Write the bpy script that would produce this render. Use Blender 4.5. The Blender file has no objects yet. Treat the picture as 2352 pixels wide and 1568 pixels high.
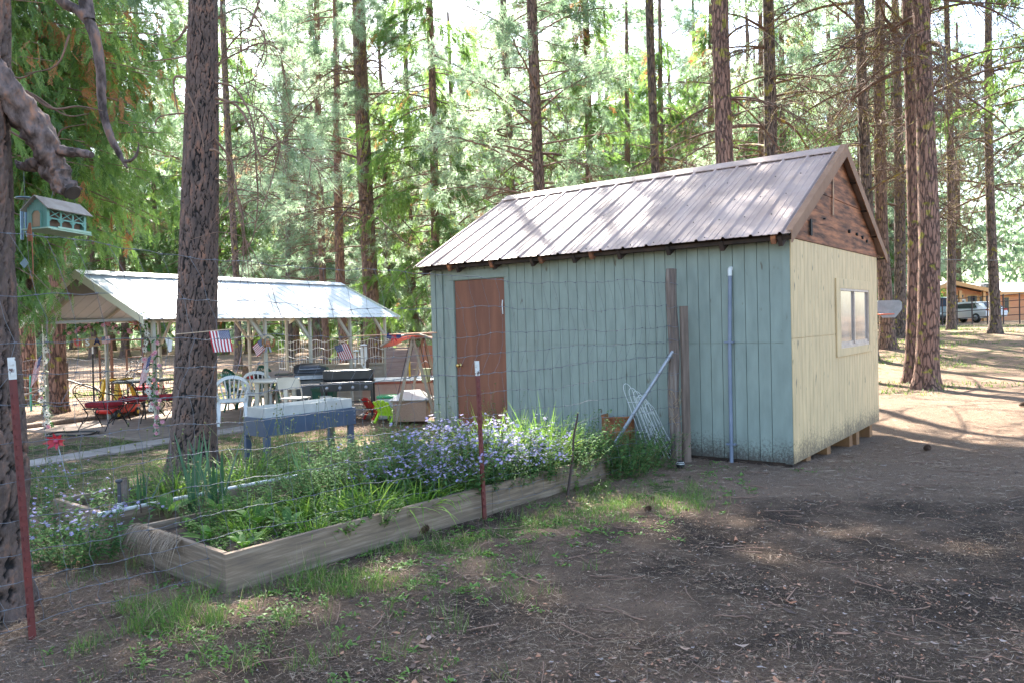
import bpy, math, random
import numpy as np
from mathutils import Vector, Matrix
random.seed(7); rng=np.random.default_rng(7)
PI=math.pi
S=bpy.context.scene; COL=S.collection
# ------------------------------------------------------------------ camera
F=1779.; PITCH=0.022; ROLL=0.0268; EYE=1.6
_f=np.array([0,math.cos(PITCH),-math.sin(PITCH)]); _u0=np.array([0,math.sin(PITCH),math.cos(PITCH)]); _x0=np.array([1.,0,0])
CX=_x0*math.cos(ROLL)-_u0*math.sin(ROLL); CU=_u0*math.cos(ROLL)+_x0*math.sin(ROLL); CF=_f
def ray(px,py): return CF+CX*((px-1176)/F)+CU*((784-py)/F)
def G(px,py,z=0.):
    d=ray(px,py); t=(z-EYE)/d[2]; return np.array([d[0]*t,d[1]*t,z])
def D(px,py,Y):
    d=ray(px,py); t=Y/d[1]; return np.array([d[0]*t,Y,EYE+d[2]*t])
cam=bpy.data.objects.new('camera',bpy.data.cameras.new('camera')); COL.objects.link(cam)
m=Matrix(((CX[0],CU[0],-CF[0],0),(CX[1],CU[1],-CF[1],0),(CX[2],CU[2],-CF[2],EYE),(0,0,0,1)))
cam.matrix_world=m; cam.data.sensor_width=36; cam.data.lens=36*F/2352; cam.data.clip_end=2000; cam.data.clip_start=.05
S.camera=cam
# ------------------------------------------------------------------ world + sun
W=bpy.data.worlds.new('World'); S.world=W; W.use_nodes=True
nt=W.node_tree; nt.nodes.clear()
sky=nt.nodes.new('ShaderNodeTexSky'); sky.sky_type='NISHITA'; sky.sun_disc=False
SEL=math.radians(46); SAZ=math.radians(-11)   # azimuth from +Y, negative = left
sky.sun_elevation=SEL; sky.sun_rotation=SAZ; sky.air_density=1.0; sky.dust_density=1.5; sky.ozone_density=.8
bg=nt.nodes.new('ShaderNodeBackground'); bg.inputs[1].default_value=.10
wo=nt.nodes.new('ShaderNodeOutputWorld'); nt.links.new(sky.outputs[0],bg.inputs[0]); nt.links.new(bg.outputs[0],wo.inputs[0])
sd=bpy.data.lights.new('sun','SUN'); sd.energy=5.0; sd.angle=math.radians(.53); sd.color=(1,.94,.84)
so=bpy.data.objects.new('sun',sd); COL.objects.link(so)
tow=Vector((math.sin(SAZ)*math.cos(SEL),math.cos(SAZ)*math.cos(SEL),math.sin(SEL)))
so.rotation_euler=tow.to_track_quat('Z','Y').to_euler(); so.location=tow*60
S.view_settings.view_transform='Standard'; S.view_settings.look='None'; S.view_settings.exposure=2.8; S.view_settings.gamma=1
S.cycles.max_bounces=6; S.cycles.transparent_max_bounces=4; S.cycles.diffuse_bounces=4; S.cycles.glossy_bounces=2; S.cycles.transmission_bounces=4
# ------------------------------------------------------------------ materials
def _new(name):
    m=bpy.data.materials.new(name); m.use_nodes=True; n=m.node_tree; b=n.nodes['Principled BSDF']; return m,n,b
def mat(name,c1,c2=None,scale=6,stretch=(1,1,1),rough=.75,bump=0,metal=0,c3=None,bscale=None,dist=.01,lo=.35,hi=.65,detail=6):
    m,n,b=_new(name); b.inputs['Roughness'].default_value=rough; b.inputs['Metallic'].default_value=metal
    b.inputs['Base Color'].default_value=(*c1,1)
    tc=n.nodes.new('ShaderNodeTexCoord'); mp=n.nodes.new('ShaderNodeMapping'); mp.inputs['Scale'].default_value=stretch
    n.links.new(tc.outputs['Object'],mp.inputs[0])
    if c2:
        ns=n.nodes.new('ShaderNodeTexNoise'); ns.inputs['Scale'].default_value=scale; ns.inputs['Detail'].default_value=detail; ns.inputs['Roughness'].default_value=.6
        n.links.new(mp.outputs[0],ns.inputs['Vector'])
        r=n.nodes.new('ShaderNodeValToRGB'); r.color_ramp.elements[0].position=lo; r.color_ramp.elements[1].position=hi
        r.color_ramp.elements[0].color=(*c1,1); r.color_ramp.elements[1].color=(*c2,1)
        if c3: e=r.color_ramp.elements.new(.5*(lo+hi)); e.color=(*c3,1)
        n.links.new(ns.outputs['Fac'],r.inputs[0]); n.links.new(r.outputs[0],b.inputs['Base Color'])
    if bump:
        n2=n.nodes.new('ShaderNodeTexNoise'); n2.inputs['Scale'].default_value=bscale or scale*3; n2.inputs['Detail'].default_value=5
        n.links.new(mp.outputs[0],n2.inputs['Vector'])
        bp=n.nodes.new('ShaderNodeBump'); bp.inputs['Strength'].default_value=bump; bp.inputs['Distance'].default_value=dist
        n.links.new(n2.outputs['Fac'],bp.inputs['Height']); n.links.new(bp.outputs[0],b.inputs['Normal'])
    return m
def leafmat(name,stops,trans=.45,rough=.5,tboost=1.0,spec=.5,hue=.49):
    """leaf colour from per-leaf attribute 'var'; diffuse/gloss mixed with translucency"""
    m,n,b=_new(name); b.inputs['Roughness'].default_value=rough; b.inputs['Specular IOR Level'].default_value=spec
    a=n.nodes.new('ShaderNodeAttribute'); a.attribute_name='var'
    r=n.nodes.new('ShaderNodeValToRGB'); el=r.color_ramp.elements
    el[0].position=stops[0][0]; el[0].color=(*stops[0][1],1); el[1].position=stops[-1][0]; el[1].color=(*stops[-1][1],1)
    for p,c in stops[1:-1]: e=el.new(p); e.color=(*c,1)
    n.links.new(a.outputs['Fac'],r.inputs[0]); n.links.new(r.outputs[0],b.inputs['Base Color'])
    t=n.nodes.new('ShaderNodeBsdfTranslucent'); hs=n.nodes.new('ShaderNodeHueSaturation'); hs.inputs['Value'].default_value=tboost; hs.inputs['Hue'].default_value=hue
    n.links.new(r.outputs[0],hs.inputs['Color']); n.links.new(hs.outputs[0],t.inputs[0])
    mx=n.nodes.new('ShaderNodeMixShader'); mx.inputs[0].default_value=trans
    n.links.new(b.outputs[0],mx.inputs[1]); n.links.new(t.outputs[0],mx.inputs[2]); n.links.new(mx.outputs[0],n.nodes['Material Output'].inputs[0])
    return m
def barkmat(name,plate,orange,dark,sc=(15,15,5),bump=1.0,lichen=0.0,dist=.04):
    m,n,b=_new(name); b.inputs['Roughness'].default_value=.9
    tc=n.nodes.new('ShaderNodeTexCoord'); mp=n.nodes.new('ShaderNodeMapping'); mp.inputs['Scale'].default_value=sc
    n0=n.nodes.new('ShaderNodeTexNoise'); n0.inputs['Scale'].default_value=1.6; n0.inputs['Detail'].default_value=6; n0.inputs['Roughness'].default_value=.7
    n.links.new(tc.outputs['Object'],mp.inputs[0]); n.links.new(mp.outputs[0],n0.inputs['Vector'])
    ad=n.nodes.new('ShaderNodeMixRGB'); ad.blend_type='ADD'; ad.inputs[0].default_value=2.6
    n.links.new(mp.outputs[0],ad.inputs[1]); n.links.new(n0.outputs['Color'],ad.inputs[2])
    v=n.nodes.new('ShaderNodeTexVoronoi'); v.feature='DISTANCE_TO_EDGE'; v.inputs['Scale'].default_value=1
    n.links.new(ad.outputs[0],v.inputs['Vector'])
    r=n.nodes.new('ShaderNodeValToRGB'); r.color_ramp.elements[0].position=.0; r.color_ramp.elements[1].position=.11
    r.color_ramp.elements[0].color=(0,0,0,1); r.color_ramp.elements[1].color=(1,1,1,1)
    n.links.new(v.outputs['Distance'],r.inputs[0])
    ns=n.nodes.new('ShaderNodeTexNoise'); ns.inputs['Scale'].default_value=.9; ns.inputs['Detail'].default_value=8; ns.inputs['Roughness'].default_value=.7
    n.links.new(mp.outputs[0],ns.inputs['Vector'])
    r2=n.nodes.new('ShaderNodeValToRGB'); r2.color_ramp.elements[0].position=.42; r2.color_ramp.elements[1].position=.62
    r2.color_ramp.elements[0].color=(*plate,1); r2.color_ramp.elements[1].color=(*orange,1); n.links.new(ns.outputs['Fac'],r2.inputs[0])
    mx=n.nodes.new('ShaderNodeMixRGB'); mx.inputs[1].default_value=(*dark,1); n.links.new(r.outputs[0],mx.inputs[0]); n.links.new(r2.outputs[0],mx.inputs[2])
    out=mx.outputs[0]
    if lichen:
        nl=n.nodes.new('ShaderNodeTexNoise'); nl.inputs['Scale'].default_value=5; nl.inputs['Detail'].default_value=3
        n.links.new(tc.outputs['Object'],nl.inputs['Vector'])
        rl=n.nodes.new('ShaderNodeValToRGB'); rl.color_ramp.elements[0].position=.62-lichen*.1; rl.color_ramp.elements[1].position=.68-lichen*.1
        n.links.new(nl.outputs['Fac'],rl.inputs[0]); m2=n.nodes.new('ShaderNodeMixRGB'); n.links.new(rl.outputs[0],m2.inputs[0]); n.links.new(out,m2.inputs[1]); m2.inputs[2].default_value=(.30,.26,.05,1); out=m2.outputs[0]
    n.links.new(out,b.inputs['Base Color'])
    bp=n.nodes.new('ShaderNodeBump'); bp.inputs['Strength'].default_value=bump; bp.inputs['Distance'].default_value=dist
    sm=n.nodes.new('ShaderNodeMath'); sm.operation='MULTIPLY_ADD'; sm.inputs[1].default_value=.35; n.links.new(ns.outputs['Fac'],sm.inputs[0]); n.links.new(r.outputs[0],sm.inputs[2])
    n.links.new(sm.outputs[0],bp.inputs['Height']); n.links.new(bp.outputs[0],b.inputs['Normal'])
    return m
def platebark(name):
    """bark whose crevice depth comes from mesh attribute var (same relief as the displaced mesh)"""
    m,n,b=_new(name); b.inputs['Roughness'].default_value=.92
    a=n.nodes.new('ShaderNodeAttribute'); a.attribute_name='var'
    tc=n.nodes.new('ShaderNodeTexCoord'); mp=n.nodes.new('ShaderNodeMapping'); mp.inputs['Scale'].default_value=(14,14,5)
    n.links.new(tc.outputs['Object'],mp.inputs[0])
    ns=n.nodes.new('ShaderNodeTexNoise'); ns.inputs['Scale'].default_value=1.0; ns.inputs['Detail'].default_value=8; ns.inputs['Roughness'].default_value=.7
    n.links.new(mp.outputs[0],ns.inputs['Vector'])
    r2=n.nodes.new('ShaderNodeValToRGB'); e=r2.color_ramp.elements; e[0].position=.34; e[1].position=.76
    e[0].color=(.075,.053,.045,1); e[1].color=(.38,.17,.10,1); q=e.new(.55); q.color=(.145,.095,.076,1); n.links.new(ns.outputs['Fac'],r2.inputs[0])
    mx=n.nodes.new('ShaderNodeMixRGB'); mx.inputs[1].default_value=(.012,.009,.008,1); ra=n.nodes.new('ShaderNodeValToRGB'); ra.color_ramp.elements[0].position=.25; ra.color_ramp.elements[1].position=.72; n.links.new(a.outputs['Fac'],ra.inputs[0]); n.links.new(ra.outputs[0],mx.inputs[0]); n.links.new(r2.outputs[0],mx.inputs[2])
    n.links.new(mx.outputs[0],b.inputs['Base Color'])
    n3=n.nodes.new('ShaderNodeTexNoise'); n3.inputs['Scale'].default_value=3.5; n3.inputs['Detail'].default_value=6; n.links.new(mp.outputs[0],n3.inputs['Vector'])
    bp=n.nodes.new('ShaderNodeBump'); bp.inputs['Strength'].default_value=.8; bp.inputs['Distance'].default_value=.02
    n.links.new(n3.outputs['Fac'],bp.inputs['Height']); n.links.new(bp.outputs[0],b.inputs['Normal'])
    return m
# ------------------------------------------------------------------ object helpers
def thing(name,label,cat,loc=(0,0,0),rotz=0,group=None):
    o=bpy.data.objects.new(name,None); COL.objects.link(o); o.location=loc; o.rotation_euler=(0,0,rotz); o.empty_display_size=.2
    o['label']=label; o['category']=cat
    if group: o['group']=group
    return o
def tag(o,label,cat,group=None,kind=None):
    if label: o['label']=label
    if cat: o['category']=cat
    if group: o['group']=group
    if kind: o['kind']=kind
    return o
def link(name,me,mt,parent=None,loc=None,rotz=None):
    o=bpy.data.objects.new(name,me); COL.objects.link(o)
    if mt is not None and len(me.materials)==0:
        for q in (mt if isinstance(mt,(list,tuple)) else [mt]): me.materials.append(q)
    if parent: o.parent=parent
    if loc is not None: o.location=loc
    if rotz is not None: o.rotation_euler=(0,0,rotz)
    return o
def dup(root,loc,rotz,label,group=None,scale=None):
    r=root.copy(); COL.objects.link(r); r.location=loc; r.rotation_euler=(0,0,rotz); r['label']=label
    if group: r['group']=group
    if scale: r.scale=(scale,)*3 if not isinstance(scale,tuple) else scale
    for ch in list(root.children):
        c=ch.copy(); COL.objects.link(c); c.parent=r
        for g in ch.children:
            d=g.copy(); COL.objects.link(d); d.parent=c
    return r
def V3(a): return Vector((float(a[0]),float(a[1]),float(a[2])))
class MB:
    """collects simple shapes, then links them as ONE mesh"""
    def __init__(s): s.v=[]; s.f=[]; s.m=[]; s.sm=[]
    def add(s,vs,fs,mi=0,smooth=False):
        k=len(s.v); s.v+= [tuple(map(float,q)) for q in vs]
        for f in fs: s.f.append([i+k for i in f]); s.m.append(mi); s.sm.append(smooth)
    def box(s,a,b,mi=0,R=None,c=None):
        a=np.minimum(a,b).astype(float) if False else a
        x0,y0,z0=a; x1,y1,z1=b
        vs=[(x,y,z) for z in (z0,z1) for y in (y0,y1) for x in (x0,x1)]
        if R is not None:
            c=Vector(c or (0,0,0)); vs=[tuple(R@(Vector(q)-c)+c) for q in vs]
        s.add(vs,[(0,2,3,1),(4,5,7,6),(0,1,5,4),(2,6,7,3),(0,4,6,2),(1,3,7,5)],mi)
    def bar(s,p,q,w,h,mi=0,up=(0,0,1)):
        p=V3(p);q=V3(q);d=(q-p); L=d.length; d.normalize(); u=Vector(up)
        if abs(d.dot(u))>.98: u=Vector((0,1,0))
        x=d.cross(u).normalized(); u=x.cross(d).normalized()
        vs=[]
        for P in (p,q):
            for a,b in ((-1,-1),(1,-1),(1,1),(-1,1)): vs.append(P+x*a*w/2+u*b*h/2)
        s.add(vs,[(0,1,2,3),(7,6,5,4),(0,4,5,1),(1,5,6,2),(2,6,7,3),(3,7,4,0)],mi)
    def tube(s,pts,r,n=8,mi=0,cap=True):
        pts=[V3(p) for p in pts]; k=len(pts)
        rs=r if isinstance(r,(list,tuple,np.ndarray)) else [r]*k
        vs=[];x=None
        for i,p in enumerate(pts):
            t=(pts[min(i+1,k-1)]-pts[max(i-1,0)])
            if t.length<1e-9: t=Vector((0,0,1))
            t.normalize()
            if x is None:
                a=Vector((0,0,1)) if abs(t.z)<.9 else Vector((1,0,0)); x=t.cross(a).normalized()
            else:
                x=(x-t*x.dot(t)); x.normalize()
            y=t.cross(x)
            for j in range(n):
                a=2*PI*j/n; vs.append(p+(x*math.cos(a)+y*math.sin(a))*rs[i])
        fs=[(i*n+j,i*n+(j+1)%n,(i+1)*n+(j+1)%n,(i+1)*n+j) for i in range(k-1) for j in range(n)]
        s.add(vs,fs,mi,True)
        if cap:
            s.add(vs[:n],[tuple(range(n))[::-1]],mi); s.add(vs[-n:],[tuple(range(n))],mi)
    def lathe(s,prof,n=20,c=(0,0,0),mi=0,axis='z',sy=1):
        vs=[]
        for r,z in prof:
            for j in range(n):
                a=2*PI*j/n; q=(r*math.cos(a),r*math.sin(a)*sy,z)
                if axis=='y': q=(q[0],q[2],q[1])
                if axis=='x': q=(q[2],q[1],q[0])
                vs.append((q[0]+c[0],q[1]+c[1],q[2]+c[2]))
        k=len(prof)
        s.add(vs,[(i*n+j,i*n+(j+1)%n,(i+1)*n+(j+1)%n,(i+1)*n+j) for i in range(k-1) for j in range(n)],mi,True)
        for q,o in ((0,1),(k-1,-1)):
            if prof[q][0]>1e-4: s.add(vs[q*n:(q+1)*n],[tuple(range(n))[::-1]],mi)
    def poly(s,pts,th,mi=0,nrm=None):
        """flat polygon given thickness along normal"""
        P=[V3(p) for p in pts]; N=Vector(nrm) if nrm else (P[1]-P[0]).cross(P[2]-P[0]).normalized()
        n=len(P); vs=P+[p+N*th for p in P]
        s.add(vs,[tuple(range(n))[::-1],tuple(range(n,2*n))]+[(i,(i+1)%n,(i+1)%n+n,i+n) for i in range(n)],mi)
    def build(s,name,mt,parent=None,bevel=0,loc=None,rotz=None):
        me=bpy.data.meshes.new(name); me.from_pydata(s.v,[],s.f); 
        ml=mt if isinstance(mt,(list,tuple)) else [mt]
        for q in ml: me.materials.append(q)
        me.polygons.foreach_set('material_index',s.m); me.polygons.foreach_set('use_smooth',s.sm); me.update()
        o=link(name,me,None,parent,loc,rotz)
        if bevel:
            b=o.modifiers.new('bevel','BEVEL'); b.width=bevel; b.segments=2; b.limit_method='ANGLE'
        return o
class TM:
    """numpy triangle soup with a per-vertex attribute var"""
    def __init__(s): s.V=[];s.T=[];s.A=[];s.k=0
    def add(s,V,T,var):
        """V (n,k,3) T (m,3) var (n,)"""
        n,k,_=V.shape; s.V.append(V.reshape(-1,3)); s.T.append((T[None]+(np.arange(n)*k)[:,None,None]+s.k).reshape(-1,3))
        s.A.append(np.repeat(var,k) if var.ndim==1 else var.reshape(-1)); s.k+=n*k
    def arr(s): return np.concatenate(s.V),np.concatenate(s.T),np.concatenate(s.A)
    def merge(s,V,T,A): s.V.append(V);s.T.append(T+s.k);s.A.append(A);s.k+=len(V)
    def mesh(s,name,smooth=False):
        V,T,A=s.arr(); me=bpy.data.meshes.new(name); me.vertices.add(len(V)); me.loops.add(T.size); me.polygons.add(len(T))
        me.vertices.foreach_set('co',V.astype(np.float32).ravel()); me.loops.foreach_set('vertex_index',T.astype(np.int32).ravel())
        me.polygons.foreach_set('loop_start',np.arange(0,T.size,3,dtype=np.int32))
        if smooth: me.polygons.foreach_set('use_smooth',np.ones(len(T),bool))
        at=me.attributes.new('var','FLOAT','POINT'); at.data.foreach_set('value',A.astype(np.float32)); me.update(); me.validate(); return me
    def build(s,name,mt,parent=None,smooth=False,loc=None,rotz=None): return link(name,s.mesh(name,smooth),mt,parent,loc,rotz)
def nrm(a): return a/np.maximum(np.linalg.norm(a,axis=-1,keepdims=True),1e-9)
def blades(tm,base,d,L,w,droop,seg=3,var=None,shape='grass',side=None):
    """n curved strip blades. base(n,3) d(n,3) unit start direction, L,w,droop arrays"""
    n=len(base); L=np.broadcast_to(L,n).astype(float); w=np.broadcast_to(w,n).astype(float); droop=np.broadcast_to(droop,n).astype(float)
    up=np.array([0,0,1.])
    if side is None:
        sd=nrm(np.cross(d,up)+rng.normal(0,.25,(n,3)))
    else: sd=side
    t=np.linspace(0,1,seg+1)
    P=base[:,None]+d[:,None]*(L[:,None]*t)[...,None]
    P[...,2]-= droop[:,None]*L[:,None]*t**2
    if shape=='grass': ww=(1-t**1.6)*1.0+.02
    elif shape=='leaf': ww=np.sin(np.clip(t*.93+.07,0,1)*PI)**.7*1.0+.03
    elif shape=='needle': ww=1-.8*t
    off=sd[:,None]*(w[:,None]*ww)[...,None]*.5
    V=np.stack([P-off,P+off],2).reshape(n,-1,3)
    T=[]
    for i in range(seg): a=2*i; T+=[(a,a+1,a+3),(a,a+3,a+2)]
    tm.add(V,np.array(T),var if var is not None else rng.random(n))
def rdirs(n,zmin=-1,zmax=1):
    z=rng.uniform(zmin,zmax,n); a=rng.uniform(0,2*PI,n); r=np.sqrt(1-z*z); return np.stack([r*np.cos(a),r*np.sin(a),z],1)
def ttube(tm,pts,r,n=4,var=0.5):
    """light numpy tube into TM"""
    P=np.asarray(pts,float); k=len(P); r=np.broadcast_to(r,k)
    t=nrm(np.gradient(P,axis=0)); a=np.array([0,0,1.]) if abs(t[0,2])<.9 else np.array([1.,0,0])
    x=nrm(np.cross(t,a)); y=np.cross(t,x)
    an=np.arange(n)*2*PI/n
    V=P[:,None]+(x[:,None]*np.cos(an)[None,:,None]+y[:,None]*np.sin(an)[None,:,None])*r[:,None,None]
    T=[]
    for i in range(k-1):
        for j in range(n):
            q=(j+1)%n; T+=[(i*n+j,i*n+q,(i+1)*n+q),(i*n+j,(i+1)*n+q,(i+1)*n+j)]
    tm.merge(V.reshape(-1,3),np.array(T),np.full(k*n,var))
def smooth01(x): x=np.clip(x,0,1); return x*x*(3-2*x)
def spline(ctrl,n=16):
    """Catmull-Rom through control points"""
    C=np.asarray(ctrl,float); C=np.vstack([2*C[0]-C[1],C,2*C[-1]-C[-2]]); out=[]
    for i in range(1,len(C)-2):
        for t in np.linspace(0,1,n,endpoint=False):
            out.append(.5*((2*C[i])+(C[i+1]-C[i-1])*t+(2*C[i-1]-5*C[i]+4*C[i+1]-C[i+2])*t*t+(3*C[i]-C[i-1]-3*C[i+1]+C[i+2])*t**3))
    out.append(C[-2]); return np.array(out)
def vnoise(x,y,seed=0):
    """cheap smooth value noise"""
    def h(i,j): return np.modf(np.abs(np.sin(i*127.1+j*311.7+seed*17.3)*43758.5453))[0]
    xi=np.floor(x);yi=np.floor(y);fx=smooth01(x-xi);fy=smooth01(y-yi)
    return (h(xi,yi)*(1-fx)+h(xi+1,yi)*fx)*(1-fy)+(h(xi,yi+1)*(1-fx)+h(xi+1,yi+1)*fx)*fy
def gh(x,y):
    """terrain height"""
    x=np.asarray(x,float);y=np.asarray(y,float)
    h=.85*smooth01((y-17)/16)*smooth01((x-1.5)/7)
    u=(x-2.956)*.7981-(y-8.192)*.6025; v=(x-2.956)*.6025+(y-8.192)*.7981
    h=h-.15*smooth01(v/3.)*smooth01((6.5-v)/2.)*smooth01((u+1.4)/.9)*smooth01((3.2-u)/2.2)
    h=h+.03*(vnoise(x*1.3,y*1.3,3)-.5)+.018*(vnoise(x*4,y*4,5)-.5)+.008*(vnoise(x*11,y*11,6)-.5)
    return h
# ------------------------------------------------------------------ palette
M={}
M['teal']=None
# ================================================================== GROUND
def groundmat():
    m,n,b=_new('forest floor'); b.inputs['Roughness'].default_value=.95; b.inputs['Specular IOR Level'].default_value=.2
    tc=n.nodes.new('ShaderNodeTexCoord')
    def noise(s,d=6,st=(1,1,1),rg=.6):
        mp=n.nodes.new('ShaderNodeMapping'); mp.inputs['Scale'].default_value=st; n.links.new(tc.outputs['Object'],mp.inputs[0])
        q=n.nodes.new('ShaderNodeTexNoise'); q.inputs['Scale'].default_value=s; q.inputs['Detail'].default_value=d; q.inputs['Roughness'].default_value=rg; n.links.new(mp.outputs[0],q.inputs['Vector']); return q.outputs['Fac']
    def ramp(f,a,ca,c,cb):
        r=n.nodes.new('ShaderNodeValToRGB'); e=r.color_ramp.elements; e[0].position=a;e[1].position=c;e[0].color=(*ca,1);e[1].color=(*cb,1); n.links.new(f,r.inputs[0]); return r.outputs[0]
    def mix(f,a,c):
        x=n.nodes.new('ShaderNodeMixRGB'); n.links.new(f,x.inputs[0]); n.links.new(a,x.inputs[1]); n.links.new(c,x.inputs[2]); return x.outputs[0]
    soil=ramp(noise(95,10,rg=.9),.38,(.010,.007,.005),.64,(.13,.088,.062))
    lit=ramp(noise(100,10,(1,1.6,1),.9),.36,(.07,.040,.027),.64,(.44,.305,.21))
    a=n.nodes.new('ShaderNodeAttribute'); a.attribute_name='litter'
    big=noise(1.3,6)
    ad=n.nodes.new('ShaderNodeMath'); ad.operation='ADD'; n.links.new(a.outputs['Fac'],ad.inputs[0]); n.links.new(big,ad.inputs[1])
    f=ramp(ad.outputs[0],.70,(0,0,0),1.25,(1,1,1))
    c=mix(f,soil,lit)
    g=n.nodes.new('ShaderNodeAttribute'); g.attribute_name='green'
    gn=noise(3.5,7,rg=.7); ag=n.nodes.new('ShaderNodeMath'); ag.operation='ADD'; n.links.new(g.outputs['Fac'],ag.inputs[0]); n.links.new(gn,ag.inputs[1])
    gf=ramp(ag.outputs[0],.95,(0,0,0),1.2,(1,1,1))
    gc=ramp(noise(40,5),.35,(.035,.05,.015),.65,(.11,.14,.045))
    c=mix(gf,c,gc); n.links.new(c,b.inputs['Base Color'])
    bp=n.nodes.new('ShaderNodeBump'); bp.inputs['Strength'].default_value=1; bp.inputs['Distance'].default_value=.05
    n.links.new(noise(52,10,rg=.8),bp.inputs['Height']); n.links.new(bp.outputs[0],b.inputs['Normal'])
    return m
def axis(lo,hi,near,step,grow):
    a=[0.]; s=step
    while a[-1]<hi:
        if a[-1]>near: s*=grow
        a.append(a[-1]+s)
    b=[0.]; s=step
    while b[-1]>lo:
        if b[-1]<-near: s*=grow
        b.append(b[-1]-s)
    return np.array(b[:0:-1]+a)
gx=axis(-400,400,8,.1,1.09); gy=axis(-30,600,14,.1,1.06)
X,Y=np.meshgrid(gx,gy,indexing='ij'); Z=gh(X,Y)
far=smooth01((np.hypot(X,Y)-60)/60); Z=Z*(1-far)+far*.6
nx,ny=X.shape
me=bpy.data.meshes.new('ground'); idx=np.arange(nx*ny).reshape(nx,ny)
Q=np.stack([idx[:-1,:-1],idx[1:,:-1],idx[1:,1:],idx[:-1,1:]],-1).reshape(-1,4)
me.vertices.add(nx*ny); me.loops.add(Q.size); me.polygons.add(len(Q))
me.vertices.foreach_set('co',np.stack([X,Y,Z],-1).astype(np.float32).ravel()); me.loops.foreach_set('vertex_index',Q.astype(np.int32).ravel())
me.polygons.foreach_set('loop_start',np.arange(0,Q.size,4,dtype=np.int32)); me.polygons.foreach_set('use_smooth',np.ones(len(Q),bool))
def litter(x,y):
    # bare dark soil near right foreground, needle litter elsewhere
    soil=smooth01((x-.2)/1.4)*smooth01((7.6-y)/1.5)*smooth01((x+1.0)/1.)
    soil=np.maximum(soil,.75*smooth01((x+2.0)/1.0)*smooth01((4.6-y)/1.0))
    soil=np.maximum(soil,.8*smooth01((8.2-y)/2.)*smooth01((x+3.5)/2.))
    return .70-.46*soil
def green(x,y):
    lawn=smooth01((-1.2-x)/1.5)*smooth01((y-6.2)/.8)*smooth01((12.3-y)/.8)
    right=smooth01((x-7)/3)*smooth01((y-16)/4)*.42
    back=smooth01((-3-x)/3)*smooth01((y-15)/3)*.35
    strip=.5*np.exp(-((y-(6.75+.95*(x-.8)))/.5)**2)*smooth01((x+2)/1.)*smooth01((2.2-x)/.6)
    return np.maximum.reduce([lawn*.5,right,back,strip])
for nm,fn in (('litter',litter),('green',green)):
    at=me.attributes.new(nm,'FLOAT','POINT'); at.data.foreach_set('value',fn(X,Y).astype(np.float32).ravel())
me.update(); go=link('ground',me,groundmat()); tag(go,None,None,kind='structure')

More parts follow.
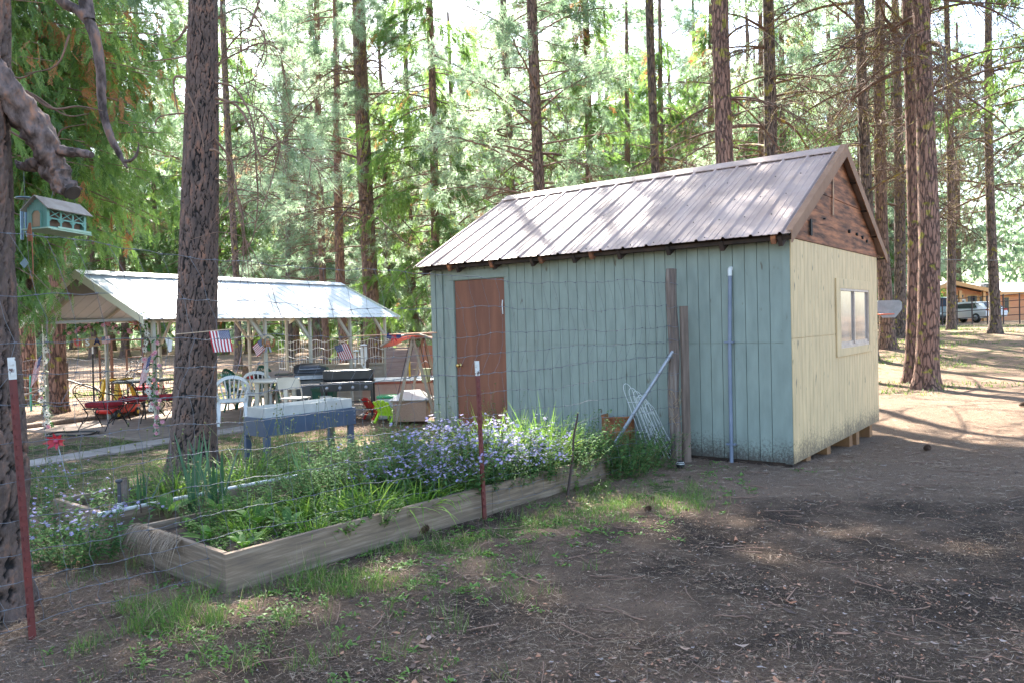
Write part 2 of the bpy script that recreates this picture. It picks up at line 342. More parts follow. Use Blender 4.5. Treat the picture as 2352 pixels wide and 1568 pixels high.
# ================================================================== SHED
YAW=.6467; SA=np.array([2.956,8.192,0.]); SL=5.135; SW=4.0; SZ0=.045; ST=2.41; RZ=3.70
XH=np.array([math.cos(YAW),-math.sin(YAW),0]); YH=np.array([math.sin(YAW),math.cos(YAW),0])
def sloc(p): d=np.asarray(p)-SA; return np.array([d@XH,d@YH,d[2]])
def on_front(px,py): d=ray(px,py); o=np.array([0,0,EYE]); t=((SA-o)@YH)/(d@YH); return sloc(o+d*t)
def on_gable(px,py): d=ray(px,py); o=np.array([0,0,EYE]); t=((SA-o)@XH)/(d@XH); return sloc(o+d*t)
def sidingmat(name,c,dirt):
    m,n,b=_new(name); b.inputs['Roughness'].default_value=.7
    tc=n.nodes.new('ShaderNodeTexCoord'); sx=n.nodes.new('ShaderNodeSeparateXYZ'); n.links.new(tc.outputs['Object'],sx.inputs[0])
    mp=n.nodes.new('ShaderNodeMapping'); mp.inputs['Scale'].default_value=(1,1,.3); n.links.new(tc.outputs['Object'],mp.inputs[0])
    ns=n.nodes.new('ShaderNodeTexNoise'); ns.inputs['Scale'].default_value=9; ns.inputs['Detail'].default_value=7; n.links.new(mp.outputs[0],ns.inputs['Vector'])
    r=n.nodes.new('ShaderNodeValToRGB'); e=r.color_ramp.elements; e[0].position=.3;e[1].position=.7
    e[0].color=(*[q*.87 for q in c],1); e[1].color=(*[min(1,q*1.12) for q in c],1); n.links.new(ns.outputs['Fac'],r.inputs[0])
    # splash dirt: low on the wall, broken up by noise
    n2=n.nodes.new('ShaderNodeTexNoise'); n2.inputs['Scale'].default_value=34; n2.inputs['Detail'].default_value=8; n2.inputs['Roughness'].default_value=.8; n.links.new(tc.outputs['Object'],n2.inputs['Vector'])
    n3=n.nodes.new('ShaderNodeTexNoise'); n3.inputs['Scale'].default_value=2.2; n.links.new(tc.outputs['Object'],n3.inputs['Vector'])
    a=n.nodes.new('ShaderNodeMath'); a.operation='MULTIPLY_ADD'; a.inputs[1].default_value=-1.35; a.inputs[2].default_value=.62; n.links.new(sx.outputs['Z'],a.inputs[0])
    b2=n.nodes.new('ShaderNodeMath'); b2.operation='MULTIPLY_ADD'; b2.inputs[1].default_value=.35; n.links.new(n3.outputs['Fac'],b2.inputs[0]); n.links.new(a.outputs[0],b2.inputs[2])
    mxx=n.nodes.new('ShaderNodeMath'); mxx.operation='MAXIMUM'; mxx.inputs[1].default_value=0; n.links.new(b2.outputs[0],mxx.inputs[0])
    c1=n.nodes.new('ShaderNodeMath'); c1.operation='MULTIPLY_ADD'; c1.inputs[1].default_value=1.4; n.links.new(n2.outputs['Fac'],c1.inputs[0]); 
    c0=n.nodes.new('ShaderNodeMath'); c0.operation='SUBTRACT'; c0.inputs[1].default_value=.62; n.links.new(mxx.outputs[0],c0.inputs[0]); n.links.new(c0.outputs[0],c1.inputs[2])
    r3=n.nodes.new('ShaderNodeValToRGB'); r3.color_ramp.elements[0].position=.5; r3.color_ramp.elements[1].position=.78; n.links.new(c1.outputs[0],r3.inputs[0])
    sc=n.nodes.new('ShaderNodeMath'); sc.operation='MULTIPLY'; sc.inputs[1].default_value=dirt; n.links.new(r3.outputs[0],sc.inputs[0])
    mx=n.nodes.new('ShaderNodeMixRGB'); n.links.new(sc.outputs[0],mx.inputs[0]); n.links.new(r.outputs[0],mx.inputs[1]); mx.inputs[2].default_value=(.06,.045,.035,1)
    # rare dark flecks and scuffs
    v=n.nodes.new('ShaderNodeTexNoise'); v.inputs['Scale'].default_value=14; v.inputs['Detail'].default_value=2; mp2=n.nodes.new('ShaderNodeMapping'); mp2.inputs['Scale'].default_value=(1,1,.35); mp2.inputs['Location'].default_value=(3,2,7); n.links.new(tc.outputs['Object'],mp2.inputs[0]); n.links.new(mp2.outputs[0],v.inputs['Vector'])
    r4=n.nodes.new('ShaderNodeValToRGB'); r4.color_ramp.elements[0].position=.68; r4.color_ramp.elements[1].position=.76; n.links.new(v.outputs['Fac'],r4.inputs[0])
    m4=n.nodes.new('ShaderNodeMixRGB'); n.links.new(r4.outputs[0],m4.inputs[0]); n.links.new(mx.outputs[0],m4.inputs[1]); m4.inputs[2].default_value=(.12,.10,.07,1)
    n.links.new(m4.outputs[0],b.inputs['Base Color'])
    nb=n.nodes.new('ShaderNodeTexNoise'); nb.inputs['Scale'].default_value=60; nb.inputs['Detail'].default_value=4; n.links.new(mp.outputs[0],nb.inputs['Vector'])
    bp=n.nodes.new('ShaderNodeBump'); bp.inputs['Strength'].default_value=.35; bp.inputs['Distance'].default_value=.004; n.links.new(nb.outputs['Fac'],bp.inputs['Height']); n.links.new(bp.outputs[0],b.inputs['Normal'])
    return m
mTeal=sidingmat('blue green siding paint',(.235,.275,.235),.9)
mGableBounce=sidingmat('siding paint with warm bounce tint',(.63,.45,.24),.75)  # warm ground-bounce light tinted into the gable's copy of the siding paint
mRoof=mat('faded mauve brown metal',(.36,.245,.20),(.46,.33,.275),3,(1,.4,1),rough=.6,bump=.05)
mTrimB=mat('brown metal trim',(.24,.125,.07),(.30,.165,.095),4,rough=.85)
mOld=mat('weathered brown plank',(.07,.03,.016),(.44,.17,.075),4,(1,.5,4),rough=.85,bump=.6,bscale=9,c3=(.24,.095,.045))
mDark=mat('dark rafter wood',(.018,.012,.009),(.06,.035,.024),5,(1,4,1),rough=.9)
mDoor=mat('red brown plywood door',(.13,.042,.022),(.25,.09,.045),2.2,(3,3,.35),rough=.55,c3=(.18,.062,.032),lo=.25,hi=.75)
mBrass=mat('brass',(.6,.42,.15),rough=.3,metal=1)
mGlass=mat('dusty window glass',(.20,.165,.14),(.36,.31,.27),2,rough=.08)
mFrame=mat('white vinyl',(.60,.47,.38),(.42,.31,.25),8,rough=.5)
mPvcG=mat('grey conduit',(.15,.18,.24),(.2,.23,.3),5,rough=.45)
mWhite=mat('white plastic',(.72,.72,.70),(.6,.6,.57),7,rough=.4)
mBlock=mat('raw pine block',(.30,.15,.06),(.22,.1,.04),8)
shed=thing('garden_shed','pale blue green shed with bounce-tinted gable end, brown door and ribbed mauve metal roof','shed',tuple(SA),-YAW)
bk=.02
PIT=.1352
def siding(mb,axis_,u0,u1,z0,ztop,openings,seam,pit,off,face):
    """strips between grooves; face=+y plane or x plane; board front at 0 (front wall at y=0, gable at x=0)"""
    us=[]; u=u0
    k=math.ceil((u0-off)/pit+1e-6)
    edges=[u0]+[off+i*pit for i in range(k,10**3) if off+i*pit<u1-.01]+[u1]
    for a,b in zip(edges[:-1],edges[1:]):
        g=.0035
        a2,b2=a+(g if a>u0 else 0),b-(g if b<u1 else 0)
        segs=[(z0,seam-.003),(seam+.003,ztop((a+b)/2))]
        for s0,s1 in segs:
            pieces=[(a2,b2,s0,s1)]
            for (oa,ob,oz0,oz1) in openings:
                nw=[]
                for (p,q,r,s) in pieces:
                    if q<=oa or p>=ob or s<=oz0 or r>=oz1: nw.append((p,q,r,s)); continue
                    if p<oa: nw.append((p,oa,r,s))
                    if q>ob: nw.append((ob,q,r,s))
                    pp,qq=max(p,oa),min(q,ob)
                    if r<oz0: nw.append((pp,qq,r,oz0))
                    if s>oz1: nw.append((pp,qq,oz1,s))
                pieces=nw
            for (p,q,r,s) in pieces:
                if q-p<.002 or s-r<.002: continue
                j=random.uniform(-.0006,.0006)
                if axis_=='x': mb.box((p,face+j,r),(q,face+.012+j,s))
                else: mb.box((face-.012+j,p,r),(face+j,q,s))
d1=on_front(1043,643); d2=on_front(1158,640); d3=on_front(1060,960)
DX0,DX1,DZ1=d1[0],d2[0],(d1[2]+d2[2])/2; DZ0=.12
SEAM=1.326
mb=MB(); siding(mb,'x',-SL,-.085,SZ0,lambda u:ST,[(-SL-.01,DX0-.03,-1,9),(DX0,DX1,DZ0,DZ1)],SEAM,PIT,-.085,0)
mb.box((DX1,.013,SZ0),(-.012,.04,ST)); mb.box((-SL,.013,SZ0),(DX0,.04,ST)); mb.box((DX0,.013,DZ1+.001),(DX1,.04,ST))
for i in range(70):
    pass
mb.build('front_wall',mTeal,shed)
for a_,b_ in (((-SL-.012,-.016,SZ0),(-SL+.075,-.001,ST)),((-SL+.085,-.010,SZ0),(-SL+.205,-.001,ST-.02)),((-.085,-.004,SZ0-.01),(-.001,.012,ST))): mb=MB(); mb.box(a_,b_); mb.build('corner_trim',mTeal,shed)
mb=MB(); mb.box((DX0-.10,-.016,SZ0),(DX0-.004,-.001,DZ1+.004)); mb.box((DX1+.004,-.012,SZ0),(DX1+.085,-.001,ST-.05)); mb.box((DX0-.10,-.018,DZ1+.007),(DX1+.083,-.001,DZ1+.13))
mb.build('door_frame',mTeal,shed,bevel=.002)
mb=MB(); mb.box((DX0+.004,.008,DZ0),(DX1-.004,.036,DZ1-.004)); dr=mb.build('door',mDoor,shed,bevel=.002)
kn=on_front(1054,838)
mb=MB(); mb.lathe([(.0,-.075),(.02,-.07),(.028,-.055),(.024,-.04),(.01,-.033),(.01,-.012),(.03,-.01),(.03,.004)],16,(kn[0]+.02,.006,kn[2]),axis='y'); mb.build('door_knob',mBrass,dr)
mb=MB(); mb.tube([(DX1-.035,-.004,1.93),(DX1-.03,-.02,1.86),(DX1-.034,-.006,1.74)],.008,6); mb.build('hasp',mWhite,dr)
# gable wall
w1=on_gable(1915,639); w2=on_gable(1998,809); i1=on_gable(1925,662); i2=on_gable(1993,790); w3=on_gable(1918,820)
WY0,WY1=w1[1],w2[1]; WZ1=w1[2]; WZ0=w3[2]; IY0,IY1,IZ1,IZ0=i1[1],i2[1],i1[2],i2[2]
print('door',DX0,DX1,DZ1,'win',WY0,WY1,WZ0,WZ1,IY0,IY1,IZ0,IZ1)
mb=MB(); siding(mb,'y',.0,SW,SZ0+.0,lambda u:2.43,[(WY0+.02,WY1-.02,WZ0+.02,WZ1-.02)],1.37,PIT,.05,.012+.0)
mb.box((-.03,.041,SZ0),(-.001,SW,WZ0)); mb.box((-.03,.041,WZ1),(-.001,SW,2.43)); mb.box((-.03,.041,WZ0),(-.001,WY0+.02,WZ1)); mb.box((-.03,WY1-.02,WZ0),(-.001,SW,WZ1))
mb.build('gable_wall',mGableBounce,shed)
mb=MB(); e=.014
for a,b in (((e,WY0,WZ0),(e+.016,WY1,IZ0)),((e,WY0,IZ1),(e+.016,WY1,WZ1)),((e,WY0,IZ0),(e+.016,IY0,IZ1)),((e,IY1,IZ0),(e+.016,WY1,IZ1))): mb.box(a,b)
wn=mb.build('window',mGableBounce,shed,bevel=.002)
mb=MB(); ym=(IY0+IY1)/2
for a,b in (((.0,IY0,IZ0),(.022,IY1,IZ0+.035)),((.0,IY0,IZ1-.03),(.022,IY1,IZ1)),((.0,IY0,IZ0+.035),(.022,IY0+.03,IZ1-.03)),((.0,IY1-.03,IZ0+.035),(.022,IY1,IZ1-.03)),((.0,ym-.045,IZ0+.035),(.02,ym-.02,IZ1-.03)),((.0,ym+.0,IZ0+.035),(.012,ym+.025,IZ1-.03))): mb.box(a,b)
mb.box((-.01,IY0+.03,IZ0+.035),(.008,IY1-.03,IZ0+.075))
mb.build('window_frame',mFrame,wn)
mb=MB(); mb.box((-.006,IY0+.02,IZ0+.03),(-.001,IY1-.02,IZ1-.02)); mb.build('pane',mGlass,wn)
# back and far walls
mb=MB(); mb.box((-SL,SW-.04,SZ0),(-.001,SW,ST)); mb.build('back_wall',mTeal,shed)
mb=MB(); mb.box((-SL,.042,SZ0),(-SL+.03,SW-.042,ST)); mb.poly([(-SL,.042,ST),(-SL,SW-.042,ST),(-SL,SW-.042,2.5),(-SL,SW/2,RZ-.08),(-SL,.042,2.5)],.03,nrm=(1,0,0)); mb.build('end_wall',mTeal,shed)
# gable planks
PT=.551; ZW=RZ-PT*SW/2
mb=MB()
rows=[(2.435,2.66),(2.665,2.80),(2.805,3.03),(3.035,3.27),(3.275,3.68)]
for k,(a,b) in enumerate(rows):
    ya=max(.02,(a-ZW+.06)/PT); yb=max(.02,(b-ZW+.06)/PT)
    if b>3.6: ytop=SW/2-.001; yb=ytop
    x=.012+.006*(k%2)+(.012 if k==0 else 0)
    lo,hi=x-.02,x
    P=[(lo,ya,a),(lo,SW-ya,a),(lo,SW-yb,b),(lo,yb,b)]
    mb.poly(P,.02,nrm=(1,0,0))
gp=mb.build('gable_planks',mOld,shed)
mb=MB(); mb.box((.037,.60,2.50),(.0525,.66,2.68)); mHole=mat('black gap',(.006,.005,.004)); mb.build('knot_hole',mHole,gp)
for y,z,h in ((2.35,2.66,.05),(2.75,2.655,.045),(3.05,2.63,.05),(3.3,2.60,.045),(1.2,2.73,.02)): mb=MB(); mb.tube([(.018,y+.02,z+h/2),(.0455,y+.02,z+h/2)],h*.5,7); mb.build('knot_hole',mHole,gp)
mb=MB(); mb.poly([(.031,SW/2-.42,2.82),(.031,SW/2-.36,2.82),(.031,SW/2-.35,3.30),(.031,SW/2-.375,3.38)],.004,nrm=(1,0,0)); mb.build('pale_streak',mat('pale bare wood',(.50,.30,.16),(.22,.10,.05),14,(1,3,.6)),gp)
# roof
OE=.26; OG=.095; 
def roofside(sgn):
    """ribbed sheet; sgn -1 front, +1 back"""
    xs=[];zs=[]; x=-SL-OG
    prof=[]; pitch=.3045; x=-SL-OG
    while x<OG-.02:
        for dx,dz in ((0,0),(.012,0),(.026,.022),(.046,.022),(.060,0),(.14,0),(.147,.005),(.157,.005),(.164,0),(.215,0),(.222,.005),(.232,.005),(.239,0)):
            if x+dx<OG: prof.append((x+dx,dz))
        x+=pitch
    prof.append((OG,0))
    yr=SW/2; ye=(-OE if sgn<0 else SW+OE); zr=RZ; ze=RZ-PT*(SW/2+OE)
    L=math.hypot(yr-ye,zr-ze); N=Vector((0,sgn*(zr-ze)/L,abs(yr-ye)/L))
    N=Vector((0,(zr-ze)/L*sgn,(SW/2+OE)/L))
    vs=[];n=len(prof); K=9
    for i in range(K):
        t=i/(K-1)
        for px_,dz in prof:
            sag=random.uniform(-.002,.002)+(-.006*math.sin(px_*2.1) if i==K-1 else 0)
            p=Vector((px_,yr+(ye-yr)*t,zr+(ze-zr)*t))+N*(dz+sag*.6); vs.append(p)
    fs=[(i*n+j,i*n+j+1,(i+1)*n+j+1,(i+1)*n+j) for i in range(K-1) for j in range(n-1)]
    mb=MB(); mb.add(vs,fs); v2=[v-N*.004 for v in vs]; mb.add(v2,[f[::-1] for f in fs])
    return mb,N,(yr,ye,zr,ze)
rm,N1,(yr,ye,zr,ze)=roofside(-1); roof=rm.build('roof',mRoof,shed)
rm2,_,_=roofside(1); 
o=rm2.build('back_roof',mRoof,shed)
mb=MB(); x=-SL-OG+.1
while x<OG:
    for t in (.06,.3,.55,.78,.97):
        p=Vector((x+random.uniform(-.006,.006),yr+(ye-yr)*t,zr+(ze-zr)*t)); q=p+N1*.009
        mb.tube([p,q],.007,6)
    x+=.3045
mb.build('screw',mat('screw grey',(.06,.055,.05),rough=.5),roof)
mb=MB(); 
for a,b in ((-SL-OG-.01,-3.1),(-3.105,.102)):
    z=RZ+.035
    mb.add([(a,yr,z),(b,yr,z),(b,yr-.17,z-.17*PT-.004),(a,yr-.17,z-.17*PT-.004),(a,yr+.17,z-.17*PT-.004),(b,yr+.17,z-.17*PT-.004),(a,yr-.172,z-.17*PT-.016),(b,yr-.172,z-.17*PT-.016)],[(0,3,2,1),(0,1,5,4),(3,6,7,2)])
mb.build('ridge_cap',mRoof,roof)
mb=MB()
for sg in (-1,1):
    ye_=-OE if sg<0 else SW+OE
    zz=RZ-PT*(SW/2+OE)
    for xx in (OG+.002,):
        mb.add([(xx,yr,RZ+.04),(xx,ye_,zz+.03),(xx,ye_,zz-.10),(xx,yr,RZ-.12),(xx+.012,yr,RZ+.04),(xx+.012,ye_,zz+.03),(xx+.012,ye_,zz-.10),(xx+.012,yr,RZ-.12),(xx-.06,yr,RZ+.042),(xx-.06,ye_,zz+.032)],
               [(0,1,2,3),(4,7,6,5),(0,4,5,1),(2,6,7,3),(1,5,6,2),(8,9,5,4)])
mb.build('rake_trim',mTrimB,shed)
mb=MB()
for sg in (-1,1):
    for i in range(9):
        x=-SL+.02+i*(SL-.06)/8
        a=(x,yr,RZ-.15); ye_=-.19 if sg<0 else SW+.19; b=(x,ye_,RZ-PT*(SW/2+.19)-.11)
        mb.bar(a,b,.045,.11)
    for t in (.04,.25,.5,.75,.98):
        y=yr+(ye-yr)*t if sg<0 else 2*yr-(yr+(ye-yr)*t); z=zr+(ze-zr)*t-.05
        if sg<0 and t>.97: mb.box((-SL-OG+.03,y+.03,z-.03),(OG-.02,y+.06,z+.01)); continue
        mb.box((-SL-OG+.02,y-.04,z-.02),(OG-.01,y+.04,z+.0))
mb.box((-SL+.04,.014,ST+.002),(-.04,.06,ST+.10)); 
mb.build('rafters',mDark,shed)
for x in (-4.62,-3.86,-3.06,-2.3,-.12):
    mb=MB(); mb.bar((x,-.02,ST+.09),(x+random.uniform(-.02,.02),-.215,ST-.01),.05,.09); mb.build('rafter_tail',mOld,shed)
mb=MB(); mb.box((-SL,.02,-.02),(-.02,.10,SZ0-.002)); mb.box((-SL,SW-.1,.06),(-.02,SW-.02,SZ0-.004)); mb.build('skid_beam',mDark,shed)
for y in (.55,1.45,2.5,2.78,3.6): mb=MB(); mb.box((-.30,y,-.22),(-.03+random.uniform(-.02,.02),y+.16,SZ0-.003)); mb.build('support_block',mBlock,shed)
c0=on_front(1683,1066); c1=on_front(1679,632)
mb=MB(); mb.tube([(c0[0],-.03,-.02),(c0[0]+.003,-.03,1.2),(c1[0],-.03,c1[2])],.021,10); cp=mb.build('conduit_pipe',mPvcG,shed)
mb=MB(); mb.tube([(c1[0],-.03,c1[2]-.01),(c1[0],-.03,c1[2]+.05),(c1[0]-.004,-.015,c1[2]+.068),(c1[0],.01,c1[2]+.07)],.025,10); mb.build('elbow',mWhite,cp)
mb=MB(); 
for z in (.2,1.33): mb.box((c0[0]-.05,-.052,z),(c0[0]+.05,-.001,z+.018))
mb.build('bracket',mPvcG,cp)
# ================================================================== TREES
mBarkN=platebark('ponderosa bark plates')
mBark=barkmat('pine bark',(.19,.12,.095),(.27,.16,.115),(.10,.064,.05),(17,17,3.2),lichen=.12)
mBarkR=barkmat('reddish pine bark',(.22,.125,.093),(.30,.165,.115),(.12,.068,.052),(18,18,3.4),lichen=.15)
mBarkG=barkmat('grey pine bark',(.15,.115,.10),(.23,.155,.12),(.07,.052,.045),(18,18,3.4),lichen=.2)
mTwig=mat('brown twig bark',(.15,.09,.065),(.27,.16,.11),8,rough=.9)
mTwigL=mat('lichened twig bark',(.13,.08,.06),(.32,.27,.06),3.0,rough=.9,lo=.54,hi=.66)
mNeedle=leafmat('pine needles',[(0,(.11,.17,.095)),(.5,(.22,.30,.19)),(.85,(.38,.45,.33)),(.945,(.38,.42,.31)),(.96,(.34,.24,.15)),(1,(.32,.21,.13))],trans=.55,rough=.38,tboost=2.2,hue=.503)
mCedar=leafmat('cedar sprays',[(0,(.05,.105,.025)),(.5,(.11,.205,.045)),(.84,(.19,.31,.07)),(.885,(.22,.34,.08)),(.90,(.30,.14,.045)),(1,(.34,.15,.05))],trans=.5,rough=.5,tboost=1.6)
def worley(u,v,nu,seed):
    """F2-F1 on a grid periodic in u"""
    iu=np.floor(u).astype(int); iv=np.floor(v).astype(int); f1=np.full(u.shape,9.); f2=f1.copy()
    for a in (-1,0,1):
        for b in (-1,0,1):
            cu=iu+a; cv=iv+b; k=(cu%nu)*127.1+cv*311.7+seed
            ru=np.modf(np.abs(np.sin(k)*43758.5453))[0]; rv=np.modf(np.abs(np.sin(k*1.37+9.1)*24634.6345))[0]
            d=np.hypot(cu+ru-u,(cv+rv-v)); m=d<f1; f2=np.where(m,f1,np.minimum(f2,d)); f1=np.where(m,d,f1)
    return f2-f1
def plated_trunk(name,H,r0,r1,flare,parent,z0=-.15,cw=.078,ch=.25,amp=.020,seg=150,dz=.014,lean=lambda z:(0,0),seed=1,zfine=6):
    zs=[z0]
    while zs[-1]<H: zs.append(zs[-1]+(dz if zs[-1]<zfine else .12))
    zs=np.array(zs); th=np.arange(seg)*2*PI/seg; Zg,Tg=np.meshgrid(zs,th,indexing='ij')
    R=r0+(r1-r0)*np.clip(Zg/H,0,1); R=R*(1+.05*np.sin(2*Tg+Zg*.7+seed)+.03*np.sin(3*Tg-Zg*1.3))
    R=R+flare*np.exp(-np.clip(Zg,0,9)/.22)*(1+.5*np.sin(5*Tg+seed)+.3*np.sin(3*Tg))
    nu=max(8,round(2*PI*r0/cw)); u=Tg/(2*PI)*nu; v=Zg/ch
    cx=np.cos(Tg)*r0/.06; cy=np.sin(Tg)*r0/.06
    w1=vnoise(cx*1.1+Zg*4,cy*1.1+Zg*9,seed)-.5; w2=vnoise(cx*2.3+Zg*17,cy*2.3-Zg*11,seed+5)-.5; w3=vnoise(u*3.1,v*7.1,seed+6)-.5
    e1=worley(u+1.0*w1+.2*w2,v+.8*w2+.9*w1,nu,seed); c=smooth01(e1/.17)
    e2=worley((u+1.2*w1+.5*w3)*2,(v*1.7+1.1*w2+.6*w3),nu*2,seed+3); c2=smooth01(e2/.20)
    plate=vnoise(np.floor(u+1.5*w1)*1.,np.floor(v+1.6*w2),seed+8)
    h=c*(.70+.18*c2+.12*plate)+.06*w3*c
    R=R+amp*(h-.7)+.005*(vnoise(cx*9,Zg*90+cy*9,seed)-.5)
    lx=np.array([lean(z)[0] for z in zs])[:,None]; ly=np.array([lean(z)[1] for z in zs])[:,None]
    V=np.stack([R*np.cos(Tg)+lx,R*np.sin(Tg)+ly,Zg],-1).reshape(-1,3)
    n=len(zs); idx=np.arange(n*seg).reshape(n,seg); q=np.roll(idx,-1,1)
    T=np.concatenate([np.stack([idx[:-1],q[:-1],q[1:]],-1).reshape(-1,3),np.stack([idx[:-1],q[1:],idx[1:]],-1).reshape(-1,3)])
    tm=TM(); tm.merge(V,T,np.clip(h,0,1).reshape(-1)); return tm.build(name,mBarkN,parent,smooth=True)
def trunk_mesh(name,H,r0,r1,flare,seed,seg=22,mt=None,parent=None):
    tm=TM(); zs=np.concatenate([np.linspace(-.4,1,14),np.linspace(1.3,H,40)]); th=np.arange(seg)*2*PI/seg; Zg,Tg=np.meshgrid(zs,th,indexing='ij')
    R=r0+(r1-r0)*np.clip(Zg/H,0,1)**1.1; R=R*(1+.04*np.sin(2*Tg+Zg*.5+seed)+.05*(vnoise(Tg*6+seed,Zg*3,seed)-.5))
    R=R+flare*np.exp(-np.clip(Zg,0,9)/.3)*(1+.4*np.sin(4*Tg+seed))
    lx=.10*np.sin(Zg*.22+seed)*np.clip(Zg/3,0,1); ly=.10*np.sin(Zg*.19+seed*2)*np.clip(Zg/3,0,1)
    V=np.stack([R*np.cos(Tg)+lx,R*np.sin(Tg)+ly,Zg],-1).reshape(-1,3); n=len(zs); idx=np.arange(n*seg).reshape(n,seg); q=np.roll(idx,-1,1)
    T=np.concatenate([np.stack([idx[:-1],q[:-1],q[1:]],-1).reshape(-1,3),np.stack([idx[:-1],q[1:],idx[1:]],-1).reshape(-1,3)])
    tm.merge(V,T,np.zeros(len(V))); return tm.build(name,mt,parent,smooth=True)
def branch_path(z,az,L,rise,sag,k=9,wob=.06):
    t=np.linspace(0,1,k); rr=L*t; dz=L*(rise*t-sag*t*t)
    a=az+np.cumsum(rng.normal(0,wob,k)); dx=np.cumsum(np.concatenate([[0],np.diff(rr)])*np.cos(a)); dy=np.cumsum(np.concatenate([[0],np.diff(rr)])*np.sin(a))
    return np.stack([dx,dy,z+dz+np.cumsum(rng.normal(0,.012*L/k*3,k))],1)
def tufts(tm,P,Dr,nn,L,w,var,spread=1.0):
    """needle stars at points P facing Dr"""
    n=len(P); nd=rdirs(n*nn).reshape(n,nn,3)*spread+Dr[:,None]*.75; nd=nrm(nd).reshape(-1,3)
    base=np.repeat(P,nn,0)+nd*.01; LL=L*rng.uniform(.75,1.1,n*nn)
    off=nrm(np.cross(nd,rdirs(n*nn)))*w*.5
    V=np.stack([base-off,base+off,base+nd*LL[:,None]+np.array([0,0,-.12])*LL[:,None]],1)
    tm.add(V,np.array([[0,1,2]]),np.where(np.repeat(var,nn)>.94,np.repeat(var,nn),np.clip(np.repeat(var,nn)+rng.normal(0,.05,n*nn),0,.93)))
def pine_crown(seed,h0,h1,nb,Lmax,low_sparse=.35,tuft_n=36,nn=15,nl=.21,w=.014,rz=.15):
    """returns (branches mesh, foliage mesh)"""
    global rng; rng=np.random.default_rng(seed); br=TM(); fo=TM()
    for i in range(nb):
        t=(i+rng.random())/nb; z=h0+(h1-h0)*t; az=rng.uniform(0,2*PI)
        L=Lmax*(1-.75*t**2.2)*rng.uniform(.55,1.05); low=t<.3
        p=branch_path(z,az,L,rng.uniform(-.15,.3)+.4*t,rng.uniform(.0,.35),9)
        r=np.linspace(.032*(L/3),.006,len(p)); ttube(br,p,r,5)
        dens=(low_sparse if low else 1.)
        tp=[];td=[]
        for s in range(int(12*L/3)+4):
            u=rng.uniform(.3,1); j=u*(len(p)-1); j0=int(min(j,len(p)-2)); b=p[j0]+(p[j0+1]-p[j0])*(j-j0)
            d=nrm(p[j0+1]-p[j0]); sd=nrm(d+rdirs(1)[0]*.95+np.array([0,0,.18])); l=L*.30*(1.25-u)*rng.uniform(.6,1.3)+.15
            q=np.stack([b+sd*l*x+np.array([0,0,-.15*l*x*x])+rng.normal(0,.03,3)*x for x in (0,.33,.66,1)]); ttube(br,q,np.linspace(.010,.004,4),3)
            if rng.random()<dens:
                for e in range(rng.integers(3,7)):
                    x=rng.uniform(.3,1.05); k=min(int(x*3),2); tp.append(q[k]+(q[k+1]-q[k])*(x*3-k)+rng.normal(0,.05,3)); td.append(nrm(sd+rng.normal(0,.4,3)))
        if tp:
            base=rng.beta(2,2)*.85
            if rng.random()<.008: base=.97
            tufts(fo,np.array(tp),np.array(td),nn,nl,w,np.clip(base+rng.normal(0,.1,len(tp)),0,1) if base<.9 else np.full(len(tp),.97))
    return br.mesh('pine branches'),fo.mesh('pine foliage')
def dead_branches(seed,h0,h1,nb,L0,L1,twigs=14,az0=0,az1=2*PI,down=.55):
    """bare curved lower limbs with many bent twigs"""
    global rng; rng=np.random.default_rng(seed); br=TM()
    for i in range(nb):
        z=rng.uniform(h0,h1); az=rng.uniform(az0,az1); L=rng.uniform(L0,L1)
        p=branch_path(z,az,L,rng.uniform(-.1,.5),rng.uniform(.2,down+.35),12,.10); ttube(br,p,np.linspace(.026*L/2,.006,12),5,rng.random())
        for s in range(twigs):
            u=rng.uniform(.12,1); j=u*11; j0=int(min(j,10)); b=p[j0]+(p[j0+1]-p[j0])*(j-j0); d=nrm(p[j0+1]-p[j0])
            sd=nrm(d*.6+rdirs(1)[0]*.9); l=rng.uniform(.35,1.1)*L/2.4; x=np.linspace(0,1,7)[:,None]; cv=nrm(rdirs(1)[0]+np.array([0,0,-1.1]))
            q=b+sd*l*x+cv*l*.6*x**2+rng.normal(0,.018,(7,3))*x; ttube(br,q,np.linspace(.010,.003,7),3,rng.random())
            for e in range(3):
                k=rng.integers(2,6); d2=nrm(q[k+1]-q[k]+rdirs(1)[0]*.9); x=np.linspace(0,1,4)[:,None]; l2=l*.4
                ttube(br,q[k]+d2*l2*x+cv*l2*.4*x**2,np.linspace(.006,.002,4),3,rng.random())
    return br.mesh('bare branches')
def sprays(tm,P,D0,size,var):
    """flat drooping cedar sprays: spine with many short side leaflets"""
    n=len(P); K=12
    nor=nrm(np.cross(D0,rdirs(n))); sd=np.cross(D0,nor); g=np.array([0,0,-1.])
    for k in range(K):
        t=(k+.3)/K; c=P+D0*(size*t)[:,None]+g*(size*.35*t*t)[:,None]
        for s in (-1,1):
            ll=size*.36*(1-.65*abs(t-.3))*rng.uniform(.7,1.2,n); dr=nrm(D0*.9+sd*s*.8+g*.35+rng.normal(0,.12,(n,3)))
            w=nrm(np.cross(dr,nor+rng.normal(0,.35,(n,3))))*(size*.026)[:,None]
            V=np.stack([c-w*.6,c+w*.6,c+dr*(ll*.6)[:,None]+w,c+dr*ll[:,None],c+dr*(ll*.6)[:,None]-w],1)
            tm.add(V,np.array([[0,1,2],[0,2,4],[4,2,3]]),np.clip(var+rng.normal(0,.035,n),0,1))
